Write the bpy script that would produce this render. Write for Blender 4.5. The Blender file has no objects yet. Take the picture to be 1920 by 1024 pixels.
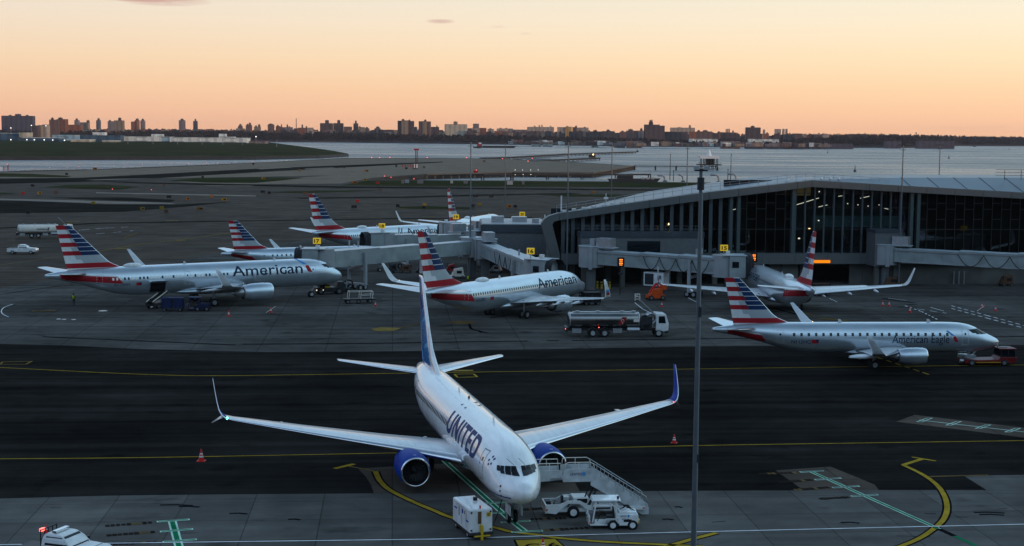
import bpy, bmesh, math, random
import numpy as np
from mathutils import Vector, Matrix
from mathutils.geometry import tessellate_polygon
random.seed(7)
R = math.radians
SC = bpy.context.scene
COL = SC.collection

# ------------------------------------------------------------------ camera
F_PX, PITCH, ROLL, CAM_H = 2737.0, 0.09544, 0.0088, 24.70
cam_d = bpy.data.cameras.new('camera'); cam = bpy.data.objects.new('camera', cam_d); COL.objects.link(cam)
cam_d.sensor_width = 36.0; cam_d.lens = F_PX / 1920.0 * 36.0; cam_d.clip_start = 0.5; cam_d.clip_end = 40000
cam.location = (0, 0, CAM_H)
cam.matrix_world = Matrix.Translation((0, 0, CAM_H)) @ Matrix.Rotation(math.pi / 2 - PITCH, 4, 'X') @ Matrix.Rotation(ROLL, 4, 'Z')
SC.camera = cam

# ------------------------------------------------------------------ sky
SUN_AZ, SUN_EL = R(125), R(1.5)            # clockwise from the view axis, just above the horizon
w = bpy.data.worlds.new('World'); SC.world = w; w.use_nodes = True
nt = w.node_tree; nt.nodes.clear()
def N(t, kind, **kw):
    n = t.nodes.new(kind)
    for k, v in kw.items(): setattr(n, k, v)
    return n
def ramp_set(n, stops, interp='LINEAR'):
    r = n.color_ramp; r.interpolation = interp
    while len(r.elements) > 1: r.elements.remove(r.elements[-1])
    r.elements[0].position = stops[0][0]; r.elements[0].color = (*stops[0][1], 1)
    for p, c in stops[1:]:
        e = r.elements.new(p); e.color = (*c, 1)
def L(t, a, b): t.links.new(a, b)
def Mth(t, op, a, b=None, clamp=False):
    n = N(t, 'ShaderNodeMath', operation=op, use_clamp=clamp)
    for i, v in enumerate((a, b)):
        if v is None: continue
        if isinstance(v, (int, float)): n.inputs[i].default_value = v
        else: L(t, v, n.inputs[i])
    return n.outputs[0]
def MixC(t, fac, a, b, blend='MIX'):
    n = N(t, 'ShaderNodeMix', data_type='RGBA', blend_type=blend)
    for i, v in ((0, fac), (6, a), (7, b)):
        if isinstance(v, (int, float)): n.inputs[i].default_value = v
        elif isinstance(v, tuple): n.inputs[i].default_value = (*v, 1)
        else: L(t, v, n.inputs[i])
    return n.outputs[2]
tc = N(nt, 'ShaderNodeTexCoord'); sep = N(nt, 'ShaderNodeSeparateXYZ'); L(nt, tc.outputs['Generated'], sep.inputs[0])
zz = sep.outputs[2]; xx = sep.outputs[0]; yy = sep.outputs[1]
low = N(nt, 'ShaderNodeValToRGB'); L(nt, Mth(nt, 'MULTIPLY', zz, 2.0, True), low.inputs[0])
ramp_set(low, [(0.0, (1.0, 0.535, 0.315)), (0.02, (1.03, 0.585, 0.355)), (0.06, (1.05, 0.685, 0.415)), (0.10, (1.05, 0.785, 0.51)), (0.15, (1.01, 0.85, 0.64)), (0.19, (0.93, 0.85, 0.70)), (0.26, (0.72, 0.82, 0.88)), (0.40, (0.50, 0.74, 0.95)), (0.70, (0.54, 0.84, 1.10)), (1.0, (0.66, 0.99, 1.34))])
sky = N(nt, 'ShaderNodeTexSky', sky_type='NISHITA', sun_disc=False, sun_elevation=SUN_EL, sun_rotation=SUN_AZ, altitude=10)
skys = MixC(nt, 1.0, sky.outputs[0], (0.38, 0.49, 0.62), 'MULTIPLY')
hi = N(nt, 'ShaderNodeMapRange', interpolation_type='SMOOTHSTEP'); L(nt, zz, hi.inputs[0])
hi.inputs[1].default_value = 0.45; hi.inputs[2].default_value = 0.98
bk = N(nt, 'ShaderNodeMapRange', interpolation_type='SMOOTHSTEP'); L(nt, yy, bk.inputs[0]); bk.inputs[1].default_value = 0.25; bk.inputs[2].default_value = -0.55
blo = N(nt, 'ShaderNodeValToRGB'); L(nt, Mth(nt, 'MULTIPLY', zz, 2.0, True), blo.inputs[0])       # away from the glow the low sky is duller
ramp_set(blo, [(0.0, (0.42, 0.28, 0.20)), (0.06, (0.36, 0.27, 0.21)), (0.14, (0.14, 0.16, 0.18)), (0.30, (0.17, 0.25, 0.34)), (0.60, (0.30, 0.50, 0.72)), (1.0, (0.66, 0.99, 1.34))])
full = MixC(nt, bk.outputs[0], low.outputs[0], blo.outputs[0])
full = MixC(nt, hi.outputs[0], full, skys)
# the glow is a little stronger towards the sunrise on the right and weaker on the left
side = Mth(nt, 'ADD', Mth(nt, 'MULTIPLY', xx, 0.17), 0.955)
cmb = N(nt, 'ShaderNodeCombineXYZ')
L(nt, side, cmb.inputs[0]); L(nt, Mth(nt, 'ADD', Mth(nt, 'MULTIPLY', xx, 0.21), 0.96), cmb.inputs[1]); L(nt, Mth(nt, 'ADD', Mth(nt, 'MULTIPLY', xx, 0.12), 0.965), cmb.inputs[2])
full = MixC(nt, 1.0, full, cmb.outputs[0], 'MULTIPLY')
# a few thin mauve cloud streaks, fixed in the sky by direction
azm = Mth(nt, 'ARCTAN2', xx, yy)
vec = N(nt, 'ShaderNodeCombineXYZ'); L(nt, Mth(nt, 'MULTIPLY', azm, 40.0), vec.inputs[0]); L(nt, Mth(nt, 'MULTIPLY', zz, 330.0), vec.inputs[1])
nz = N(nt, 'ShaderNodeTexNoise'); nz.inputs['Scale'].default_value = 1.0; nz.inputs['Detail'].default_value = 4; L(nt, vec.outputs[0], nz.inputs['Vector'])
cl = None
for (px, py, wx, wy, amp) in [(310, 2, 85, 10, .9), (240, -3, 70, 6, .8), (826, 40, 30, 5, .7), (932, 50, 18, 3.2, .5), (985, 63, 12, 2.5, .25), (1800, 240, 90, 4, .13), (1870, 238, 50, 3, .12), (75, 212, 120, 5, .10)]:
    dy_ = (-(px - 960) * ROLL + (py - 512)) / F_PX; d_ = Vector((((px - 960) + (py - 512) * ROLL) / F_PX, math.cos(PITCH) - dy_ * math.sin(PITCH), -math.sin(PITCH) - dy_ * math.cos(PITCH))).normalized()
    az0 = math.atan2(d_.x, d_.y); el0 = d_.z
    a = Mth(nt, 'DIVIDE', Mth(nt, 'SUBTRACT', azm, az0), wx / F_PX); b = Mth(nt, 'DIVIDE', Mth(nt, 'SUBTRACT', zz, el0), wy / F_PX)
    d = Mth(nt, 'ADD', Mth(nt, 'MULTIPLY', a, a), Mth(nt, 'MULTIPLY', b, b))
    g = Mth(nt, 'MULTIPLY', Mth(nt, 'SUBTRACT', 1.0, d, True), amp)
    cl = g if cl is None else Mth(nt, 'ADD', cl, g)
nzc = N(nt, 'ShaderNodeMapRange'); L(nt, nz.outputs[0], nzc.inputs[0]); nzc.inputs[1].default_value = .22; nzc.inputs[2].default_value = .50
full = MixC(nt, Mth(nt, 'MULTIPLY', cl, nzc.outputs[0], True), full, (0.66, 0.42, 0.36))
below = N(nt, 'ShaderNodeMapRange'); L(nt, zz, below.inputs[0]); below.inputs[1].default_value = -0.02; below.inputs[2].default_value = 0.0
full = MixC(nt, below.outputs[0], (0.05, 0.045, 0.04), full)
bg = N(nt, 'ShaderNodeBackground'); bg.inputs[1].default_value = 1.0; L(nt, full, bg.inputs[0])
wo = N(nt, 'ShaderNodeOutputWorld'); L(nt, bg.outputs[0], wo.inputs[0])

# ------------------------------------------------------------------ sun (very low, warm, weak)
sd = bpy.data.lights.new('sun', 'SUN'); sun = bpy.data.objects.new('sun', sd); COL.objects.link(sun)
sd.energy = 1.4; sd.angle = R(1); sd.color = (1.0, 0.60, 0.34)
to_sun = Vector((math.sin(SUN_AZ) * math.cos(SUN_EL), math.cos(SUN_AZ) * math.cos(SUN_EL), math.sin(SUN_EL)))
sun.rotation_euler = to_sun.to_track_quat('Z', 'Y').to_euler()

# ------------------------------------------------------------------ exposure and render settings
vs = SC.view_settings; vs.view_transform = 'Standard'; vs.look = 'None'; vs.exposure = 0.0; vs.gamma = 1.0; vs.use_curve_mapping = False
SC.render.engine = 'CYCLES'
cy = SC.cycles; cy.max_bounces = 6; cy.diffuse_bounces = 2; cy.glossy_bounces = 3; cy.transmission_bounces = 3; cy.transparent_max_bounces = 8
cy.sample_clamp_indirect = 4.0; cy.use_denoising = True; cy.caustics_reflective = False; cy.caustics_refractive = False

# ------------------------------------------------------------------ pixel -> place
CP, SP, CR, SR = math.cos(PITCH), math.sin(PITCH), math.cos(ROLL), math.sin(ROLL)
def ray(px, py):
    a, b = px - 960.0, py - 512.0
    x = (a * CR + b * SR) / F_PX; y = (-a * SR + b * CR) / F_PX
    return Vector((x, CP - y * SP, -SP - y * CP))
def G(px, py, z=0.0):
    """the point of the horizontal plane z seen at a pixel of the 1920 x 1024 photograph"""
    d = ray(px, py); t = (z - CAM_H) / d.z
    return Vector((d.x * t, d.y * t, z))
def atY(px, py, Y):
    d = ray(px, py); t = Y / d.y
    return Vector((d.x * t, Y, CAM_H + d.z * t))

# ------------------------------------------------------------------ mesh builder
class MB:
    def __init__(s): s.v = []; s.f = []; s.m = []; s.sm = []
    def add(s, vs, fs, m=0, smooth=False):
        o = len(s.v); s.v += [tuple(p) for p in vs]
        for f in fs:
            s.f.append([i + o for i in f]); s.m.append(m); s.sm.append(smooth)
    def box(s, c, size, rz=0.0, m=0, rot=None, taper=1.0):
        c = Vector(c); hx, hy, hz = size[0] / 2, size[1] / 2, size[2] / 2
        M = rot or Matrix.Rotation(rz, 3, 'Z')
        P = []
        for z in (-1, 1):
            k = 1.0 if z < 0 else taper
            for x, y in ((-1, -1), (1, -1), (1, 1), (-1, 1)): P.append(c + M @ Vector((x * hx * k, y * hy * k, z * hz)))
        s.add(P, [(3, 2, 1, 0), (4, 5, 6, 7), (0, 1, 5, 4), (1, 2, 6, 5), (2, 3, 7, 6), (3, 0, 4, 7)], m)
    def beam(s, a, b, w, h, m=0):
        a, b = Vector(a), Vector(b); d = b - a; ln = d.length
        q = d.to_track_quat('X', 'Z').to_matrix()
        s.box((a + b) / 2, (ln, w, h), m=m, rot=q)
    def cyl(s, a, b, r0, r1=None, n=12, m=0, caps=True, smooth=True):
        r1 = r0 if r1 is None else r1; a, b = Vector(a), Vector(b)
        q = (b - a).to_track_quat('Z', 'Y').to_matrix(); P = []
        for c, r in ((a, r0), (b, r1)):
            for i in range(n):
                t = 2 * math.pi * i / n; P.append(c + q @ Vector((r * math.cos(t), r * math.sin(t), 0)))
        s.add(P, [(i, (i + 1) % n, n + (i + 1) % n, n + i) for i in range(n)], m, smooth)
        if caps: s.add(P[:n], [tuple(range(n - 1, -1, -1))], m); s.add(P[n:], [tuple(range(n))], m)
    def lathe(s, prof, org, axis, n=20, m=0, smooth=True, sy=1.0):
        org = Vector(org); q = Vector(axis).to_track_quat('Z', 'Y').to_matrix(); P = []
        for t, r in prof:
            for i in range(n):
                a = 2 * math.pi * i / n; P.append(org + q @ Vector((r * math.cos(a), r * math.sin(a), t)))
        k = len(prof)
        s.add(P, [(j * n + i, j * n + (i + 1) % n, (j + 1) * n + (i + 1) % n, (j + 1) * n + i) for j in range(k - 1) for i in range(n)], m, smooth)
    def loft(s, rings, m=0, smooth=True, caps=True, matf=None):
        n = len(rings[0]); o = len(s.v); s.v += [tuple(p) for r in rings for p in r]
        for j in range(len(rings) - 1):
            for i in range(n):
                s.f.append([o + j * n + i, o + j * n + (i + 1) % n, o + (j + 1) * n + (i + 1) % n, o + (j + 1) * n + i])
                s.m.append(matf(j, i) if matf else m); s.sm.append(smooth)
        if caps:
            for j, rev in ((0, True), (len(rings) - 1, False)):
                f = [o + j * n + i for i in range(n)]; s.f.append(f[::-1] if rev else f); s.m.append(m); s.sm.append(False)
    def tube(s, pts, r, n=6, m=0):
        pts = [Vector(p) for p in pts]; rings = []
        for i, p in enumerate(pts):
            d = (pts[min(i + 1, len(pts) - 1)] - pts[max(i - 1, 0)]).normalized()
            q = d.to_track_quat('Z', 'Y').to_matrix()
            rings.append([p + q @ Vector((r * math.cos(2 * math.pi * k / n), r * math.sin(2 * math.pi * k / n), 0)) for k in range(n)])
        s.loft(rings, m)
    def ball(s, c, r, n=10, m=0):
        r = (r, r, r) if isinstance(r, (int, float)) else r; c = Vector(c); P = []; k = max(4, n // 2 + 1)
        for j in range(k + 1):
            a = math.pi * j / k
            for i in range(n):
                t = 2 * math.pi * i / n; P.append(c + Vector((r[0] * math.sin(a) * math.cos(t), r[1] * math.sin(a) * math.sin(t), r[2] * math.cos(a))))
        s.add(P, [(j * n + i, (j + 1) * n + i, (j + 1) * n + (i + 1) % n, j * n + (i + 1) % n) for j in range(k) for i in range(n)], m, True)
    def prism(s, poly, vec, m=0):
        """polygon of 3-D points swept by vec"""
        n = len(poly); A = [Vector(p) for p in poly]; B = [p + Vector(vec) for p in A]
        s.add(A + B, [tuple(range(n - 1, -1, -1)), tuple(range(n, 2 * n))] + [(i, (i + 1) % n, n + (i + 1) % n, n + i) for i in range(n)], m)
    def poly(s, pts, m=0):
        pts = [Vector(p) for p in pts]
        flat = [Vector((p.x, p.y, 0)) for p in pts]
        tris = tessellate_polygon([flat]); fs = []
        for t in tris:
            a, b, c = (flat[i] for i in t)
            fs.append(t if (b - a).cross(c - a).z > 0 else t[::-1])
        s.add(pts, fs, m)
    def build(s, name, mats, parent=None, loc=None, rz=0.0, bevel=0.0):
        me = bpy.data.meshes.new(name); me.from_pydata(s.v, [], s.f)
        if not isinstance(mats, (list, tuple)): mats = [mats]
        for m in mats: me.materials.append(m)
        me.polygons.foreach_set('material_index', s.m); me.polygons.foreach_set('use_smooth', s.sm)
        me.update()
        o = bpy.data.objects.new(name, me); COL.objects.link(o)
        if parent: o.parent = parent
        if loc is not None: o.location = loc
        o.rotation_euler.z = rz
        if bevel:
            b = o.modifiers.new('bevel', 'BEVEL'); b.width = bevel; b.segments = 2; b.limit_method = 'ANGLE'; b.angle_limit = R(40)
        return o
def tag(o, label=None, cat=None, group=None, kind=None):
    if label: o['label'] = label
    if cat: o['category'] = cat
    if group: o['group'] = group
    if kind: o['kind'] = kind
    return o
def thing(name, label, cat, loc=(0, 0, 0), rz=0.0, group=None):
    o = bpy.data.objects.new(name, None); o.empty_display_size = 0.5; COL.objects.link(o)
    o.location = loc; o.rotation_euler = (0, 0, rz)
    return tag(o, label, cat, group)
def copy_tree(o, parent=None):
    kids = [c for c in o.children]
    c = o.copy(); COL.objects.link(c)
    if parent: c.parent = parent
    for k in kids: copy_tree(k, c)
    return c
ORD = ['first', 'second', 'third', 'fourth', 'fifth', 'sixth', 'seventh', 'eighth', 'ninth', 'tenth', 'eleventh', 'twelfth', 'thirteenth', 'fourteenth', 'fifteenth', 'sixteenth', 'seventeenth', 'eighteenth', 'nineteenth', 'twentieth',
       'twenty-first', 'twenty-second', 'twenty-third', 'twenty-fourth', 'twenty-fifth', 'twenty-sixth', 'twenty-seventh', 'twenty-eighth', 'twenty-ninth', 'thirtieth']

# ------------------------------------------------------------------ lettering
def text_mesh(body, cap, bold=0.0, shear=0.0, space=1.0):
    """triangles of a line of lettering, cap height = cap, starting at 0,0"""
    cu = bpy.data.curves.new('lettering', 'FONT'); cu.body = body; cu.size = 1.0; cu.offset = bold; cu.shear = shear; cu.space_character = space; cu.resolution_u = 4
    o = bpy.data.objects.new('lettering', cu); COL.objects.link(o)
    bpy.context.view_layer.update()
    me = bpy.data.meshes.new_from_object(o.evaluated_get(bpy.context.evaluated_depsgraph_get()))
    k = cap / 0.73
    bm = bmesh.new(); bm.from_mesh(me)
    for v in bm.verts: v.co = Vector((v.co.x * k, v.co.y * k, 0))
    bpy.data.objects.remove(o); bpy.data.curves.remove(cu); bpy.data.meshes.remove(me)
    x0 = min(v.co.x for v in bm.verts)
    for v in bm.verts: v.co.x -= x0
    return bm
def bm_grid_cut(bm, dx, dy):
    xs = [v.co.x for v in bm.verts]; ys = [v.co.y for v in bm.verts]
    for ax, lo, hi_, d in ((0, min(xs), max(xs), dx), (1, min(ys), max(ys), dy)):
        p = lo + d
        while p < hi_:
            co = Vector((p, 0, 0)) if ax == 0 else Vector((0, p, 0)); no = Vector((1, 0, 0)) if ax == 0 else Vector((0, 1, 0))
            bmesh.ops.bisect_plane(bm, geom=bm.verts[:] + bm.edges[:] + bm.faces[:], plane_co=co, plane_no=no, dist=1e-5)
            p += d
def flat_text(mb, body, cap, org, xd, yd, m=0, bold=0.0, center=False, width=None, shear=0.0):
    bm = text_mesh(body, cap, bold, shear); org, xd, yd = Vector(org), Vector(xd).normalized(), Vector(yd).normalized()
    w_ = max(v.co.x for v in bm.verts); sx = 1.0 if width is None else width / w_
    off = w_ * sx / 2 if center else 0
    bm.verts.index_update()
    P = [org + xd * (v.co.x * sx - off) + yd * v.co.y for v in bm.verts]
    mb.add(P, [[v.index for v in f.verts] for f in bm.faces], m); bm.free()
# ------------------------------------------------------------------ materials
MATS = {}
def mat(name, rgb, rough=0.5, metal=0.0, var=0.12, scale=2.0, coat=0.0, bump=0.0, spec=0.22, coords='Object'):
    m = bpy.data.materials.new(name); m.use_nodes = True; t = m.node_tree; b = t.nodes['Principled BSDF']
    b.inputs['Roughness'].default_value = rough; b.inputs['Metallic'].default_value = metal; b.inputs['Coat Weight'].default_value = coat; b.inputs['Coat Roughness'].default_value = 0.06
    b.inputs['Specular IOR Level'].default_value = spec
    c = N(t, 'ShaderNodeTexCoord'); n = N(t, 'ShaderNodeTexNoise'); L(t, c.outputs[coords], n.inputs['Vector']); n.inputs['Scale'].default_value = scale; n.inputs['Detail'].default_value = 5
    r = N(t, 'ShaderNodeMapRange'); L(t, n.outputs[0], r.inputs[0]); r.inputs[1].default_value = .3; r.inputs[2].default_value = .7; r.inputs[3].default_value = 1 - var; r.inputs[4].default_value = 1 + var
    h = N(t, 'ShaderNodeHueSaturation'); h.inputs['Color'].default_value = (*rgb, 1); L(t, r.outputs[0], h.inputs['Value']); L(t, h.outputs[0], b.inputs['Base Color'])
    r2 = N(t, 'ShaderNodeMapRange'); L(t, n.outputs[0], r2.inputs[0]); r2.inputs[3].default_value = rough * .8; r2.inputs[4].default_value = min(1, rough * 1.2); L(t, r2.outputs[0], b.inputs['Roughness'])
    if bump:
        bp = N(t, 'ShaderNodeBump'); bp.inputs['Strength'].default_value = bump; L(t, n.outputs[0], bp.inputs['Height']); L(t, bp.outputs[0], b.inputs['Normal'])
    MATS[name] = m; return m
def emit(name, rgb, s):
    m = bpy.data.materials.new(name); m.use_nodes = True; b = m.node_tree.nodes['Principled BSDF']
    b.inputs['Base Color'].default_value = (*[min(1, c) * .5 for c in rgb], 1); b.inputs['Emission Color'].default_value = (*rgb, 1); b.inputs['Emission Strength'].default_value = s
    return m
WHITE = mat('white_paint', (.66, .67, .67), .35, coat=.3, var=.16, scale=1.6)
UWHITE = mat('airliner_white', (.85, .86, .86), .28, coat=.85, spec=.4, var=.03, scale=.5)
SILVER = mat('airliner_silver', (.52, .59, .65), .30, metal=.7, coat=.8, var=.05, scale=.6)
UGREY = mat('airliner_grey', (.38, .40, .43), .35, coat=.4, var=.05)
WINGC = mat('wing_grey', (.62, .65, .68), .30, coat=.5, var=.06, scale=.7)
TANKM = mat('tank_steel', (.24, .235, .23), .22, metal=1.0, var=.12, scale=.5)
ALU = mat('polished_aluminium', (.80, .81, .82), .16, metal=1.0, var=.05)
STEEL = mat('dull_steel', (.42, .43, .45), .4, metal=.8, var=.12)
UBLUE = mat('engine_blue', (.001, .036, .27), .45, spec=.05, var=.08)
DBLUE = mat('lettering_blue', (.008, .022, .13), .55, spec=.2, var=.05)
ABLUE = mat('lettering_navy', (.018, .03, .06), .6, spec=.15, var=.05)
FRED = mat('flag_red', (.34, .010, .018), .55, spec=.2, var=.05)
FRED2 = mat('flag_dark_red', (.22, .008, .014), .55, spec=.2, var=.05)
FBLUE = mat('flag_blue', (.004, .024, .085), .55, spec=.2, var=.05)
FWHITE = mat('flag_white', (.62, .63, .63), .55, spec=.2, var=.04)
FGREY = mat('flag_grey', (.36, .39, .41), .55, spec=.2, var=.04)
SKYBLUE = mat('symbol_blue', (.03, .24, .55), .3, spec=.2, var=.05)
RUBBER = mat('rubber', (.012, .012, .013), .75, var=.2)
BLACK = mat('black_paint', (.012, .012, .014), .4, var=.15)
DARK = mat('dark_steel', (.035, .036, .04), .5, metal=.3, var=.2)
CABG = mat('cabin_glass', (.035, .04, .045), .25, var=.1)
GLASSD = mat('dark_glass', (.008, .010, .014), .06, var=.1)
WINS = mat('window_shade', (.80, .78, .72), .4, var=.05)
GREYP = mat('grey_paint', (.12, .125, .13), .45, var=.1)
LGREY = mat('light_grey_paint', (.30, .31, .32), .45, var=.1, scale=.6)
BRIDGE = mat('jet_bridge_panel', (.27, .30, .30), .4, var=.20, scale=.5)
BRTOP = mat('jet_bridge_roof', (.36, .41, .44), .35, var=.15, scale=.5)
CANOPY = mat('canopy_fabric', (.03, .03, .033), .8, var=.2)
YELLOW = mat('yellow_paint', (.55, .36, .02), .5, var=.15)
ORANGE = mat('orange_paint', (.55, .07, .01), .45, var=.15)
CONE = mat('cone_red', (.55, .016, .010), .5, var=.1)
REDP = mat('red_paint', (.30, .014, .012), .35, coat=.4, var=.15)
NAVY = mat('navy_paint', (.012, .02, .07), .4, var=.2)
WARMW = mat('cream_white', (.72, .66, .58), .4, var=.1)
SKIN = mat('skin', (.35, .20, .14), .6, var=.08)
VEST = mat('safety_vest', (.35, .50, .03), .6, var=.1)
CLOTH = mat('dark_cloth', (.015, .017, .022), .85, var=.2)
RUST = mat('rusty_brown', (.10, .05, .03), .7, var=.3)
CONCW = mat('wall_concrete', (.10, .098, .09), .8, var=.25, scale=.35)
PIERC = mat('pier_concrete', (.12, .10, .08), .8, var=.25, scale=.1)
PILE = mat('pier_pile', (.035, .03, .028), .8, var=.25, scale=.2)
FASC = mat('fascia_metal', (.115, .12, .12), .45, metal=.1, var=.07, scale=.4)
ROOFM = mat('roof_metal', (.125, .155, .185), .42, metal=.3, var=.08, scale=.3)
DBAND = mat('dark_cladding', (.05, .06, .072), .45, var=.15, scale=.4)
SIGNY = mat('sign_yellow', (.24, .155, .01), .4, var=.05)
L_WARM = emit('lamp_warm', (1.0, .62, .25), 6.0)
L_WHITE = emit('lamp_white', (1.0, .93, .80), 3.5)
L_COOL = emit('lamp_cool', (.85, .95, 1.0), 2.2)
L_RED = emit('lamp_red', (1.0, .10, .08), 5.0)
L_PINK = emit('lamp_pink', (1.0, .30, .26), 2.2)
L_GREEN = emit('lamp_green', (.10, 1.0, .45), 8.0)
L_ORANGE = emit('display_orange', (1.0, .22, .02), 2.6)
L_BAR = emit('display_amber', (1.0, .26, .0), 1.0)
L_SIGN = emit('lit_sign_yellow', (.85, .55, .005), .42)
L_STRIP = emit('strip_lamp', (1.0, .86, .66), 1.5)
L_ROOM = emit('lit_room', (1.0, .62, .20), .22)

def glass_mat(name, tint, fac):
    m = bpy.data.materials.new(name); m.use_nodes = True; t = m.node_tree; t.nodes.clear()
    g = N(t, 'ShaderNodeBsdfGlossy'); g.inputs['Roughness'].default_value = .03; g.inputs['Color'].default_value = (.9, .95, 1, 1)
    tr = N(t, 'ShaderNodeBsdfTransparent'); tr.inputs[0].default_value = (*tint, 1)
    fr = N(t, 'ShaderNodeFresnel'); fr.inputs[0].default_value = 1.5
    mx = N(t, 'ShaderNodeMixShader'); L(t, Mth(t, 'ADD', fr.outputs[0], fac, True), mx.inputs[0]); L(t, tr.outputs[0], mx.inputs[1]); L(t, g.outputs[0], mx.inputs[2])
    o = N(t, 'ShaderNodeOutputMaterial'); L(t, mx.outputs[0], o.inputs[0]); return m
GLASS = glass_mat('clear_glass', (.55, .66, .68), .02)
SMOKE = glass_mat('tinted_glass', (.05, .055, .06), .0)

def skin_joints(m, pitch=2.3, dark=.80):
    t = m.node_tree; bs = t.nodes['Principled BSDF']; src = bs.inputs['Base Color'].links[0].from_socket
    c = N(t, 'ShaderNodeTexCoord'); sp = N(t, 'ShaderNodeSeparateXYZ'); L(t, c.outputs['Object'], sp.inputs[0])
    ring = Mth(t, 'LESS_THAN', Mth(t, 'FRACT', Mth(t, 'DIVIDE', sp.outputs[0], pitch)), .022)
    mp = N(t, 'ShaderNodeMapping'); mp.inputs['Scale'].default_value = (.18, 2.2, 1.4); L(t, c.outputs['Object'], mp.inputs[0])
    n = N(t, 'ShaderNodeTexNoise'); n.inputs['Scale'].default_value = 1.3; n.inputs['Detail'].default_value = 6; L(t, mp.outputs[0], n.inputs['Vector'])
    g = N(t, 'ShaderNodeMapRange'); L(t, n.outputs[0], g.inputs[0]); g.inputs[1].default_value = .45; g.inputs[2].default_value = .8; g.inputs[3].default_value = 0.0; g.inputs[4].default_value = .30
    f = Mth(t, 'MAXIMUM', Mth(t, 'MULTIPLY', ring, 1 - dark), g.outputs[0])
    L(t, MixC(t, f, src, (.20, .20, .20)), bs.inputs['Base Color'])
skin_joints(UWHITE); skin_joints(SILVER); skin_joints(WINGC, 1.1)
# pavement: all of it is laid out in world metres, along the apron's own axis
AX = R(4.7)
def pave(name, base, rough=.6, slab=None, slab_var=.12, joint=.06, blot=.35, streak=.25, tint=(1, 1, 1), spec=.0, stain=.35):
    m = bpy.data.materials.new(name); m.use_nodes = True; t = m.node_tree; b = t.nodes['Principled BSDF']
    ge = N(t, 'ShaderNodeNewGeometry'); mp = N(t, 'ShaderNodeMapping'); mp.inputs['Rotation'].default_value = (0, 0, -AX); L(t, ge.outputs['Position'], mp.inputs[0])
    P = mp.outputs[0]
    def noise(scale, detail=4, stretch=None, rough_=.55):
        v = P
        if stretch:
            mm = N(t, 'ShaderNodeMapping'); mm.inputs['Scale'].default_value = stretch; L(t, P, mm.inputs[0]); v = mm.outputs[0]
        n = N(t, 'ShaderNodeTexNoise'); n.inputs['Scale'].default_value = scale; n.inputs['Detail'].default_value = detail; n.inputs['Roughness'].default_value = rough_; L(t, v, n.inputs['Vector']); return n.outputs[0]
    def rng(x, a, b_, lo, hi_):
        r = N(t, 'ShaderNodeMapRange'); L(t, x, r.inputs[0])
        for i, v in enumerate((a, b_, lo, hi_)): r.inputs[i + 1].default_value = v
        return r.outputs[0]
    val = rng(noise(.06, 6), .3, .7, 1 - blot, 1 + blot)
    val = Mth(t, 'MULTIPLY', val, rng(noise(.5, 5), .3, .7, 1 - blot * .4, 1 + blot * .4))
    val = Mth(t, 'MULTIPLY', val, rng(noise(1.0, 4, (.012, .55, 1)), .3, .7, 1 - streak, 1 + streak))
    val = Mth(t, 'MULTIPLY', val, rng(noise(9.0, 3), .2, .8, .93, 1.07))
    # oil stains
    val = Mth(t, 'MULTIPLY', val, rng(noise(.22, 3, (1, 1.6, 1)), .60, .74, 1.0, 1 - stain))
    if slab:
        br = N(t, 'ShaderNodeTexBrick'); br.offset = 0.0; br.squash = 1.0; L(t, P, br.inputs['Vector'])
        br.inputs['Color1'].default_value = (1 - slab_var,) * 3 + (1,); br.inputs['Color2'].default_value = (1 + slab_var,) * 3 + (1,); br.inputs['Mortar'].default_value = (.60, .60, .60, 1)
        br.inputs['Scale'].default_value = 1.0; br.inputs['Mortar Size'].default_value = joint; br.inputs['Mortar Smooth'].default_value = .3; br.inputs['Brick Width'].default_value = slab; br.inputs['Row Height'].default_value = slab
        sp = N(t, 'ShaderNodeSeparateColor'); L(t, br.outputs[0], sp.inputs[0]); val = Mth(t, 'MULTIPLY', val, sp.outputs[0])
    h = N(t, 'ShaderNodeHueSaturation'); h.inputs['Color'].default_value = (base * tint[0], base * tint[1], base * tint[2], 1); L(t, val, h.inputs['Value'])
    L(t, h.outputs[0], b.inputs['Base Color'])
    L(t, rng(noise(.15, 5), .3, .7, rough * .85, min(1, rough * 1.15)), b.inputs['Roughness']); b.inputs['Specular IOR Level'].default_value = spec
    bp = N(t, 'ShaderNodeBump'); bp.inputs['Strength'].default_value = .15; bp.inputs['Distance'].default_value = .02; L(t, noise(6, 4), bp.inputs['Height']); L(t, bp.outputs[0], b.inputs['Normal'])
    return m
M_ASPH = pave('asphalt_dark', .0175, .62, blot=.34, streak=.40, tint=(1.08, 1.0, .93), stain=.5)
M_CONC = pave('apron_concrete', .098, .66, slab=4.6, slab_var=.13, joint=.05, blot=.34, streak=.16, tint=(1.06, 1.0, .93), stain=.4)
M_CONC2 = pave('stand_concrete', .076, .66, slab=7.6, slab_var=.10, joint=.07, blot=.36, streak=.26, tint=(1.08, 1.0, .92), stain=.6)
M_PATCH = pave('patch_concrete', .072, .66, slab=4.6, slab_var=.08, blot=.25, streak=.1, tint=(1.25, 1.0, .82))
M_TARM = pave('airfield_tarmac', .032, .70, spec=.02, blot=.30, streak=.45, tint=(1.30, 1.0, .74), stain=.3)
M_DTARM = pave('airfield_dark_tarmac', .022, .70, blot=.30, streak=.5, tint=(1.15, 1.0, .86))
M_TAN = pave('runway_concrete', .105, .75, spec=.05, blot=.2, streak=.3, tint=(1.40, 1.0, .66), stain=.2)
M_LTAN = pave('pale_shoulder', .15, .75, spec=.05, blot=.2, streak=.3, tint=(1.25, 1.0, .78), stain=.2)
def line_mat(name, rgb, wear=.5):
    m = mat(name, rgb, .8, var=.25, scale=.8, spec=0.0); t = m.node_tree; b = t.nodes['Principled BSDF']
    return m
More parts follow.
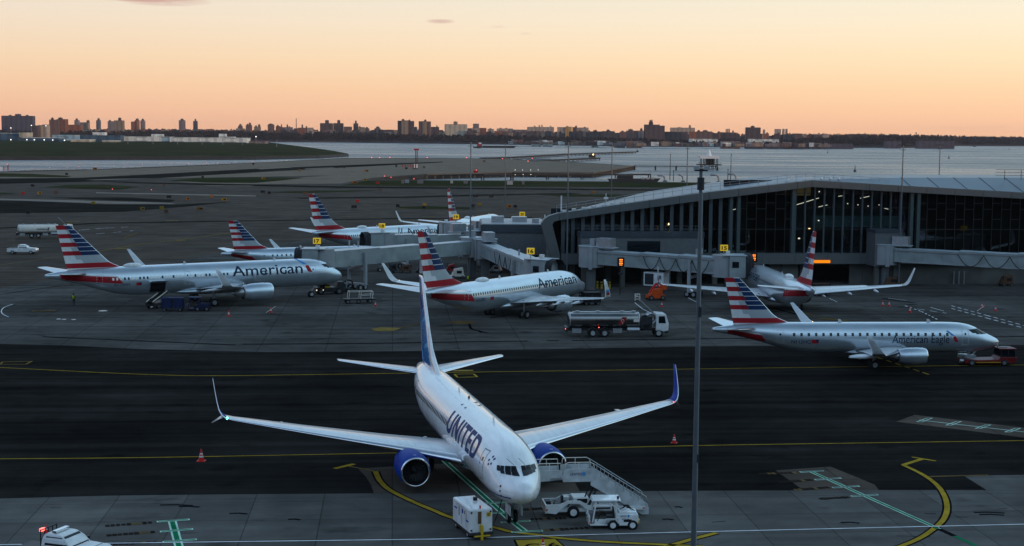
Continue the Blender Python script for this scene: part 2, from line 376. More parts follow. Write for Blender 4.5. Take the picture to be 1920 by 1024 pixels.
Y_LINE = line_mat('yellow_marking', (.36, .24, .03)); Y_DULL = line_mat('worn_yellow_marking', (.24, .165, .05)); W_LINE = line_mat('white_marking', (.75, .76, .78)); G_LINE = line_mat('green_marking', (.015, .17, .075)); PG_LINE = line_mat('pale_green_marking', (.50, .70, .58))
K_LINE = line_mat('black_marking', (.010, .010, .012)); B_LINE = line_mat('rust_marking', (.028, .022, .018)); B2_LINE = line_mat('brown_marking', (.14, .09, .04))

def grass_mat(name, a, b_):
    m = bpy.data.materials.new(name); m.use_nodes = True; t = m.node_tree; b = t.nodes['Principled BSDF']; b.inputs['Roughness'].default_value = 1; b.inputs['Specular IOR Level'].default_value = 0
    ge = N(t, 'ShaderNodeNewGeometry'); n = N(t, 'ShaderNodeTexNoise'); n.inputs['Scale'].default_value = .02; n.inputs['Detail'].default_value = 8; n.inputs['Roughness'].default_value = .7; L(t, ge.outputs['Position'], n.inputs['Vector'])
    r = N(t, 'ShaderNodeValToRGB'); ramp_set(r, [(.35, a), (.65, b_)]); L(t, n.outputs[0], r.inputs[0]); L(t, r.outputs[0], b.inputs['Base Color']); return m
M_GRASS = grass_mat('airfield_grass', (.026, .030, .012), (.052, .050, .024))
M_HILLG = grass_mat('island_grass', (.028, .034, .015), (.062, .054, .028))
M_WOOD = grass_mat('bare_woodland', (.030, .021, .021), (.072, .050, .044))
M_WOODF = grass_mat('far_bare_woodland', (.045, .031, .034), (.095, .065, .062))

def water_mat():
    m = bpy.data.materials.new('river_water'); m.use_nodes = True; t = m.node_tree; b = t.nodes['Principled BSDF']
    b.inputs['Base Color'].default_value = (.018, .034, .046, 1); b.inputs['Roughness'].default_value = .16; b.inputs['IOR'].default_value = 1.24; b.inputs['Specular Tint'].default_value = (.54, .64, .72, 1)
    ge = N(t, 'ShaderNodeNewGeometry'); P = ge.outputs['Position']
    n1 = N(t, 'ShaderNodeTexNoise'); n1.inputs['Scale'].default_value = .10; n1.inputs['Detail'].default_value = 6; n1.inputs['Roughness'].default_value = .65; L(t, P, n1.inputs['Vector'])
    n2 = N(t, 'ShaderNodeTexNoise'); n2.inputs['Scale'].default_value = .008; n2.inputs['Detail'].default_value = 4; mp = N(t, 'ShaderNodeMapping'); mp.inputs['Scale'].default_value = (.5, 1.6, 1); L(t, P, mp.inputs[0]); L(t, mp.outputs[0], n2.inputs['Vector'])
    bp = N(t, 'ShaderNodeBump'); bp.inputs['Strength'].default_value = 1.0; bp.inputs['Distance'].default_value = 2.6; L(t, n1.outputs[0], bp.inputs['Height']); L(t, bp.outputs[0], b.inputs['Normal'])
    r = N(t, 'ShaderNodeMapRange'); L(t, n2.outputs[0], r.inputs[0]); r.inputs[1].default_value = .3; r.inputs[2].default_value = .7; r.inputs[3].default_value = .18; r.inputs[4].default_value = .42; L(t, r.outputs[0], b.inputs['Roughness'])
    return m
M_WATER = water_mat()

# ------------------------------------------------------------------ ground, water, far land
def sheet(name, px, z, m, pts=None):
    b = MB(); b.poly(pts or [G(x, y, z) for x, y in px]); o = b.build(name, m); return tag(o, kind='structure')
def ribbon(b, pts, wdt, z, m=0, dash=None):
    """painted line along ground points"""
    P = [Vector((p[0], p[1], z)) for p in pts]
    if dash:
        on, off = dash; segs = []; acc = 0.0
        for a, c in zip(P, P[1:]):
            ln = (c - a).length; d = (c - a) / ln; s = 0.0
            while s < ln:
                e = min(ln, s + on); segs.append((a + d * s, a + d * e)); s += on + off
        for a, c in segs: ribbon(b, [a, c], wdt, z, m)
        return
    n = len(P); A = []; B = []
    for i, p in enumerate(P):
        d = (P[min(i + 1, n - 1)] - P[max(i - 1, 0)]); d.z = 0; d.normalize(); q = Vector((-d.y, d.x, 0)) * (wdt / 2)
        A.append(p + q); B.append(p - q)
    b.add(B + A, [(i, i + 1, n + i + 1, n + i) for i in range(n - 1)], m)
def smooth(pts, k=6):
    P = [Vector(p) for p in pts]; out = []
    for i in range(len(P) - 1):
        p0, p1, p2, p3 = P[max(i - 1, 0)], P[i], P[i + 1], P[min(i + 2, len(P) - 1)]
        for j in range(k):
            t = j / k; out.append(.5 * ((2 * p1) + (p2 - p0) * t + (2 * p0 - 5 * p1 + 4 * p2 - p3) * t * t + (3 * p1 - p0 - 3 * p2 + p3) * t ** 3))
    out.append(P[-1]); return out
def GP(px, z=0): return [G(x, y, z) for x, y in px]

WZ = -2.6
b = MB(); b.add([(-9000, 500, WZ), (14000, 500, WZ), (14000, 16000, WZ), (-9000, 16000, WZ)], [(0, 1, 2, 3)]); tag(b.build('water', M_WATER), kind='structure')
# the airfield: one sheet with a sea wall along the water
shore = [(-260, 332), (0, 322), (65, 319.5), (182, 317.5), (260, 314), (390, 309), (495, 304.5), (650, 296), (830, 296.5), (930, 297.5), (1060, 303), (1190, 311), (1112, 325), (960, 323.5), (800, 327.5), (720, 333), (690, 337), (760, 337.5), (900, 338.5), (1100, 340), (1300, 342), (1500, 344), (2300, 350)]
lp = GP(shore)
land = [Vector((-700, -60, 0))] + [lp[0] + Vector((-300, 0, 0))] + lp + [Vector((900, -60, 0))]
b = MB(); b.poly(land); n = len(land)
for i in range(1, n - 2):
    a, c = land[i], land[i + 1]; b.add([a, c, c + Vector((0, 0, -4)), a + Vector((0, 0, -4))], [(3, 2, 1, 0)], 1)
tag(b.build('ground', [M_TARM, PILE]), kind='structure')
sheet('runway', [(-260, 330), (0, 323.5), (182, 319), (390, 310.5), (650, 297.2), (830, 297.5), (930, 298.5), (1060, 304), (1185, 311.2), (1108, 324), (960, 322.7), (800, 326), (700, 333), (640, 344), (420, 346), (330, 341), (560, 333.5), (620, 329), (400, 333), (150, 336), (-260, 336)], .02, M_TAN)
sheet('runway_asphalt', [(-260, 337), (0, 334.5), (150, 333.5), (300, 326), (480, 316.5), (640, 310), (830, 303.2), (830, 304.6), (640, 314.5), (500, 322), (300, 334), (160, 341), (0, 344.5), (-260, 345)], .05, M_DTARM)
sheet('taxiway_far', [(160, 338.5), (290, 342.5), (420, 344.6), (650, 349.5), (1000, 353), (1320, 356), (1320, 358.5), (1000, 355.6), (640, 352.3), (400, 347.3), (250, 343.5)], .05, M_DTARM)
sheet('shoulder', [(0, 333.4), (75, 334), (0, 334.6)], .07, M_LTAN)
sheet('shoulder', [(160, 337.3), (218, 335.4), (300, 334.6), (180, 338)], .07, M_LTAN)
sheet('shoulder', [(380, 347.8), (470, 348.2), (480, 349.2), (390, 348.8)], .07, M_LTAN)
sheet('shoulder', [(480, 316.5), (545, 313.2), (548, 314), (490, 317.5)], .07, M_LTAN)
sheet('shoulder', [(570, 316), (622, 314.2), (630, 315), (575, 317.2)], .07, M_LTAN)
sheet('shoulder', [(-100, 371), (60, 373.5), (320, 380.5), (330, 382.5), (200, 382), (0, 375)], .07, M_LTAN)
sheet('shoulder', [(180, 360.5), (480, 366.5), (480, 368.5), (180, 362.5)], .07, M_LTAN)
sheet('taxiway_mid', [(-200, 377), (60, 377), (200, 383.5), (320, 384), (440, 378), (340, 388), (230, 397), (-200, 402)], .05, M_DTARM)
sheet('taxiway_mid', [(90, 370.5), (230, 370), (330, 375), (320, 379), (200, 375.5)], .05, M_DTARM)
b = MB(); ribbon(b, GP([(-150, 432), (0, 428), (180, 419), (420, 415), (700, 411), (1000, 408)]), 3.2, .05)
ribbon(b, GP([(560, 372), (760, 370), (900, 366), (1080, 363)]), 9, .05); tag(b.build('taxiway_seam', M_DTARM), kind='structure')
sheet('grass', [(0, 325), (60, 326), (135, 330), (125, 332.5), (0, 331.5), (-200, 334), (-200, 329)], .06, M_GRASS)
sheet('grass', [(80, 351), (130, 346.5), (200, 346.3), (262, 350.5), (225, 355.5), (150, 354)], .06, M_GRASS)
sheet('grass', [(315, 338.8), (370, 333.5), (480, 332.2), (570, 333.6), (540, 337), (480, 343), (395, 342.5)], .06, M_GRASS)
sheet('grass', [(640, 347.5), (690, 338.5), (760, 338.4), (900, 339.3), (1100, 340.8), (1300, 342.8), (1900, 348), (1900, 352), (1300, 351.5), (1000, 350), (800, 349.5)], .06, M_GRASS)
sheet('grass', [(500, 361), (560, 358), (715, 356.5), (650, 360), (560, 362)], .06, M_GRASS)
sheet('grass', [(745, 387.5), (800, 386.5), (890, 389), (880, 392.5), (790, 392), (750, 390)], .06, M_GRASS)
sheet('grass', [(1000, 364), (1180, 365), (1260, 366.5), (1250, 370), (1050, 368)], .06, M_GRASS)
sheet('grass', [(-50, 360), (10, 361.5), (28, 363), (0, 365), (-50, 365)], .06, M_GRASS)
# stands, taxiway and near apron
sheet('apron', [(-200, 552), (0, 540), (80, 528), (350, 486), (425, 471), (500, 460), (600, 447), (700, 444), (860, 437), (1000, 428), (1300, 412), (3000, 408), (3000, 650), (1340, 651), (500, 664), (-200, 650)], .010, M_CONC2)
sheet('taxiway', [(-200, 642.5), (0, 645), (130, 648), (250, 654), (500, 660), (700, 659), (1000, 655), (1340, 649), (1600, 648), (1920, 647), (2200, 646), (3000, 642), (3000, 940), (-250, 945)], .022, M_ASPH)
sheet('near_apron', [(-250, 939), (0, 935), (200, 929.5), (420, 927), (650, 925.5), (1085, 921), (1240, 920.5), (1500, 919.5), (1650, 919), (1850, 919), (2200, 917), (3000, 912), (4600, 2200), (-1400, 2200)], .034, M_CONC)
sheet('apron_patch', [(671.6, 878.7), (739, 874.8), (850, 868), (1060, 862), (1070, 890), (1078, 905), (1087, 921.2), (701, 925.3), (695.7, 909), (686, 894)], .034, M_PATCH)
sheet('apron_patch', [(1454, 882), (1557, 875), (1612, 897), (1640, 909), (1648, 919.2), (1507, 919.6)], .034, M_PATCH)
sheet('apron_patch', [(1680, 790.7), (1714.6, 778), (1920, 802), (2040, 816), (2040, 832), (1920, 820.4)], .034, M_PATCH)
sheet('apron_patch', [(1807, 892), (1920, 890.5), (3000, 882), (3000, 912.2), (1850, 919)], .034, M_CONC)

# painted markings
mk = MB()
def mark(px, wdt, m, z=.05, dash=None, sm=False):
    P = GP(px); P = smooth(P) if sm else P; ribbon(mk, P, wdt, z, m, dash)
MK = [Y_LINE, W_LINE, G_LINE, PG_LINE, K_LINE, B_LINE, Y_DULL, B2_LINE]
mark([(-60, 862), (0, 861.5), (200, 860), (400, 857), (760, 850), (1010, 844), (1313, 836.5), (1600, 832), (1920, 827.3), (2050, 825.5), (2900, 813)], .17, 0, sm=True)
mark([(-60, 688), (0, 690), (100, 695), (180, 699), (290, 703.5), (400, 705.5), (600, 703), (1000, 697), (1500, 690), (1920, 685), (2050, 683.5), (2900, 674)], .20, 0, sm=True)
mark([(-60, 1024), (0, 1023), (820, 1012.6), (1020, 1006.5), (1220, 1001), (1920, 984.6), (2050, 981), (2900, 959)], .12, 1, z=.062)
cv = [(704, 885), (708, 895), (715, 906), (731, 920), (770, 940), (814, 958.5), (848, 972), (926, 990), (960, 998.6), (1007, 1004), (1047, 1010), (1130, 1017), (1220, 1021.5), (1320, 1026)]
mark(cv, .66, 4, z=.042, sm=True); mark(cv, .38, 0, z=.05, sm=True)
mark([(627, 880), (664, 871)], .42, 0); mark([(652, 875), (680, 880), (704, 885.5)], .16, 6)
cv = [(1693, 873), (1721, 886), (1744, 900), (1761.6, 916), (1773, 936.7), (1775.5, 957), (1769, 975), (1754, 990), (1728.5, 1008), (1693, 1024), (1640, 1042)]
mark(cv, .62, 4, z=.042, sm=True); mark(cv, .36, 0, z=.05, sm=True)
mark([(1693, 873), (1728.6, 861.8)], .40, 0); mark([(1709.5, 858), (1755, 865.6)], .26, 0)
mark([(1742.5, 894.8), (1854, 892)], .3, 7); mark([(1257, 1024), (1300, 1011.5), (1343, 1000.5)], .66, 4, z=.042); mark([(1257, 1024), (1300, 1011.5), (1343, 1000.5)], .40, 0); mark([(1200, 1040), (1257, 1024)], .40, 0)
def stand_line(px, ticks, bars, w_=.13):
    P = GP(px); ribbon(mk, P, w_ * 3.4, .05, 3); ribbon(mk, P, w_ * 1.9, .056, 2)
    for a, c in ticks:
        A, C = G(*a), G(*c); ribbon(mk, [A, C], .34, .060, 3); d = (C - A).normalized() * .08; ribbon(mk, [A + d, C - d], .17, .066, 2 if w_ > .12 else 4)
    for a, c in bars: 
        A, C = G(*a), G(*c); n_ = 9
        for i in range(n_):                                         # worn stand letters, too faded to read
            p = A.lerp(C, (i + .05) / n_); q = A.lerp(C, (i + .80 + .15 * random.random()) / n_); ribbon(mk, [p, q], .42 + .2 * random.random(), .052, 5 if random.random() < .8 else 7)
stand_line([(322.7, 978), (335, 1024), (341, 1046)], [((294, 980), (355.5, 975.6)), ((300, 998.6), (362, 993.5)), ((305, 1018), (369, 1013))], [((197, 987.6), (286.6, 981)), ((199.5, 1005.6), (292, 998.6)), ((201, 1022), (296, 1017.6))], .16)
stand_line([(813, 847), (957.5, 977), (986, 999)], [((897, 946.5), (951, 943)), ((919, 964), (970, 962)), ((939, 981.5), (994.7, 978)), ((958.6, 999.7), (1017.7, 996.8))], [((994.7, 975), (1062.5, 972.8)), ((1021, 995.7), (1105, 991)), ((981.6, 957), (1030, 954))])
stand_line([(1521.6, 886), (1646, 942), (1760, 993)], [((1500, 886.7), (1544, 884)), ((1528, 901), (1577, 897.8)), ((1561, 916), (1611, 912.8)), ((1596, 932), (1646, 929))], [((1423, 889.6), (1493.5, 887.4)), ((1460.6, 906), (1523, 900.6)), ((1489, 920), (1554.7, 914.8)), ((1536, 936.7), (1593, 933.4))], .11)
mark([(1760, 993), (1790, 1006.5)], .4, 4); mark([(1790, 1006.5), (1830, 1025)], .3, 2)
mark([(1723.5, 788.6), (1920, 811), (2040, 825)], .14, 3)
for x, y in ((1733.6, 788.6), (1788, 795), (1843, 801.3), (1898.7, 807.7)):
    for dx in (-5, 5): mark([(x - 10 + dx, y + 3.6), (x + 10 + dx, y - 3.6)], .10, 3, z=.056)
    mark([(x - 15, y + 3.6), (x - 5, y + 3.6)], .10, 3, z=.056); mark([(x + 5, y - 3.6), (x + 15, y - 3.6)], .10, 3, z=.056)
mk.poly([G(962, 1012, .042), G(1042, 1009, .042), G(1078, 1040, .042), G(978, 1044, .042)][::1], 4); mk.poly([G(967, 1013, .05), G(1040, 1010.2, .05), G(1073, 1039, .05), G(981, 1042, .05)], 0)
o_ = G(986, 1028, .056); xd_ = (G(1040, 1025.5, .056) - o_)
flat_text(mk, 'C 6', 1.05, o_ + Vector((.05, -.1, 0)), xd_, Vector((-xd_.y, xd_.x, 0)), 4, bold=.02)
# further out
mark([(80, 632), (442, 647.5)], .40, 4); mark([(455, 646), (680, 644.5), (990, 640)], .40, 4); mark([(1025, 639.4), (1048, 639.3)], .40, 4); mark([(1072, 639), (1340, 635.5), (1700, 633), (1920, 632)], .40, 4)
mark([(0, 497.5), (112, 482)], .22, 6); mark([(172, 474), (250, 460), (337, 450), (430, 437)], .25, 0); mark([(217, 467), (240, 466.2)], .8, 0); mark([(330, 451.5), (348, 450.8)], .8, 0)
mark([(147, 432), (190, 428.7), (240, 426)], .3, 1, dash=(4, 2)); mark([(180, 439), (250, 433)], .25, 1, dash=(3, 3)); mark([(100, 487), (320, 486), (430, 477)], .15, 7)
mark([(230, 448), (258, 437)], .7, 7); mark([(125, 416), (150, 415.6)], 1.4, 6); mark([(310, 414.5), (335, 414)], 1.6, 6)
for (x, y, l) in ((140, 383.5, 35), (90, 397, 25), (235, 394, 18), (303, 393, 14), (390, 394, 20), (560, 412, 40), (695, 409, 22), (640, 406, 18), (790, 407, 24), (745, 391, 18), (680, 384, 12), (820, 400, 14)): mark([(x, y), (x + l, y + .8)], .8, 6)
sheet('marking_patch', [(695, 617), (715, 613.6), (752, 615.2), (738, 620.5), (706, 621)], .04, Y_DULL); sheet('marking_patch', [(836, 603.5), (868, 601), (895, 604), (884, 607.5), (850, 607)], .04, B2_LINE)
mark([(750, 615.5), (792, 606)], .5, 7)
mark([(1070 * 0 + 880, 608), (884, 617), (898, 621), (902, 624)], .35, 4, sm=True); mark([(898, 621), (915, 625)], .3, 4); mark([(920, 597), (946, 593)], .4, 4)
mark([(60, 584), (104, 583)], 1.2, 7); mark([(1535, 597.5), (1575, 600.5), (1592, 602)], 1.6, 7); mark([(1490, 585), (1530, 592)], .8, 7)
mark([(848, 696), (887, 695.5)], .9, 6); mark([(852, 702.5), (888, 702)], .22, 0); mark([(852, 702.5), (858, 708.5)], .22, 0); mark([(858, 708.5), (895, 707.5)], .22, 0); mark([(895, 707.5), (888, 702)], .22, 0)
mark([(5, 679.5), (60, 678.5)], .2, 6); mark([(5, 679.5), (0, 684)], .2, 6); mark([(0, 684), (48, 684)], .2, 6); mark([(48, 684), (60, 678.5)], .2, 6)
for dz_ in (0, 5):
    mark([(1784, 574 + dz_), (1850, 592 + dz_), (1920, 611 + dz_)], .22, 1, dash=(1.2, .9))
mark([(1697, 574), (1728, 585), (1758, 600)], .35, 4); mark([(1697, 574), (1728, 585), (1758, 600)], .2, 1, z=.056, dash=(1.1, .8)); mark([(1720, 580), (1775, 588)], .18, 1, dash=(1.4, 1)); mark([(1655, 560), (1716, 569)], .5, 4); mark([(1665, 560), (1700, 564)], .15, 1)
mark([(1745, 577), (1770, 584)], .15, 1); mark([(1700, 571), (1720, 572)], .5, 4)
mark([(1645.5, 671), (1742, 703.4)], .34, 4); mark([(1645.5, 671), (1742, 703.4)], .2, 0, z=.056, dash=(1.3, .8))
mark([(24, 571), (8, 577), (2.5, 584), (6, 590), (16, 595)], .14, 1, sm=True); mark([(0, 553), (60, 544), (140, 533)], .2, 4); mark([(90, 540), (130, 534)], .2, 6)
mark([(1190, 568), (1205, 580), (1225, 590)], .12, 1); mark([(1290, 559), (1310, 569)], .12, 1); mark([(1555, 560), (1570, 567)], .1, 1)
mark([(1450, 578), (1500, 592), (1520, 600)], .5, 4)
tag(mk.build('pavement_marking', MK), kind='structure')
# a few tyre and oil marks
mk = MB()
for i in range(18):
    x, y = random.uniform(20, 1900), random.uniform(735, 1015)
    if 620 < x < 1130: continue
    p = G(x, y); a = AX + random.uniform(-.25, .25); l = random.uniform(.5, 2.2); ribbon(mk, [p, p + Vector((math.cos(a), math.sin(a), 0)) * l], random.uniform(.05, .18), .0395, 1)
for x, y, l in ((1826, 962, 2), (1836, 966, 1.6), (300, 948, 2.2), (540, 975, .8), (1576, 981, 1.2), (1242, 975, .7), (430, 964, 1.2), (335, 951, 1.4), (1265, 952, .5)):
    p = G(x, y); ribbon(mk, [p, p + Vector((l * .5, .1, 0)), p + Vector((l, -.1, 0))], .3, .0395, 0)
tag(mk.build('pavement_stain', [K_LINE, mat('tyre_mark', (.022, .022, .023), .9, spec=0)]), kind='structure')
# ------------------------------------------------------------------ far shore, island, woods
def yh(px): return 251 + (px - 960) * .0088
fs = [(-400, 262), (460, 266), (640, 267.3), (960, 271.3), (1200, 275), (1400, 276.3), (1500, 276.8), (1640, 277.3), (1722, 277.2), (1728, 274.6), (1800, 273.7), (1920, 274.3), (2150, 276)]
FS = []
for a, c in zip(fs, fs[1:]):
    for k in range(8): t = k / 8; FS.append(G(a[0] + (c[0] - a[0]) * t, a[1] + (c[1] - a[1]) * t, WZ))
b = MB(); rows = []
for dist, z in ((0, WZ - 1), (3, .5), (60, 2.5), (500, 5), (2500, 12), (5200, 18)):
    rows.append([Vector((p.x * (1 + dist / p.y), p.y + dist, z)) for p in FS])
n = len(FS)
for j in range(len(rows) - 1): b.add(rows[j] + rows[j + 1], [(i, i + 1, n + i + 1, n + i) for i in range(n - 1)], 0, True)
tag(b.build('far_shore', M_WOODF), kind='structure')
def woods(name, label, m, spots, seed):
    """bare tree crowns as many small tilted twig tufts on short trunks: one mass nobody could count"""
    rnd = random.Random(seed); vs = []; fs_ = []
    for (x, y, z, h, wd) in spots:
        k = rnd.randint(5, 8)
        for _ in range(k):
            a = rnd.uniform(0, 6.283); r = wd * .5 * rnd.random() ** .5; cz = z + h * rnd.uniform(.25, .95); cx, cyy = x + r * math.cos(a), y + r * math.sin(a)
            s = h * rnd.uniform(.10, .20) + .6; o = len(vs)
            t = rnd.uniform(0, 6.283); sx, sy = math.cos(t) * s, math.sin(t) * s
            vs += [(cx - sx, cyy - sy, cz - s * .8), (cx + sx, cyy + sy, cz - s * .6), (cx + sx * .55 + sy * .3, cyy + sy * .5, cz + s * 1.0), (cx - sx * .6, cyy - sy * .4, cz + s * .75), (cx - sy, cyy + sx, cz)]
            fs_ += [(o, o + 1, o + 2, o + 3), (o, o + 4, o + 2), (o + 1, o + 3, o + 4)]
        o = len(vs); q = .18 + .012 * h
        vs += [(x - q, y, z), (x + q, y, z), (x + q * .5, y, z + h * .6), (x - q * .5, y, z + h * .6)]; fs_ += [(o, o + 1, o + 2, o + 3)]
    me = bpy.data.meshes.new(name); me.from_pydata(vs, [], fs_); me.materials.append(m); o = bpy.data.objects.new(name, me); COL.objects.link(o)
    return tag(o, label, 'woodland', kind='stuff')
rnd = random.Random(3); S1 = []; S2 = []; S3 = []
def shore_y(px):
    for (a, ya), (c, yc) in zip(fs, fs[1:]):
        if a <= px <= c: return ya + (yc - ya) * (px - a) / (c - a)
    return 270
def top_y(px):   # crown line of the near wood in the photograph
    T = [(-100, 246), (200, 247), (450, 247), (640, 250), (760, 252), (900, 254), (1000, 256), (1200, 260), (1300, 264), (1480, 262), (1560, 257), (1700, 256.5), (1800, 257), (1860, 258.5), (1930, 260), (2100, 261)]
    for (a, ya), (c, yc) in zip(T, T[1:]):
        if a <= px <= c: return ya + (yc - ya) * (px - a) / (c - a)
    return 258
for _ in range(5200):
    px = rnd.uniform(-20, 1960); base = G(px, shore_y(px), WZ); d = rnd.random() ** 1.4 * 420 + 10
    p = Vector((base.x * (1 + d / base.y), base.y + d, 1.5 + d * .01))
    dens = 1.0 if px < 960 else (.55 if px < 1480 else 1.0)
    if rnd.random() > dens: continue
    zt = CAM_H - (top_y(px) - yh(px)) * base.y / F_PX
    h = max(5.0, (zt - p.z) * rnd.uniform(.55, 1.05) * (.55 + .45 * min(1, d / 150)))
    S1.append((p.x, p.y, p.z, h, rnd.uniform(6, 11)))
woods('shore_woodland', 'dark leafless woodland along the far bank of the river', M_WOOD, S1, 5)
for _ in range(3400):
    px = rnd.uniform(-20, 1960); base = G(px, shore_y(px), WZ); d = rnd.uniform(900, 2600); Y = base.y + d; x = base.x * Y / base.y; z = 5 + d * .003
    tt = 243.5 if px < 300 else 243 + (px - 300) * .0105 if px < 1450 else 253.2 + math.sin(px * .011) * .9 + max(0, px - 1700) * .016
    zt = CAM_H - (tt - yh(px)) * Y / F_PX
    h = max(4, (zt - z) * rnd.uniform(.5, 1.02)); S2.append((x, Y, z, h, rnd.uniform(10, 22)))
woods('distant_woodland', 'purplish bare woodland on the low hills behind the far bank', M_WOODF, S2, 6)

# island with the low white sheds
isl = [(-400, 303), (0, 300.4), (200, 300.2), (480, 299.6), (600, 297), (655, 293.6), (635, 290), (590, 283), (545, 276.5), (505, 270.5), (470, 266), (-400, 262)]
P0 = [G(x, y, WZ) for x, y in isl]; cx0 = sum(p.x for p in P0) / len(P0); cy0 = sum(p.y for p in P0) / len(P0)
b = MB(); rows = []
for k, z in ((1.0, WZ - 1), (.995, .6), (.93, 3.0), (.80, 5.0), (.5, 6.5)): rows.append([Vector((cx0 + (p.x - cx0) * k, cy0 + (p.y - cy0) * k, z)) for p in P0])
n = len(P0)
for j in range(4): b.add(rows[j] + rows[j + 1], [(i, (i + 1) % n, n + (i + 1) % n, n + i) for i in range(n)], 1 if j == 0 else 0, j > 0)
b.poly(rows[-1]); tag(b.build('island', [M_HILLG, PILE]), kind='structure')
def facade_mat(name, rgb, vs_=3.2, hs=2.6, dark=.55, rough=.8):
    """masonry with rows of small windows, in object metres"""
    m = bpy.data.materials.new(name); m.use_nodes = True; t = m.node_tree; bs = t.nodes['Principled BSDF']; bs.inputs['Roughness'].default_value = rough; bs.inputs['Specular IOR Level'].default_value = .2
    tc_ = N(t, 'ShaderNodeTexCoord'); sp = N(t, 'ShaderNodeSeparateXYZ'); L(t, tc_.outputs['Object'], sp.inputs[0])
    fz = Mth(t, 'FRACT', Mth(t, 'DIVIDE', sp.outputs[2], vs_)); fx = Mth(t, 'FRACT', Mth(t, 'DIVIDE', Mth(t, 'ADD', sp.outputs[0], sp.outputs[1]), hs))
    win = Mth(t, 'MULTIPLY', Mth(t, 'MULTIPLY', Mth(t, 'GREATER_THAN', fz, .35), Mth(t, 'LESS_THAN', fz, .8)), Mth(t, 'MULTIPLY', Mth(t, 'GREATER_THAN', fx, .25), Mth(t, 'LESS_THAN', fx, .7)))
    n1 = N(t, 'ShaderNodeTexNoise'); n1.inputs['Scale'].default_value = .12; L(t, tc_.outputs['Object'], n1.inputs['Vector'])
    bay = Mth(t, 'FRACT', Mth(t, 'DIVIDE', sp.outputs[0], 13.0)); bay = Mth(t, 'GREATER_THAN', bay, .62)
    v = Mth(t, 'SUBTRACT', Mth(t, 'ADD', .72, Mth(t, 'MULTIPLY', n1.outputs[0], .5)), Mth(t, 'MULTIPLY', bay, .22))
    h = N(t, 'ShaderNodeHueSaturation'); h.inputs['Color'].default_value = (*rgb, 1); L(t, v, h.inputs['Value'])
    L(t, MixC(t, Mth(t, 'MULTIPLY', win, dark), h.outputs[0], (.02, .022, .03)), bs.inputs['Base Color']); return m
FM = dict(dark=facade_mat('dark_brick', (0.106, 0.069, 0.069)), brown=facade_mat('brown_brick', (0.188, 0.106, 0.088)), red=facade_mat('red_brick_sun_tint', (0.300, 0.106, 0.062)), tan=facade_mat('tan_brick', (0.325, 0.225, 0.156)), pale=facade_mat('pale_brick', (0.450, 0.338, 0.263)),  # red also puts low sunlight into the colour of some towers
          cream=facade_mat('cream_panel', (0.575, 0.475, 0.350)), grey=facade_mat('grey_panel', (0.250, 0.194, 0.188)), blue=facade_mat('blue_grey_panel', (0.094, 0.081, 0.106)), glint=facade_mat('painted_sun_glint', (0.775, 0.375, 0.112), dark=.2, rough=.3), white=facade_mat('white_shed_wall', (.72, .72, .66), 8, 40, .4), shed=facade_mat('blue_shed_wall', (.07, .12, .17), 8, 30, .3))  # glint: the low sun's reflection painted in as an amber wall colour
def tower(x0, x1, yt, m, Y, label, bulk=(), rot=None, depth=None, cat='building', group=None, steps=(), bm_='dark', base=None):
    """an apartment block: walls, rooftop bulkheads; px columns fix its bearing, its distance Y is real"""
    a, c = atY(x0, yt, Y), atY(x1, yt, Y); wd = c.x - a.x; cx = (a.x + c.x) / 2; H_ = max(4, a.z - 2.0)
    rot = R(random.uniform(-9, 9)) if rot is None else R(rot)
    dp = depth or min(max(wd * .6, 14), 24)
    wd2 = max(3, (wd - dp * abs(math.sin(rot))) / math.cos(rot))
    t = thing('apartment_tower' if cat == 'tower' else 'city_building', label, cat, (cx, Y + dp / 2, 2.0), rot, group)
    b = MB(); b.box((0, 0, H_ / 2 - 4), (wd2, dp, H_ + 8))
    for s0, s1, ys in steps:
        u0, u1 = (s0 - x0) / (x1 - x0) - .5, (s1 - x0) / (x1 - x0) - .5; zz_ = atY(s0, ys, Y).z - 2
        b.box(((u0 + u1) / 2 * wd2, .6, zz_ / 2), ((u1 - u0) * wd2, dp * .9, zz_))
    b.build('wall', FM[m], t)
    b = MB(); b.box((0, 0, H_ + .45), (wd2 * .97, dp * .94, .9)); b.build('roof', FM['dark'], t)
    for s0, s1, ys in bulk:
        u0, u1 = (s0 - x0) / (x1 - x0) - .5, (s1 - x0) / (x1 - x0) - .5; zt = atY(s0, ys, Y).z - 2; zb = min(H_ - .5, zt - 2)
        b = MB(); ww = max(2.0, (u1 - u0) * wd2); b.box(((u0 + u1) / 2 * wd2, 1.0, (zt + zb) / 2), (ww, min(dp * .6, 9), zt - zb)); b.cyl(((u0 + u1) / 2 * wd2, 1.0, zt), ((u0 + u1) / 2 * wd2, 1.0, zt + 1.6), min(1.6, ww * .3), .3, 8); b.build('rooftop_bulkhead', FM[bm_], t)
    return t
T = lambda *a, **k: tower(*a, cat='tower', **k)
T(2, 61, 217.5, 'blue', 3900, 'wide dark slab block at the far left end of the skyline', bulk=((14, 18, 215.8), (26, 36, 213.8), (46, 50, 215.8)), rot=3, bm_='blue')
T(58, 70, 236, 'dark', 3000, 'small dark tower right of the wide slab block', depth=16, rot=0); T(70.5, 77, 235.5, 'tan', 3020, 'narrow tan tower between a dark and an orange tower', rot=0)
T(78, 90, 234.5, 'pale', 3050, 'short sunlit orange tower with a dark vertical bay', rot=-12); T(91, 109, 225, 'brown', 3200, 'tall brown tower with a rooftop block left of the red tower', bulk=((94, 98, 221),), rot=6)
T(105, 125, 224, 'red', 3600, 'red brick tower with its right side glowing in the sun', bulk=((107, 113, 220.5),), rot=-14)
tower(124, 151, 234.5, 'red', 3700, 'long low sunlit orange block beside the red brick tower', rot=2)
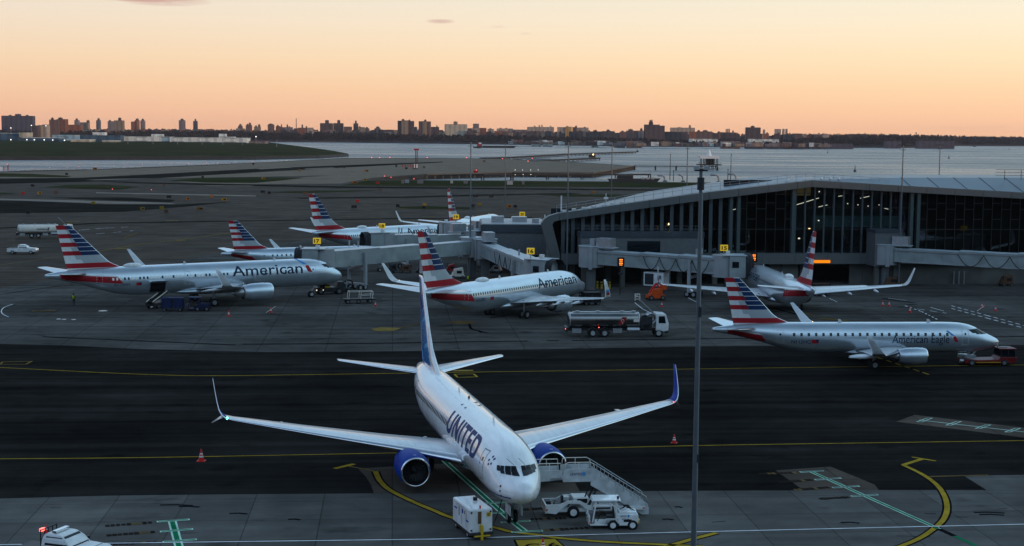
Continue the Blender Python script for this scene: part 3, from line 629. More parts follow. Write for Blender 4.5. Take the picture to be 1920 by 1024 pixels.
T(139, 147, 226, 'grey', 4300, 'small grey tower with a peaked roof tank left of the tan tower', bulk=((141, 144, 222.5),)); T(149, 157, 230, 'grey', 4400, 'lower grey tower just right of the peaked grey tower')
T(156, 166, 230, 'tan', 4000, 'tan tower with a dark roof tank behind the white sheds', bulk=((162, 166, 225.8),)); T(180, 187, 226, 'grey', 4600, 'slim grey tower with a pointed top', bulk=((182, 185, 222),))
T(201, 214, 228, 'grey', 3900, 'grey block joined to the left of a tan sunlit tower', bulk=((203, 206, 225.5),), rot=5); T(213, 231, 226.5, 'tan', 3900, 'tan tower with a tall roof tank above the long white shed', bulk=((221, 225, 221),), rot=-8)
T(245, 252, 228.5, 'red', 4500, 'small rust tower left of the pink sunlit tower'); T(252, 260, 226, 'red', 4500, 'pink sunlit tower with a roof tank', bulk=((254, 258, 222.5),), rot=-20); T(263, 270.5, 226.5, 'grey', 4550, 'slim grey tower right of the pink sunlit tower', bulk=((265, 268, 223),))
T(335, 346, 226, 'grey', 4500, 'lone grey tower above the middle of the long white shed', bulk=((338, 342.5, 222.8),)); T(361, 370, 227.5, 'blue', 4500, 'lone slim dark tower right of the lone grey tower', bulk=((364, 367, 223.5),))
for x0, x1, yt, m, lb, bk in [(446, 454, 236.5, 'brown', 'small brown block left of the rust blocks on the ridge', ((448, 452, 233),)), (460, 472, 235, 'brown', 'rust brown block with two dark roof tanks', ((462, 465, 232.5), (466, 470, 230.5))), (476, 488, 238, 'tan', 'low tan block with two small roof tanks', ((478, 480, 235.5), (484, 487, 233.5))),
        (501, 514, 234, 'brown', 'brown block with an arched roof frame', ((503, 511, 232),)), (517, 525, 237, 'red', 'small orange sunlit block on the ridge', ((519, 521, 234.5),)), (525, 534, 239, 'brown', 'brown block with a round roof tank', ((526, 528, 233.5),)), (534, 548, 239, 'grey', 'low grey block left of the thin chimney', ((537, 539, 234), (541, 543, 237))),
        (558, 575, 240, 'brown', 'wide brown block right of the thin chimney', ((565, 567, 234), (573, 575, 237))), (576, 587, 240, 'pale', 'low peach building in a gap of the ridge', ())]:
    T(x0, x1, yt, m, 4700, lb, bulk=bk)
t = thing('chimney', 'thin dark chimney standing above the ridge', 'chimney', atY(555.5, 243, 4650) * 1.0); t.location.z = 5; h_ = atY(555.5, 222.5, 4650).z - 5
b = MB(); b.cyl((0, 0, 0), (0, 0, h_), 1.6, 1.0, 10); b.build('shaft', FM['dark'], t); b = MB(); b.cyl((0, 0, h_), (0, 0, h_ + 1), 1.3, 1.3, 10); b.build('cap', FM['dark'], t)
T(600, 623, 231.5, 'dark', 4200, 'left of the two dark stepped blocks with square roof towers', bulk=((609, 615.5, 225.5),), rot=0, steps=((601, 604, 235),)); T(625, 643, 231.5, 'dark', 4220, 'right of the two dark stepped blocks with square roof towers', bulk=((632, 637, 225.5),), rot=0)
T(643.5, 660, 238, 'brown', 4300, 'low brown block right of the two stepped blocks'); T(662, 671.5, 232, 'dark', 4200, 'slim dark tower with a tall round roof tank', bulk=((665, 668.5, 226.8),), rot=4)
T(672, 684, 239, 'tan', 4400, 'low tan block right of the slim dark tower', bulk=((672.5, 675, 237),)); T(684, 692, 241, 'brown', 4500, 'small brown house block with a roof hut', bulk=((685.5, 689, 238.5),)); T(702, 713, 241, 'brown', 4500, 'low dark house block with a hipped roof', bulk=((705, 711, 237.5),)); T(716, 744, 244, 'pale', 4700, 'long pinkish low block left of the twin towers')
T(745.5, 752.5, 227, 'dark', 3900, 'dark left wing of the tall twin tower', rot=0); T(752.8, 765.5, 226.3, 'tan', 3895, 'tan middle of the tall twin tower', bulk=((753, 757.5, 223.6),), rot=0); T(765.8, 776, 227.5, 'dark', 3900, 'dark right wing of the tall twin tower', bulk=((765.5, 769, 225),), rot=0)
T(776.5, 782, 239, 'brown', 4100, 'low brown block between the two tall towers', bulk=((777, 781, 238),)); T(785, 792, 228, 'brown', 3900, 'dark left third of the second tall tower', rot=0); T(792.2, 800, 227.8, 'tan', 3897, 'tan middle third of the second tall tower', bulk=((795, 799, 224.8),), rot=0); T(800.3, 807.5, 228.3, 'brown', 3902, 'brown right third of the second tall tower', rot=0)
T(808, 823, 238.5, 'dark', 4000, 'lower dark block with a spike left of the cream slab', bulk=((818.5, 820, 235.5),)); T(833.5, 876, 233.5, 'cream', 4000, 'wide cream slab with dark vertical bays', bulk=((850, 857.5, 228),), rot=0, bm_='tan')
T(876.5, 885, 241, 'dark', 4200, 'small dark block right of the cream slab'); T(885, 899, 240, 'pale', 4100, 'pinkish block with a dark hut on its roof', bulk=((886.5, 898, 232),), bm_='grey'); T(898, 912, 240.5, 'red', 4200, 'reddish block with a flat dark roof'); T(914, 926, 242.5, 'pale', 4300, 'pale house block with two small gables', bulk=((917, 922, 241),))
T(931, 962, 241.5, 'pale', 4500, 'long pale pink terrace left of the hilltop slabs', bulk=((937, 940, 240), (948, 951, 240.2))); T(960, 989, 243.5, 'grey', 4700, 'long grey terrace behind the shore trees'); T(988.5, 1039, 238.5, 'pale', 4800, 'wide pale hilltop slab with paired roof towers', bulk=((1001, 1004, 236), (1010, 1012.5, 235), (1015, 1017.5, 234.5), (1031, 1034, 236.5)), bm_='pale')
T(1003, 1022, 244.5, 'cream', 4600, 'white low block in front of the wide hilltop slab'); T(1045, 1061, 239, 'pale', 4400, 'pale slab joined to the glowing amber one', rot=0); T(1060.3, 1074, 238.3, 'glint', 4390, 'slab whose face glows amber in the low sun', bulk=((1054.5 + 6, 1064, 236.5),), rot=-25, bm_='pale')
T(1066.5, 1078, 247, 'dark', 4000, 'low dark block under the amber slab'); T(1074, 1081, 239, 'dark', 4250, 'narrow dark tower between amber and pale slabs', bulk=((1079, 1082.5, 236),)); T(1078, 1104.5, 239.8, 'pale', 4260, 'pale slab right of the narrow dark tower', bulk=((1095, 1099, 238.5),), rot=-6)
T(1106, 1128, 247, 'dark', 3900, 'long dark roofed block left half', bulk=((1113, 1120, 244.2),), rot=0); T(1128.5, 1152.5, 246.5, 'brown', 3900, 'long dark roofed block right half', bulk=((1138, 1143, 243.3),), rot=0)
T(1162, 1176, 247.5, 'brown', 3900, 'brown gabled block left of the brown hall', bulk=((1165, 1170, 245.5),)); T(1174, 1197, 245.5, 'brown', 3950, 'brown hall with a raised middle', bulk=((1178, 1187, 242.3),)); T(1196, 1210, 245.5, 'grey', 3950, 'grey block left of the tallest dark building', bulk=((1201, 1205, 241),))
T(1209, 1246.5, 236, 'dark', 3800, 'tallest dark stepped building right of the middle', bulk=((1217.5, 1225, 229), (1218.5, 1221, 225.5), (1222, 1224, 225)), steps=((1209, 1237, 233.5),), rot=0)
T(1247, 1290, 247.5, 'dark', 3850, 'long low dark block right of the tallest building', rot=0); T(1258, 1303, 239.8, 'pale', 4600, 'pale slab behind the long dark block', bulk=((1292.5, 1296, 235), (1272, 1277, 238.5)), rot=0, bm_='pale')
T(1293, 1306, 247.5, 'red', 3900, 'small block with a red sunlit end'); T(1306, 1337, 247, 'brown', 3950, 'brown flat block with a raised dark middle', bulk=((1308, 1313, 244.5), (1319, 1328, 244.3))); T(1336, 1347, 250, 'dark', 3960, 'low dark block left of the chimneyed plant'); T(1346, 1360.5, 248.5, 'brown', 3960, 'brown square block beside the chimneyed plant', bulk=((1346.5, 1350, 246.8),))
T(1360.5, 1383, 249, 'dark', 3950, 'dark plant with three short round stacks', bulk=((1361, 1363, 242.5), (1364, 1366.2, 242), (1367, 1369, 242), (1374, 1377, 245.3))); T(1399, 1427.5, 239.5, 'dark', 3700, 'lone big dark cube of a building', bulk=((1409, 1416, 236.3),), rot=-4); T(1427.8, 1431, 252, 'pale', 3710, 'sliver of orange wall beside the big dark cube')
T(1431.5, 1435, 243.5, 'pale', 5200, 'thin pale tower right of the big dark cube'); T(1453.5, 1464.5, 242.5, 'pale', 5200, 'wide pale tower of a distant group', rot=0); T(1468, 1471.5, 242.3, 'pale', 5200, 'thin pale tower in the middle of a distant group'); T(1474, 1477, 242.3, 'pale', 5200, 'rightmost thin pale tower of a distant group')
t = thing('water_tower', 'tiny water tower on the right hand ridge', 'water tower', atY(1717.5, 256, 4600)); b = MB(); hz_ = (256 - 248.5) * 4600 / F_PX
b.cyl((0, 0, -6), (0, 0, hz_ - 3), 1.2, 1.2, 8); b.build('shaft', FM['grey'], t); b = MB(); b.cyl((0, 0, hz_ - 3.5), (0, 0, hz_), 1.5, 3.0, 10); b.build('tank', FM['grey'], t)
# the packed low houses of the far bank, too many and too small to tell apart
rh = random.Random(44); hb = MB()
for i in range(420):
    px = rh.uniform(90, 1560) if i % 4 else rh.uniform(940, 1300); yt = (241.5 if px < 420 else 241 + (px - 420) * .0095) + rh.uniform(-1.2, 4.5) + (1.5 if px < 700 else 0); Y = rh.uniform(3950, 4900)
    if 430 < px < 740 and rh.random() < .35: yt -= 2.2
    p = atY(px, yt, Y); h = max(4, p.z - 4); w2 = rh.uniform(7, 26); hb.box((p.x, Y, 4 + h / 2), (w2, 14, h), rh.uniform(-.3, .3), m=rh.choice((0, 0, 1, 1, 2, 3, 4)))
    if rh.random() < .35: hb.box((p.x + rh.uniform(-.3, .3) * w2, Y, 4 + h + 1.4), (3.5, 4, 2.8), m=0)
for i in range(150):
    px = rh.uniform(960, 1560); y = shore_y(px); p = G(px, y - .4, 1.0); d = rh.uniform(12, 90); x, Y = p.x * (1 + d / p.y), p.y + d; h = rh.uniform(4, 9); hb.box((x, Y, 2 + h / 2), (rh.uniform(6, 22), 10, h), rh.uniform(-.2, .2), m=rh.choice((0, 1, 3, 5, 5, 6)))
o_ = hb.build('distant_houses', [FM[k] for k in ('dark', 'brown', 'red', 'tan', 'pale', 'grey', 'white')]); tag(o_, 'packed low houses and sheds along the far bank between the towers', 'houses', kind='stuff')
# low sheds along the far bank
for x0, x1, y0, y1, m, lb in [(1293, 1346, 260.2, 267, 'white', 'long grey-white shed on the bank under the brown blocks'), (1352, 1388, 265, 270, 'grey', 'grey shed on the bank left of the big dark cube'), (1404, 1461, 260.6, 265, 'white', 'long white roofed shed right below the big dark cube'), (1398, 1520, 269.5, 275, 'blue', 'long dark warehouse at the water below the white roofed shed'), (1522, 1600, 270, 275.5, 'blue', 'long dark warehouse at the water right of its twin'),
        (996, 1014, 264.5, 269, 'white', 'small white boathouse on the bank under the pale hilltop slab'), (1018, 1036, 265, 270, 'white', 'small white shed right of the boathouse'), (1110, 1122, 265, 270, 'white', 'white hut among the shore trees in the middle'), (1152, 1172, 267.5, 271, 'grey', 'grey shed on the bank below the brown hall'), (1176, 1204, 265, 272, 'grey', 'grey shed on the bank left of the tallest building'),
        (1660, 1690, 265, 267, 'blue', 'dark shed low on the right hand ridge'), (1720, 1790, 265, 266.5, 'blue', 'long dark shed on the right hand bank')]:
    tower(x0, x1, y0, m, G((x0 + x1) / 2, max(shore_y((x0 + x1) / 2) , y1 - 2), 0).y + 8 if y1 > 268 else 3450, lb, rot=0, depth=16, cat='shed')
# buildings on the island
def shed(x0, x1, y0, y1, Y, m, label, band=True, roofm='white', extra=()):
    a, c = atY(x0, y1, Y), atY(x1, y1, Y); zt = atY(x0, y0, Y).z; wd = c.x - a.x; zb = a.z
    t = thing('warehouse', label, 'warehouse', ((a.x + c.x) / 2, Y + 15, zb - 1), 0, None); b = MB(); H_ = zt - zb + 1
    b.box((0, 0, H_ / 2), (wd, 30, H_)); b.build('wall', FM[m], t)
    b = MB(); b.box((0, 0, H_ + .25), (wd + .8, 30.8, .5)); b.build('roof', FM[roofm], t)
    if band: b = MB(); b.box((0, -15.1, H_ * .36), (wd * .99, .3, H_ * .16)); b.build('window_band', GLASSD, t)
    for s0, s1, ys in extra:
        u0, u1 = (s0 - x0) / (x1 - x0) - .5, (s1 - x0) / (x1 - x0) - .5; z2 = atY(s0, ys, Y).z - zb + 1; b = MB(); b.box(((u0 + u1) / 2 * wd, 2, (z2 + H_) / 2), ((u1 - u0) * wd, 14, z2 - H_)); b.build('roof_hut', FM['white'], t)
shed(228, 318, 256.5, 270, 2250, 'white', 'long white shed with a dark window band, left half', extra=((281, 301, 251.5),)); shed(318.5, 463, 258, 271, 2240, 'white', 'long white shed with a dark window band, right half by the point', extra=((408, 420, 251), (420, 437, 256.5)))
shed(150, 226, 254, 268, 2230, 'shed', 'blue-grey hall left of the long white sheds', band=False, roofm='shed', extra=((170, 193, 248),)); shed(98, 152, 253.5, 262, 2300, 'white', 'white flat roofed building left of the blue-grey hall', band=False); shed(132, 168, 262, 271, 2150, 'cream', 'small cream shed in front of the blue-grey hall', band=False); shed(192, 216, 264, 271, 2150, 'cream', 'small pale shed with open doors at the foot of the hall', band=False)
shed(-60, 36, 249.5, 266, 2300, 'shed', 'blue-grey building with a white roof at the left edge', band=False); shed(36, 50, 249.5, 256, 2290, 'cream', 'short sunlit cream annex beside the left edge building', band=False); shed(40, 110, 258.5, 268, 2200, 'shed', 'long open shelter with lamps under its white roof', band=False)
shed(464, 497, 265, 272, 2260, 'grey', 'low dark hut at the island point right of the white shed', band=False, roofm='dark')
for i, (x, y) in enumerate([(20.5, 240), (59, 235.2), (86, 236), (20.5, 262), (50.5, 262), (64.5, 262.2), (83, 262.3), (99, 262.6), (121, 263.2), (480, 256.3)]):
    Y = 2140 if y > 250 else 2500; p = atY(x, y, Y); t = thing('floodlight', f'lit floodlight mast on the island, {ORD[i]} from the left' if y > 250 else f'lit floodlight in front of the left skyline, {ORD[i]} from the left', 'floodlight', (p.x, Y, 2), 0, 'floodlights on the island')
    b = MB(); b.cyl((0, 0, 0), (0, 0, p.z - 2), .22, .14, 6); b.build('mast', STEEL, t); b = MB(); b.ball((0, -.3, p.z - 2), (.8, .5, .6), 8); b.build('lamp', L_WHITE, t)
rr = random.Random(21)
for i, x in enumerate((240, 287, 333, 379, 418, 455, 519)):
    p0 = atY(x, 277, 1900 if x < 460 else 1800); t = thing('lamp_post', f'thin grey lamp post on the island slope, {ORD[i]} from the left', 'lamp post', (p0.x, p0.y, 2), 0, 'lamp posts on the island slope'); b = MB(); b.cyl((0, 0, 0), (0, 0, 12), .28, .2, 6); b.build('mast', LGREY, t); b = MB(); b.box((0, 0, 12.1), (1.6, .5, .3)); b.build('lamp_head', LGREY, t)

# ------------------------------------------------------------------ piers over the water
def pier(name, label, pts, wdt, z=0.2, step=9.0, m=PIERC, rail=True, thick=.9, cat='pier'):
    P = [Vector((p.x, p.y, 0)) for p in pts]; o = P[0]; t = thing(name, label, cat, (o.x, o.y, 0))
    b = MB(); r = MB()
    for a, c in zip(P, P[1:]):
        a, c = a - o, c - o; b.beam(a + Vector((0, 0, z - thick / 2)), c + Vector((0, 0, z - thick / 2)), wdt, thick); d = c - a; n_ = max(1, int(d.length / step)); u = d.normalized(); q = Vector((-u.y, u.x, 0))
        for i in range(n_ + 1):
            for sgn in (-1, 1):
                p = a + d * (i / n_) + q * sgn * wdt * .4; k = MB(); k.cyl(p + Vector((0, 0, WZ - 1)), p + Vector((0, 0, z - thick)), .35, n=6); k.build('piling', PILE, t)
            if rail:
                p = a + d * (i / n_) - q * wdt * .48; r.cyl(p + Vector((0, 0, z)), p + Vector((0, 0, z + 1.1)), .07, n=4)
        if rail: r.beam(a - q * wdt * .48 + Vector((0, 0, z + 1.1)), c - q * wdt * .48 + Vector((0, 0, z + 1.1)), .08, .08)
    b.build('deck', m, t)
    if rail: r.build('railing', PILE, t)
    return t
pier('pier', 'dark outer pier of the approach lights reaching furthest into the river', [G(905, 296, 0), G(960, 294.5, 0), G(1060, 288.5, 0), G(1188, 284.5, 0)], 7, step=16, thick=1.6, m=PILE)
pier('pier', 'dark pier with a lit hut at its end', [G(1000, 302.5, 0), G(1025, 300, 0), G(1119, 296, 0)], 8, step=14, thick=1.4, m=PILE)
t = thing('pier_hut', 'small hut with a lit lamp on the end of the dark pier', 'hut', G(1110, 295.5, .2)); b = MB(); b.box((0, 0, 1.6), (7, 5, 3.2)); b.build('wall', PILE, t); b = MB(); b.box((0, 0, 3.4), (7.6, 5.6, .4)); b.build('roof', LGREY, t); b = MB(); b.ball((1, -2.8, 3.2), .7, 8); b.build('lamp', L_WARM, t)
t = thing('barge', 'flat grey barge moored beside the dark pier', 'barge', G(1010, 301.6, WZ)); b = MB(); b.box((0, 0, .6), (26, 8, 2.4)); b.build('hull', LGREY, t); b = MB(); b.box((0, 0, 2.0), (24, 6.5, .4)); b.build('deck', PIERC, t)
pier('pier', 'thin service trestle in front of the runway deck', [G(905, 329.2, 0), G(960, 328.6, 0), G(1218, 327.6, 0)], 3.2, z=.6, step=22, thick=.9, m=PILE)
pier('pier', 'thin trestle leading to the control cabin in the water', [G(1190, 312.5, 0), G(1345, 313.5, 0)], 3.0, z=.8, step=16, thick=.6, m=PILE)
b = MB()                                                            # piles under the runway deck edge
for a, c in zip(GP([(800, 328), (960, 324), (1112, 325.4), (1190, 311.6)]), GP([(960, 324), (1112, 325.4), (1190, 311.6), (1192, 311.4)])):
    d = c - a; n_ = max(1, int(d.length / 7))
    for i in range(n_): p = a + d * (i / n_); b.cyl((p.x, p.y, WZ - 1), (p.x, p.y, -.8), .45, n=6)
    b.beam(a + Vector((0, -.4, .25)), c + Vector((0, -.4, .25)), .5, .7)
tag(b.build('runway_deck_edge', PIERC), kind='structure')
# control cabin on legs
p = G(1329, 316, WZ); s_ = p.y / F_PX
t = thing('pier_house', 'white roofed cabin on dark legs standing in the river', 'cabin', (p.x, p.y, WZ)); b = MB()
for x in (-14, -7, 0, 7, 14):
    for y in (-4, 4): b = MB(); b.cyl((x * s_, y, -1), (x * s_, y, 3), .35, n=6); b.build('piling', PILE, t)
b = MB(); b.box((0, 0, 3.1), (44 * s_, 11, .8)); b.build('deck', PILE, t)
b = MB()
for x in (-15, -9, -3, 3, 9, 15): b.cyl((x * s_, -4, 3), (x * s_, -4, 8.5), .3, n=6); b.cyl((x * s_, 4, 3), (x * s_, 4, 8.5), .3, n=6)
b.box((1.5 * s_, 0, 5.5), (14 * s_, 6, 5)); b.build('frame', PILE, t); b = MB(); b.box((0, 0, 9.2), (37 * s_, 10, 2.2)); b.build('roof', WHITE, t)
b = MB(); b.cyl((0, 0, 10.3), (0, 0, 15.5), 2.1, .5, 10); b.build('mast_base', WHITE, t); b = MB()
for x in (-20, -12, 12, 21): b.cyl((x * s_, -5, 3.4), (x * s_, -5, 5), .1, n=4)
b.beam((-22 * s_, -5, 5), (22 * s_, -5, 5), .12, .12); b.build('railing', PILE, t)
# tug with a barge out on the river
p = G(930, 277.5, WZ); s_ = p.y / F_PX; t = thing('barge', 'long dark barge out on the river', 'barge', (p.x, p.y, WZ)); b = MB()
b.prism([(-26 * s_, 0, .2), (34 * s_, 0, .2), (38 * s_, 0, 4.2), (-26 * s_, 0, 3.2)], (0, 14, 0)); b.build('hull', DARK, t); b = MB(); b.box((2 * s_, 7, 3.6), (54 * s_, 11, .5)); b.build('deck', RUST, t)
p = G(900, 277.8, WZ); t = thing('tugboat', 'small red and white tugboat pushing the barge', 'tugboat', (p.x, p.y, WZ)); b = MB(); b.prism([(-12 * s_, 0, .2), (3 * s_, 0, .2), (3.5 * s_, 0, 3.5), (-13 * s_, 0, 2.6)], (0, 8, 0)); b.build('hull', DARK, t)
b = MB(); b.box((-1 * s_, 4, 5.2), (9 * s_, 6, 4.6)); b.build('cabin', REDP, t); b = MB(); b.box((0, 4, 8.6), (5 * s_, 4, 2.6)); b.build('wheelhouse', WHITE, t); b = MB(); b.cyl((-3 * s_, 4, 7), (-3 * s_, 4, 11), .9, n=8); b.build('funnel', REDP, t)
p = G(1740, 277, WZ); s_ = p.y / F_PX; t = thing('ferry', 'small ferry moored at the right hand bank', 'ferry', (p.x, p.y, WZ)); b = MB(); b.prism([(-8 * s_, 0, .2), (8 * s_, 0, .2), (9 * s_, 0, 3.2), (-9 * s_, 0, 3.2)], (0, 9, 0)); b.build('hull', DARK, t); b = MB(); b.box((0, 4.5, 5.6), (15 * s_, 7, 4.6)); b.build('cabin', YELLOW, t); b = MB(); b.box((1, 4.5, 8.4), (13 * s_, 6, .8)); b.build('roof', WHITE, t)
for i, (x, y, lb) in enumerate([(1827, 275.3, 'small dark boat on the water near the right edge'), (1195, 285.5, 'dark pile marker off the end of the outer pier')]):
    p = G(x, y, WZ); s_ = p.y / F_PX; t = thing('boat' if i == 0 else 'channel_marker', lb, 'boat' if i == 0 else 'marker', (p.x, p.y, WZ)); b = MB(); b.prism([(-2.5 * s_, 0, 0), (2.5 * s_, 0, 0), (3 * s_, 0, 1.6), (-2.6 * s_, 0, 1.4)], (0, 3, 0)); b.build('hull' if i == 0 else 'base', DARK, t); b = MB(); b.box((0, 1.5, 2.6), (2 * s_, 2, 2.2)); b.build('cabin' if i == 0 else 'head', DARK, t)
for i, (x, y) in enumerate([(1552, 287), (1603, 322), (1779, 297), (1892, 281)]):
    p = G(x, y, WZ); t = thing('buoy', f'thin dark buoy on the water, {ORD[i]} from the left', 'buoy', (p.x, p.y, WZ), 0, 'buoys on the river'); b = MB(); b.cyl((0, 0, 0), (0, 0, 1.2), 1.2, .9, 10); b.build('float', DARK, t); b = MB(); b.cyl((0, 0, 1.2), (0, 0, 5.0), .45, .2, 6); b.build('mast', DARK, t)

hm = bpy.data.materials.new('haze'); hm.use_nodes = True; ht = hm.node_tree; ht.nodes.clear(); MATS['haze'] = hm
vn = N(ht, 'ShaderNodeVolumePrincipled'); vn.inputs['Color'].default_value = (.86, .84, .88, 1); vn.inputs['Density'].default_value = 2.0e-5; L(ht, vn.outputs[0], N(ht, 'ShaderNodeOutputMaterial').inputs['Volume'])
# haze: even thin air round the camera and the whole scene
b = MB(); b.box((1500, 4300, 43), (14000, 9600, 94)); hz = b.build('haze', MATS['haze'] if 'haze' in MATS else None); tag(hz, kind='stuff')
# ------------------------------------------------------------------ airliners
def interp(xs, ys, x):
    """monotone cubic through the stations"""
    n = len(xs); h = [xs[i + 1] - xs[i] for i in range(n - 1)]; d = [(ys[i + 1] - ys[i]) / h[i] for i in range(n - 1)]
    m = [0.0] * n; m[0] = d[0]; m[-1] = d[-1]
    for i in range(1, n - 1): m[i] = 0.0 if d[i - 1] * d[i] <= 0 else 2 * d[i - 1] * d[i] / (d[i - 1] + d[i])
    x = min(max(x, xs[0]), xs[-1]); i = 0
    while i < n - 2 and x > xs[i + 1]: i += 1
    t = (x - xs[i]) / h[i]; t2, t3 = t * t, t * t * t
    return (2 * t3 - 3 * t2 + 1) * ys[i] + (t3 - 2 * t2 + t) * h[i] * m[i] + (-2 * t3 + 3 * t2) * ys[i + 1] + (t3 - t2) * h[i] * m[i + 1]
class Fus:
    """fuselage surface: stations (x aft of the nose, top, bottom, half width)"""
    def __init__(s, st):
        s.u = [math.sqrt(a[0]) for a in st]; s.t = [a[1] for a in st]; s.b = [a[2] for a in st]; s.w = [a[3] for a in st]; s.L = st[-1][0]
    def at(s, x):
        u = math.sqrt(max(0, x)); return interp(s.u, s.t, u), interp(s.u, s.b, u), interp(s.u, s.w, u)
    def P(s, x, th, off=0.0):
        t, b, w_ = s.at(x); zc, hh = (t + b) / 2, (t - b) / 2
        ny, nz_ = math.sin(th) / max(w_, .01), math.cos(th) / max(hh, .01); k = math.hypot(ny, nz_)
        return Vector((-x, w_ * math.sin(th) + off * ny / k, zc + hh * math.cos(th) + off * nz_ / k))
    def th(s, x, z):
        t, b, _ = s.at(x); return math.acos(max(-1, min(1, (z - (t + b) / 2) / ((t - b) / 2))))
    def S(s, x, z, side, off=.012): return s.P(x, side * s.th(x, z), off)
    def nose(s, arc, z, side, off=.012):
        """point on the nose at height z, arc metres round from the centre line"""
        x0, x1 = 0.0, 8.0
        for _ in range(40):
            xm = (x0 + x1) / 2
            if s.at(xm)[0] < z: x0 = xm
            else: x1 = xm
        x = x1; y = 0.0; acc = 0.0; dx = .01
        def yy_(x):
            t, b, w_ = s.at(x); c = (z - (t + b) / 2) / ((t - b) / 2); return w_ * math.sqrt(max(0, 1 - c * c))
        while acc < arc and x < 9:
            x2 = x + dx; y2 = yy_(x2); acc += math.hypot(dx, y2 - y); x, y = x2, y2
        return Vector((-x + off * .8, side * (y + off * .5), z + off * .6))
def band(b, fus, c, side, nx=8, nz_=3, off=.012, m=0):
    """patch on the skin; c = four (x, z) corners in order"""
    P = []
    for i in range(nx + 1):
        for j in range(nz_ + 1):
            u, v = i / nx, j / nz_
            x = (c[0][0] * (1 - u) + c[1][0] * u) * (1 - v) + (c[3][0] * (1 - u) + c[2][0] * u) * v
            z = (c[0][1] * (1 - u) + c[1][1] * u) * (1 - v) + (c[3][1] * (1 - u) + c[2][1] * u) * v
            P.append(fus.S(x, z, side, off))
    k = nz_ + 1; F = []
    for i in range(nx):
        for j in range(nz_):
            f = (i * k + j, (i + 1) * k + j, (i + 1) * k + j + 1, i * k + j + 1); F.append(f if side < 0 else f[::-1])
    b.add(P, F, m, True)
def AF(c, tk, up=True):
    """airfoil half thickness at chord fraction c"""
    t = 5 * tk * (.2969 * math.sqrt(max(c, 0)) - .126 * c - .3516 * c * c + .2843 * c ** 3 - .1036 * c ** 4); return t * (1.15 if up else .85)
CH = [0, .01, .03, .07, .14, .25, .40, .55, .69, .70, .84, 1.0]
def wing_mesh(b, secs, side, mats=(0, 1, 2)):
    """secs: (y, x_le, chord, z, thickness ratio, cant in degrees)"""
    rings = []
    for (y, xl, c, z, tk, cant) in secs:
        ca, sa = math.cos(R(cant)), math.sin(R(cant)); up = [];lo = []
        for k in CH:
            h = AF(k, tk, True) * c; up.append(Vector((-(xl + k * c), side * (y - sa * h), z + ca * h)))
            h = AF(k, tk, False) * c; lo.append(Vector((-(xl + k * c), side * (y + sa * h), z - ca * h)))
        ring = up + lo[::-1][:-1]
        rings.append(ring if side > 0 else ring)
    n = len(rings[0]); nc = len(CH)
    def mf(j, i):
        k = i if i < nc - 1 else (n - i - 1)
        if k < 3: return mats[1]
        if i == 8: return mats[2]
        return mats[0]
    b.loft(rings if side < 0 else [r[::-1] for r in rings], smooth=True, caps=True, matf=(mf if side < 0 else (lambda j, i: mf(j, (n - 2 - i) % n))))
def wheel(b, c, r, w_, m=0, mh=1):
    c = Vector(c); q = Vector((0, w_ / 2, 0))
    b.lathe([(-w_ / 2, r * .55), (-w_ / 2, r * .88), (-w_ * .3, r), (w_ * .3, r), (w_ / 2, r * .88), (w_ / 2, r * .55)], c, (0, 1, 0), 16, m)
    for s_ in (-1, 1): b.cyl(c + q * s_ * .98, c + q * s_ * .80, r * .56, r * .5, 14, mh)
def make_gear(root, name, x, y, ztop, r, wid, two, m=STEEL):
    b = MB(); b.cyl((-x, y, r), (-x, y, ztop), .11, .14, 10); b.cyl((-x, y - two, r), (-x, y + two, r), .07, .07, 8); b.beam((-x, y, r + .35), (-x + .9, y, ztop), .09, .09)
    g = b.build(name, m, root)
    for s_ in (-1, 1): b = MB(); wheel(b, (-x, y + s_ * two, r), r, wid); b.build('wheel', [RUBBER, LGREY], g)
    return g
STR = ['r', 'w', 'r', 'w', 'r', 'w', 'r', 'w']
def fin_mesh(b, secs, side_mats, z0r, z1r):
    """flag fin: secs (z, x_le, x_te); stripe rows between heights z0r (top row foot of the stack) and z1r (tip)"""
    zs = [q[0] for q in secs]
    def LE(z): return interp(zs, [q[1] for q in secs], z) if len(zs) > 2 else secs[0][1]
    def lin(z, k):
        for a, c in zip(secs, secs[1:]):
            if a[0] <= z <= c[0]: return a[k] + (c[k] - a[k]) * (z - a[0]) / (c[0] - a[0])
        return secs[-1][k] if z > secs[-1][0] else secs[0][k]
    rows = []                                                       # (z_low, z_high, code)
    return lin
CF = [0, .015, .05, .12, .25, .40, .46, .52, .60, .72, .86, 1.0]
M_R, M_R2, M_W, M_G, M_B, M_LE = range(6)
FLAG = [FRED, FRED2, FWHITE, FGREY, FBLUE, ALU]
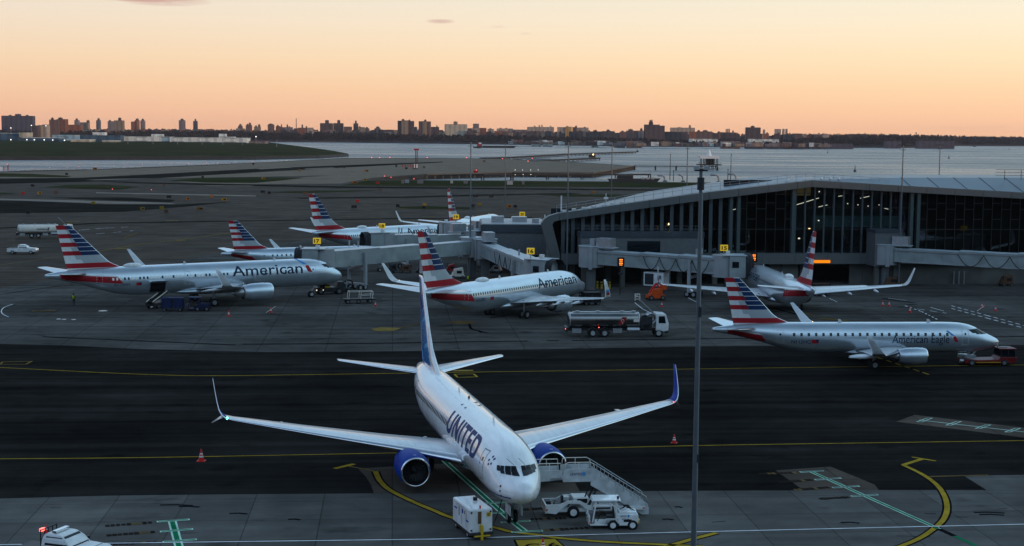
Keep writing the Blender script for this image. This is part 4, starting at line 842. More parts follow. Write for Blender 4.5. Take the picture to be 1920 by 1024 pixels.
def flag_fin(root, secs, zrow, ztip, tk=.10):
    """secs: (z, x_le, x_te) from the root up; nine stripes between zrow and ztip, the lowest reaching across"""
    def lin(z, k):
        z = min(max(z, secs[0][0]), secs[-1][0])
        for a, c in zip(secs, secs[1:]):
            if z <= c[0]: return a[k] + (c[k] - a[k]) * (z - a[0]) / (c[0] - a[0])
    zs = [(secs[0][0], None)]; h = (ztip - zrow) / 10.0
    levels = [secs[0][0], (secs[0][0] + zrow) / 2, zrow]; code = ['base', 'base']
    levels += [zrow + h * 1.15]; code += ['full_red']
    levels += [zrow + h * 2.0]; code += ['full_grey']
    z = zrow + h * 2.0; hh = (ztip - z) / 8
    for k in range(8):
        levels += [z + hh * .90, z + hh]; code += [('stripe', k), ('sep', k)]; z += hh
    b = MB(); rings = []
    for z in levels:
        xl, xt = lin(z, 1), lin(z, 2); c = xt - xl; t_ = min(tk, .42 / c)
        R_ = [Vector((-(xl + k * c), AF(k, t_) * c, z)) for k in CF]; L_ = [Vector((-(xl + k * c), -AF(k, t_) * c, z)) for k in CF]
        rings.append(R_ + L_[::-1][:-1])
    n = len(rings[0]); nc = len(CF)
    def mf(j, i):
        k = i if i < nc - 1 else n - 1 - i
        cd = code[j]; bnd = 5 + (0 if j > 14 else (1 if j > 8 else 2))
        if cd == 'base': return M_G if False else M_W
        if k < 1: return M_LE
        if cd == 'full_red': return M_R
        if cd == 'full_grey': return M_W if k > 7 else M_G
        kind, r_ = cd; red = (r_ % 2 == 1)
        if r_ == 0: return M_W if k >= bnd + 2 else M_G
        if k < bnd: return M_W if kind == 'sep' else M_B
        if kind == 'sep' and r_ < 7: red = not red if False else red
        if red: return M_R if k >= bnd + 2 else M_R2
        return M_W if k >= bnd + 2 else M_G
    b.loft([r[::-1] for r in rings], smooth=True, caps=True, matf=lambda j, i: mf(j, (n - 2 - i) % n))
    return b.build('tail_fin', FLAG, root)
def plain_fin(root, secs, mats, tk=.10, name='tail_fin'):
    b = MB(); rings = []
    for z, xl, xt in secs:
        c = xt - xl; t_ = min(tk, .42 / c); R_ = [Vector((-(xl + k * c), AF(k, t_) * c, z)) for k in CF]; L_ = [Vector((-(xl + k * c), -AF(k, t_) * c, z)) for k in CF]; rings.append(R_ + L_[::-1][:-1])
    n = len(rings[0]); nc = len(CF)
    b.loft([r[::-1] for r in rings], smooth=True, caps=True, matf=lambda j, i: (1 if (lambda k: k < 3)((n - 2 - i) % n if (n - 2 - i) % n < nc - 1 else n - 1 - (n - 2 - i) % n) else 0))
    return b.build(name, mats, root)
def globe_mat():
    """dark blue tail paint with pale blue curved lines"""
    m = bpy.data.materials.new('globe_tail_blue'); m.use_nodes = True; t = m.node_tree; bs = t.nodes['Principled BSDF']; bs.inputs['Roughness'].default_value = .25; bs.inputs['Coat Weight'].default_value = .8
    tc_ = N(t, 'ShaderNodeTexCoord'); sp = N(t, 'ShaderNodeSeparateXYZ'); L(t, tc_.outputs['Object'], sp.inputs[0])
    x = Mth(t, 'ADD', sp.outputs[0], 33.6); z = Mth(t, 'SUBTRACT', sp.outputs[2], 4.6)     # globe centred low at the fin's foot
    d = Mth(t, 'SQRT', Mth(t, 'ADD', Mth(t, 'MULTIPLY', x, x), Mth(t, 'MULTIPLY', z, z)))
    ang = Mth(t, 'ARCTAN2', z, x)
    l1 = Mth(t, 'LESS_THAN', Mth(t, 'FRACT', Mth(t, 'ADD', Mth(t, 'MULTIPLY', ang, 6.5), Mth(t, 'MULTIPLY', d, .55))), .26)
    l2 = Mth(t, 'LESS_THAN', Mth(t, 'FRACT', Mth(t, 'MULTIPLY', d, .42)), .13)
    ins = Mth(t, 'LESS_THAN', d, 5.9); rim = Mth(t, 'MULTIPLY', Mth(t, 'GREATER_THAN', d, 5.75), ins)
    f = Mth(t, 'MULTIPLY', ins, Mth(t, 'MAXIMUM', Mth(t, 'MAXIMUM', l1, l2), rim))
    c = MixC(t, ins, (.005, .035, .26), (.008, .12, .46)); L(t, MixC(t, f, c, (.16, .55, .90)), bs.inputs['Base Color']); return m
GLOBE = globe_mat()

SPEC = {}
SPEC['b'] = dict(  # single aisle twin with blended winglets, 39.5 m
    st=[(0, 2.78, 2.72, .03), (.15, 3.10, 2.40, .36), (.5, 3.36, 2.16, .66), (1.0, 3.46, 1.95, .94), (1.6, 3.64, 1.78, 1.20), (2.0, 3.80, 1.70, 1.34), (2.5, 4.12, 1.60, 1.49), (3.0, 4.46, 1.53, 1.61), (3.6, 4.80, 1.47, 1.71), (4.5, 5.08, 1.42, 1.81), (5.8, 5.30, 1.40, 1.87), (7.2, 5.41, 1.40, 1.88), (16, 5.41, 1.40, 1.88), (25.5, 5.41, 1.40, 1.88), (28, 5.41, 1.58, 1.86), (31, 5.40, 2.30, 1.68), (34, 5.36, 3.20, 1.26), (36.5, 5.24, 4.0, .78), (37.6, 5.14, 4.36, .48), (38.05, 5.02, 4.60, .20)],
    wing=[(1.2, 12.2, 8.4, 2.0, .14, 3), (1.88, 12.8, 7.8, 2.10, .135, 5), (4.83, 14.9, 5.7, 2.46, .12, 6), (5.9, 15.45, 5.15, 2.60, .115, 6), (11.5, 18.4, 3.3, 3.25, .11, 6), (16.6, 21.05, 1.70, 3.88, .105, 6), (17.15, 21.38, 1.52, 3.98, .10, 20)],
    let=[(17.15, 21.38, 1.52, 3.98, .10, 20), (17.42, 21.62, 1.38, 4.16, .09, 42), (17.62, 21.95, 1.24, 4.50, .085, 66), (17.74, 22.35, 1.08, 5.0, .08, 78), (17.88, 23.1, .80, 5.85, .075, 81), (17.98, 23.75, .50, 6.55, .07, 82)],
    stab=[(.3, 33.0, 4.3, 4.72, .10, 5), (1.0, 33.6, 3.9, 4.80, .10, 5), (7.0, 37.2, 1.35, 5.45, .09, 5), (7.17, 37.5, .95, 5.47, .06, 5)],
    fin=[(5.05, 28.6, 36.9), (5.55, 30.1, 37.3), (6.3, 32.0, 37.65), (7.2, 33.1, 37.9), (12.35, 37.15, 39.05), (12.5, 37.6, 39.1)], zrow=5.35, eng=(4.83, 12.0, 1.62, 1.05, 4.5), gear=(4.0, .69, .34, 19.6, 2.86, .56),
    win=(6.6, 30.2, .508, 3.98, .24, .34), doors=[(5.0, 2.75, .86, 1.83), (31.0, 2.85, .76, 1.83)], band2=[(36.6, 3.95), (29.3, 3.10), (30.0, 4.05), (37.2, 4.75)], tail=(5.0, 37.2), cock=(3.60, 4.04), fair=(11.2, 23.2, 1.72, 1.95, .62), text=(14.6, 3.55, 1.55), sym=(3.4, 3.5, 1.9), beacon=15.0, dome=25.3, name='b')
SPEC['a'] = dict(  # stretched single aisle with tall wing tip fences, 44.5 m
    st=[(0, 3.05, 2.99, .03), (.15, 3.42, 2.62, .40), (.5, 3.76, 2.36, .74), (1.0, 4.10, 2.14, 1.05), (1.6, 4.45, 1.98, 1.32), (2.2, 4.85, 1.88, 1.52), (2.8, 5.22, 1.82, 1.66), (3.6, 5.52, 1.78, 1.79), (4.8, 5.75, 1.75, 1.90), (6.4, 5.86, 1.74, 1.96), (8.0, 5.88, 1.74, 1.975), (18, 5.88, 1.74, 1.975), (31, 5.88, 1.74, 1.975), (33.5, 5.87, 1.90, 1.95), (36.5, 5.84, 2.62, 1.72), (39.5, 5.76, 3.55, 1.30), (42.2, 5.56, 4.28, .80), (43.8, 5.30, 4.62, .42), (44.3, 5.18, 4.78, .24)],
    wing=[(1.2, 15.6, 8.0, 2.25, .14, 3), (1.97, 16.2, 7.4, 2.36, .135, 5), (5.75, 18.4, 5.2, 2.85, .12, 5), (6.4, 18.75, 4.85, 2.93, .115, 5), (12, 21.7, 3.1, 3.55, .11, 5.5), (16.4, 24.1, 1.65, 4.05, .105, 6), (16.95, 24.4, 1.5, 4.15, .10, 20)],
    let=[(16.95, 24.4, 1.5, 4.15, .10, 20), (17.25, 24.7, 1.32, 4.38, .09, 48), (17.42, 25.1, 1.12, 4.85, .085, 72), (17.62, 25.9, .82, 5.8, .08, 79), (17.80, 26.75, .45, 6.75, .07, 80)],
    stab=[(.3, 38.2, 3.9, 5.05, .10, 6), (1.0, 38.8, 3.5, 5.12, .10, 6), (6.05, 42.2, 1.5, 5.62, .09, 6), (6.22, 42.5, 1.0, 5.65, .06, 6)],
    fin=[(5.5, 32.8, 41.2), (5.95, 34.4, 41.4), (6.6, 35.6, 41.55), (11.6, 40.7, 42.75), (11.76, 41.0, 42.8)], zrow=5.85, eng=(5.75, 14.0, 1.95, 1.17, 5.0), gear=(5.07, .76, .38, 21.97, 3.80, .58),
    win=(7.2, 36.2, .533, 4.30, .26, .36), doors=[(5.6, 3.10, .86, 1.85), (14.4, 3.10, .80, 1.85), (25.0, 3.10, .80, 1.85), (37.4, 3.25, .80, 1.75)], band2=[(42.2, 4.35), (34.2, 3.62), (34.9, 4.55), (42.6, 5.15)], tail=(5.0, 43.4), cock=(4.42, 5.08), fair=(14.4, 27.0, 1.98, 2.05, .60), text=(18.3, 3.92, 1.65), sym=(7.3, 3.9, 2.1), beacon=12, dome=32.3, name='a')
SPEC['e'] = dict(  # regional twin, 31.7 m
    st=[(0, 2.50, 2.44, .03), (.15, 2.78, 2.18, .30), (.5, 3.00, 1.98, .56), (1.0, 3.24, 1.82, .80), (1.6, 3.52, 1.68, 1.00), (2.2, 3.86, 1.57, 1.16), (2.9, 4.22, 1.48, 1.30), (3.8, 4.50, 1.42, 1.41), (5.0, 4.66, 1.38, 1.48), (6.4, 4.70, 1.37, 1.505), (13, 4.70, 1.37, 1.505), (20.5, 4.70, 1.37, 1.505), (22.5, 4.70, 1.55, 1.48), (25, 4.67, 2.15, 1.28), (27.5, 4.58, 2.85, .96), (29.6, 4.42, 3.35, .62), (31.2, 4.20, 3.62, .34), (31.68, 4.08, 3.72, .24)],
    wing=[(.9, 10.2, 6.0, 1.68, .14, 3), (1.5, 10.7, 5.5, 1.74, .135, 5), (4.1, 12.4, 4.1, 2.02, .12, 6), (5.0, 12.9, 3.7, 2.12, .115, 6), (9, 14.9, 2.55, 2.55, .11, 6), (12.6, 16.7, 1.5, 2.95, .105, 8), (13.0, 16.95, 1.4, 3.02, .10, 20)],
    let=[(13.0, 16.95, 1.4, 3.02, .10, 20), (13.35, 17.3, 1.2, 3.3, .09, 45), (13.6, 17.7, 1.0, 3.75, .085, 62), (14.0, 18.45, .70, 4.55, .08, 66), (14.3, 19.0, .42, 5.15, .07, 66)],
    stab=[(.3, 26.6, 3.4, 4.0, .10, 6), (.8, 27.0, 3.1, 4.06, .10, 6), (4.85, 29.8, 1.35, 4.52, .09, 6), (5.0, 30.0, .9, 4.55, .06, 6)],
    fin=[(4.3, 22.0, 29.4), (4.75, 23.9, 29.5), (5.4, 25.0, 29.6), (9.38, 28.75, 30.45), (9.5, 29.0, 30.5)], zrow=4.6, eng=(4.1, 9.6, 1.60, .84, 3.5), gear=(3.3, .56, .28, 14.75, 2.6, .48),
    win=(6.2, 23.4, .80, 3.52, .26, .34), doors=[(4.3, 2.35, .76, 1.75), (24.6, 2.55, .70, 1.45)], band2=[(30.0, 3.3), (26.0, 2.72), (26.6, 3.42), (30.2, 3.95)], tail=(4.0, 31.3), cock=(3.46, 4.05), fair=(9.6, 17.4, 1.50, 1.50, .48), text=(12.4, 2.60, .92), sym=(6.0, 2.65, 1.25), beacon=10.3, dome=None, name='e')

def airliner(name, label, kind, livery, loc, heading, sides=(-1,), title='American', detail=True, reg=None, shades=False, group=None, wt_light=True):
    sp = SPEC[kind]; fus = Fus(sp['st']); flag = livery == 'flag'
    t = thing(name, label, 'airplane', (loc[0], loc[1], 0), R(heading), group)
    skin = SILVER if flag else UWHITE
    # fuselage
    xs = [0.0, .02, .06, .15, .3, .5, .75] + [1 + .25 * i for i in range(16)] + [5.5 + 1.0 * i for i in range(int(sp['st'][-1][0] - 6.2))] + [sp['st'][-1][0] - .35, sp['st'][-1][0]]
    xs = sorted(set(round(min(x, sp['st'][-1][0]), 3) for x in xs)); n = 40; rings = []
    for x in xs: rings.append([fus.P(x, 2 * math.pi * i / n) for i in range(n)])
    b = MB(); cut = lambda j, i: (1 if (not flag and R(128) < 2 * math.pi * (i + .5) / n < R(232) and xs[j] > 3) else 0)
    b.loft(rings, smooth=True, caps=True, matf=cut); b.build('fuselage', [skin, UGREY], t)
    # belly fairing
    x0, x1, zc, hw, hh = sp['fair']; b = MB(); rr_ = []
    for i in range(13):
        u = i / 12; k = math.sin(math.pi * min(max(u, .02), .98)) ** .45; rr_.append([Vector((-(x0 + (x1 - x0) * u), hw * k * math.sin(a), zc + hh * k * math.cos(a))) for a in [2 * math.pi * q / 20 for q in range(20)]])
    b.loft(rr_, smooth=True); b.build('belly_fairing', skin if flag else UGREY, t)
    # wings, tips, engines, tailplanes
    for sgn in (-1, 1):
        b = MB(); wing_mesh(b, sp['wing'], sgn); wg = b.build('wing', [WINGC, ALU, DARK], t)
        b = MB(); wing_mesh(b, sp['let'], sgn, (0, 1, 0)); wl = b.build('winglet', [WINGC, WINGC] if flag and kind != 'b' else ([FWHITE, FWHITE] if flag else [UBLUE, UWHITE]), wg)
        if livery == 'blue':
            b = MB(); wing_mesh(b, [(17.3, 21.5, 1.2, 4.06, .09, 0), (17.6, 22.1, .85, 3.82, .08, -38), (18.1, 23.1, .35, 3.36, .07, -40)], sgn, (0, 0, 0)); b.build('lower_winglet', WINGC, wg)
        if flag and kind == 'b':
            b = MB(); q = sp['let']
            for (k0, k1, m_) in ((1.9, 2.6, 0), (2.6, 3.2, 1)):
                P = []
                for kk in (k0, k1):
                    i = int(kk); f = kk - i; a, c = q[i], q[min(i + 1, 5)]; S_ = [a[z] + (c[z] - a[z]) * f for z in range(6)]
                    for cc in (.2, .8): P.append(Vector((-(S_[1] + cc * S_[2]), sgn * (S_[0] + .06 * math.sin(R(S_[5])) + .02), S_[3] + .0)))
                b.add(P, [(0, 1, 3, 2)], m_)
            b.build('winglet_emblem', [FRED, SKYBLUE], wl)
        tipc = sp['wing'][-1]; b = MB(); b.ball((-(tipc[1] + .1), sgn * (tipc[0] - .1), tipc[3]), .10 if livery == 'blue' and sgn < 0 else .07, 8); b.build('navigation_light', (L_GREEN if sgn < 0 else L_RED) if livery == 'blue' else L_WARM, wg)
        ws = sp['wing']
        for fy in (.36, .56, .76):                                   # flap track fairings
            y = ws[-1][0] * fy; k = next(i for i in range(len(ws) - 1) if ws[i][0] <= y <= ws[i + 1][0]); a, c = ws[k], ws[k + 1]; f = (y - a[0]) / (c[0] - a[0]); xl, ch, z = [a[q] + (c[q] - a[q]) * f for q in (1, 2, 3)]
            b = MB(); b.lathe([(0, .02), (.5, .16), (1.3, .21), (2.2, .15), (3.0, .02)], (-(xl + ch * .62), sgn * y, z - ch * .05 - .10), (-1, 0, -.03), 8); b.build('flap_fairing', WINGC, wg)
        ey, ex, ez, er, el = sp['eng']; en = bpy.data.objects.new('engine', None); COL.objects.link(en); en.parent = t
        b = MB(); b.lathe([(.10, er * .985), (.35, er * 1.05), (el * .3, er * 1.10), (el * .6, er * 1.05), (el * .86, er * .86), (el * .87, er * .80)], (-ex, sgn * ey, ez), (-1, 0, 0), 28); nac = b.build('nacelle', UBLUE if livery == 'blue' else SILVER, en)
        b = MB(); b.lathe([(.10, er * .985), (.02, er * .95), (0, er * .91), (.03, er * .87), (.14, er * .84)], (-ex, sgn * ey, ez), (-1, 0, 0), 28); b.build('inlet_lip', ALU, en)
        b = MB(); b.lathe([(.14, er * .84), (.8, er * .80), (.85, .1)], (-ex, sgn * ey, ez), (-1, 0, 0), 24); b.build('inlet_duct', DARK if not livery == 'blue' else BLACK, en)
        b = MB(); b.lathe([(.40, .02), (.52, .14), (.82, .25)], (-ex, sgn * ey, ez), (-1, 0, 0), 12)
        for i in range(20):
            a = 2 * math.pi * i / 20; a2 = a + .16; r0, r1 = .24, er * .79; b.add([(-ex - .80, sgn * ey + r0 * math.cos(a), ez + r0 * math.sin(a)), (-ex - .72, sgn * ey + r1 * math.cos(a), ez + r1 * math.sin(a)), (-ex - .82, sgn * ey + r1 * math.cos(a2), ez + r1 * math.sin(a2)), (-ex - .84, sgn * ey + r0 * math.cos(a2), ez + r0 * math.sin(a2))], [(0, 1, 2, 3)])
        b.build('fan', DARK, en)
        b = MB(); b.lathe([(el * .60, er * .62), (el * .86, er * .60), (el * 1.12, er * .40), (el * 1.13, er * .30)], (-ex, sgn * ey, ez), (-1, 0, 0), 20); b.lathe([(el * 1.0, er * .28), (el * 1.38, .03)], (-ex, sgn * ey, ez), (-1, 0, 0), 14); b.build('exhaust_nozzle', STEEL, en)
        wz = ws[2][3]; b = MB(); b.loft([[Vector((-(ex + el * .10), sgn * ey + a * .10, ez + er * 1.02)) + Vector((0, 0, q)) for a, q in ((-1, 0), (1, 0), (1, .06), (-1, .06))], [Vector((-(ex + el * .45), sgn * ey + a * .20, ez + er * .9)) + Vector((0, 0, q)) for a, q in ((-1, 0), (1, 0), (1, wz - ez - er * .9 + .05), (-1, wz - ez - er * .9 + .05))], [Vector((-(ex + el * .9), sgn * ey + a * .22, ez + er * .6)) + Vector((0, 0, q)) for a, q in ((-1, 0), (1, 0), (1, wz - ez - er * .6), (-1, wz - ez - er * .6))], [Vector((-(ex + el * 1.5), sgn * ey + a * .06, wz - .35)) + Vector((0, 0, q)) for a, q in ((-1, 0), (1, 0), (1, .2), (-1, .2))]], smooth=False); b.build('pylon', WINGC, en)
        if livery == 'blue': b = MB(); b.add([(-(ex + .9 + .0), sgn * ey - .95 * er, ez + .52 * er), (-(ex + 1.9), sgn * ey - .95 * er, ez + .52 * er), (-(ex + 1.9), sgn * ey - 1.02 * er, ez + .62 * er), (-(ex + .9), sgn * ey - 1.02 * er, ez + .62 * er)], [(0, 1, 2, 3)]); b.build('engine_strake', LGREY, en)
        b = MB(); wing_mesh(b, sp['stab'], sgn, (0, 1, 0)); b.build('tailplane', [WINGC if not (kind == 'e') else SILVER, ALU], t)
    # fin
    if flag: flag_fin(t, sp['fin'], sp['zrow'], sp['fin'][-1][0])
    else:
        plain_fin(t, sp['fin'], [GLOBE, UWHITE]); f0 = sp['fin']
        plain_fin(t, [(5.0, 27.6, 34.8), (5.5, 29.4, 34.9), (6.2, 31.3, 35.0), (7.0, 32.6, 34.9), (8.4, 33.8, 35.1), (9.2, 34.5, 35.0)], [UWHITE, UWHITE], tk=.121, name='dorsal_fin')
    # tail cone exhaust
    xe = sp['st'][-1][0]; b = MB(); q = sp['st'][-1]; b.cyl((-xe + .1, 0, (q[1] + q[2]) / 2), (-xe - .06, 0, (q[1] + q[2]) / 2), q[3] * .9, q[3] * .8, 12); b.build('exhaust_cone', STEEL, t)
    # landing gear
    nx, nr, nw, mx, my, mr = sp['gear']
    make_gear(t, 'nose_gear', nx, 0, sp['st'][9][2] + .2, nr * .62, .22, .22)
    for sgn in (-1, 1): make_gear(t, 'main_gear', mx, sgn * my, sp['wing'][2][3], mr, .36, .42)
    if livery == 'blue':
        for sgn in (-1, 1): b = MB(); b.box((-nx + .55, sgn * .38, 1.05), (1.3, .03, .62)); b.build('gear_door', UWHITE, t)
    # cockpit windows
    z0, z1 = sp['cock']; k = (z1 - z0)
    for sgn in (-1, 1):
        for (a0, a1, l0, l1) in ((.05, .74, 0, 1.0), (.80, 1.42, .02, .98), (1.50, 1.98, .05, .94), (2.06, 2.50, .28, .92)):
            b = MB(); P = []
            nn = 4
            for i in range(nn + 1):
                for j in (0, 1, 2):
                    fz = l0 + (l1 - l0) * j / 2; a = a0 + (a1 - a0) * i / nn + (.14 * (1 - fz) if a1 < 2 else 0) * (1 if a0 > .1 or i > 0 else 0); P.append(fus.nose(a * (1 - .16 * fz) * (k / .64), z0 + k * fz, sgn, .02))
            for i in range(nn):
                for j in (0, 1):
                    f = (i * 3 + j, (i + 1) * 3 + j, (i + 1) * 3 + j + 1, i * 3 + j + 1); b.add([P[q] for q in f], [(0, 1, 2, 3) if sgn > 0 else (3, 2, 1, 0)], 0, True)
            b.build('cockpit_window', GLASSD, t)
    # side details
    tp, tz, cap = sp['text']
    for sd_ in sides:
        x0, x1, dx, zw, ww, wh = sp['win']; x = x0; i = 0; rng_ = random.Random(int(x0 * 10) + len(label))
        while x < x1:
            if not any(abs(x + ww / 2 - d[0]) < d[2] * .75 for d in sp['doors']) and not (livery == 'blue' and tp - 10.2 < x < tp + .1):
                b = MB(); band(b, fus, [(x, zw - wh / 2), (x + ww, zw - wh / 2), (x + ww, zw + wh / 2), (x, zw + wh / 2)], sd_, 1, 2, .015); b.build('cabin_window', WINS if (shades and rng_.random() < .68) else CABG, t)
            x += dx; i += 1
        for (dxc, dz, dw, dh) in sp['doors']:
            b = MB(); e_ = .045
            for c in ([(dxc - dw / 2, dz), (dxc + dw / 2, dz), (dxc + dw / 2, dz + e_), (dxc - dw / 2, dz + e_)], [(dxc - dw / 2, dz + dh - e_), (dxc + dw / 2, dz + dh - e_), (dxc + dw / 2, dz + dh), (dxc - dw / 2, dz + dh)], [(dxc - dw / 2, dz), (dxc - dw / 2 + e_, dz), (dxc - dw / 2 + e_, dz + dh), (dxc - dw / 2, dz + dh)], [(dxc + dw / 2 - e_, dz), (dxc + dw / 2, dz), (dxc + dw / 2, dz + dh), (dxc + dw / 2 - e_, dz + dh)]):
                band(b, fus, c, sd_, 3, 5, .02)
            band(b, fus, [(dxc - .09, dz + dh * .62), (dxc + .09, dz + dh * .62), (dxc + .09, dz + dh * .75), (dxc - .09, dz + dh * .75)], sd_, 1, 2, .02, 1)
            b.build('passenger_door', [FWHITE if flag else GREYP, GLASSD], t)
        # name on the side
        bm = text_mesh(title, cap, .030 if livery == 'blue' else (.0 if kind == 'e' else .008), 0.0 if livery == 'blue' else 0.0, 1.0 if livery == 'flag' else 1.12); bm_grid_cut(bm, .6, .2); bm.verts.index_update(); wtx = max(v.co.x for v in bm.verts); want = sp.get('tw', {}).get(title) or wtx
        sx = want / wtx; P = []
        for v in bm.verts:
            x = (tp - v.co.x * sx) if sd_ < 0 else (tp - want + v.co.x * sx); th0 = fus.th(x, tz); t_, b_, _ = fus.at(x); th_ = th0 - v.co.y / ((t_ - b_) / 2); P.append(fus.P(x, sd_ * th_, .018))
        b = MB(); b.add(P, [[v.index for v in f.verts] for f in bm.faces]); bm.free(); b.build('lettering', DBLUE if livery == 'blue' else ABLUE, t)
        if flag:
            sx_, sz_, ss = sp['sym']; b = MB()
            def sy(u, v): return (sx_ - u * ss, sz_ + v * ss)
            for poly_, m_ in (([(-.35, 1.0), (-.20, 1.02), (.42, .58), (.12, .60)], 0), ([(.22, .52), (.50, .52), (.74, .02), (.40, .10)], 1), ([(.10, .56), (.30, .56), (.24, .36), (.14, .44)], 2)): band(b, fus, [sy(*q) for q in poly_], sd_, 4, 5, .02, m_)
            b.build('emblem', [SKYBLUE, FRED, FWHITE], t)
            c = sp['band2']; b = MB(); band(b, fus, c, sd_, 16, 5, .013, 0)
            up = [(c[3][0], c[3][1] + .0), (c[2][0], c[2][1] + .02), (c[2][0] + .15, c[2][1] + .16), (c[3][0], c[3][1] + .13)]; band(b, fus, up, sd_, 12, 2, .014, 1); b.build('tail_band', [FRED, FWHITE], t)
        else:
            # thin blue line sweeping along the lower side
            b = MB(); pts = [(.9, 2.35), (2.0, 2.25), (4, 2.12), (8, 2.05), (14, 2.10), (20, 2.25), (26, 2.55), (31, 3.2), (36, 4.3)]
            for p_, q_ in zip(pts, pts[1:]): band(b, fus, [p_, q_, (q_[0], q_[1] + .075), (p_[0], p_[1] + .075)], sd_, 6, 1, .014)
            b.build('swoop_line', UBLUE, t)
            b = MB()                                                # alliance rosette by the door
            for a in range(5):
                an = a * 2 * math.pi / 5; cx_, cz_ = 3.78 + .24 * math.cos(an), 4.12 + .24 * math.sin(an); band(b, fus, [(cx_ - .09, cz_), (cx_, cz_ - .09), (cx_ + .09, cz_), (cx_, cz_ + .09)], sd_, 2, 2, .02)
            b.build('emblem', DBLUE, t)
            b = MB()
            for zq in (2.95, 2.65, 2.35): band(b, fus, [(1.75, zq - .06), (1.9, zq - .06), (1.9, zq + .06), (1.75, zq + .06)], sd_, 1, 1, .02)
            b.build('probe', BLACK, t)
        if reg:
            bm = text_mesh(reg, .42); bm_grid_cut(bm, .4, .2); bm.verts.index_update(); xr = sp['doors'][-1][0] - (2.0 if kind != 'e' else 1.2); P = []
            zr = zw - (1.0 if kind != 'e' else .95)
            for v in bm.verts: x = xr - v.co.x if sd_ < 0 else xr - 3 + v.co.x; P.append(fus.S(x, zr + v.co.y, sd_, .018))
            b = MB(); b.add(P, [[v.index for v in f.verts] for f in bm.faces]); bm.free(); b.build('registration', ABLUE, t)
            b = MB(); xf = xr - 3.0 if kind != 'e' else xr - 2.2; band(b, fus, [(xf, zr), (xf - .75, zr), (xf - .75, zr + .42), (xf, zr + .42)], sd_, 2, 2, .016, 0); band(b, fus, [(xf - .42, zr + .18), (xf - .75, zr + .18), (xf - .75, zr + .42), (xf - .42, zr + .42)], sd_, 1, 1, .022, 1); b.build('flag_mark', [FRED, FBLUE], t)
    # roof antennas, domes, beacons
    top = fus.at(10)[0]
    for x in ((sp['st'][-1][0] * .24), (sp['st'][-1][0] * .55)): b = MB(); b.prism([(-x, -.02, top - .05), (-x - .5, -.02, top - .05), (-x - .55, -.02, top + .32), (-x - .3, -.02, top + .32)], (0, .04, 0)); b.build('antenna', WHITE, t)
    if sp['dome'] and (flag): b = MB(); b.ball((-sp['dome'], 0, top - .02), (1.35, .62, .42), 16); b.build('antenna_dome', WHITE, t)
    if livery == 'blue':
        b = MB()
        for x, l in ((15.6, 1.3), (16.8, 1.3)): b.beam((-x, -.1 - l / 2, top - .13), (-x - .15, -.1 + l / 2, top + .0), .08, .05)
        b.build('roof_strip', GREYP, t); b = MB(); b.cyl((-18.6, .2, top - .02), (-18.6, .2, top + .16), .09, .06, 8); b.build('beacon', DARK, t)
        b = MB(); b.box((-1.9, -.5, 4.1), (.02, .02, .02)); b.beam((-2.02, .35, 4.18), (-2.5, .02, 4.52), .02, .02); b.beam((-2.02, -.35, 4.18), (-2.5, -.72, 4.5), .02, .02); b.build('wiper', BLACK, t)
    if flag:
        b = MB(); b.ball((-sp['beacon'], 0, fus.at(sp['beacon'])[1] - .02), .10, 8); b.build('beacon', L_WARM if kind != 'b' else REDP, t)
    return t
SPEC['a']['tw'] = {'American': 11.0}; SPEC['b']['tw'] = {'American': 10.0, 'UNITED': 10.0}; SPEC['e']['tw'] = {'American Eagle': 6.3}
SPEC['bu'] = dict(SPEC['b']); SPEC['bu']['text'] = (16.6, 3.55, 1.6)
U_ = airliner('airliner', 'white airliner with blue engines and blue tail parked nose toward the viewer', 'bu', 'blue', (1.05, 87.2), -76.6, (-1,), 'UNITED')
A_ = airliner('airliner', 'long silver airliner with flag tail, leftmost, being loaded by a belt loader', 'a', 'flag', (-25.8, 220.0), 33.0, (-1,), reg='N115NN', shades=True)
M_ = airliner('airliner', 'silver airliner with flag tail right behind the blue tail of the nearest airliner', 'b', 'flag', (10.4, 212.0), 55.5, (-1,), reg='N318RD')
G_ = airliner('airliner', 'silver airliner seen from behind, nosed in under the yellow sign numbered 15', 'b', 'flag', (36.8, 225.2), 93.0, (1,))
E_ = airliner('regional_jet', 'small silver regional jet with large windows towed by the red tug', 'e', 'flag', (53.2, 158.0), 4.3, (-1,), 'American Eagle', reg='N112HQ')
C_ = airliner('regional_jet', 'regional jet with flag tail half hidden behind the leftmost long airliner', 'e', 'flag', (-20.6, 260.0), 25.0, (-1,), 'American Eagle')
B_ = airliner('airliner', 'silver airliner with flag tail parked behind the long jet bridge', 'b', 'flag', (-13.2, 314.4), 46.7, (-1,))
D_ = airliner('airliner', 'most distant silver airliner, its flag tail seen nearly edge on', 'b', 'flag', (-2.9, 356.6), 73.0, (-1,))
H_ = airliner('airliner', 'airliner of which only one grey wing shows at the right edge', 'b', 'flag', (90.2, 232.0), 93.0, (1,))
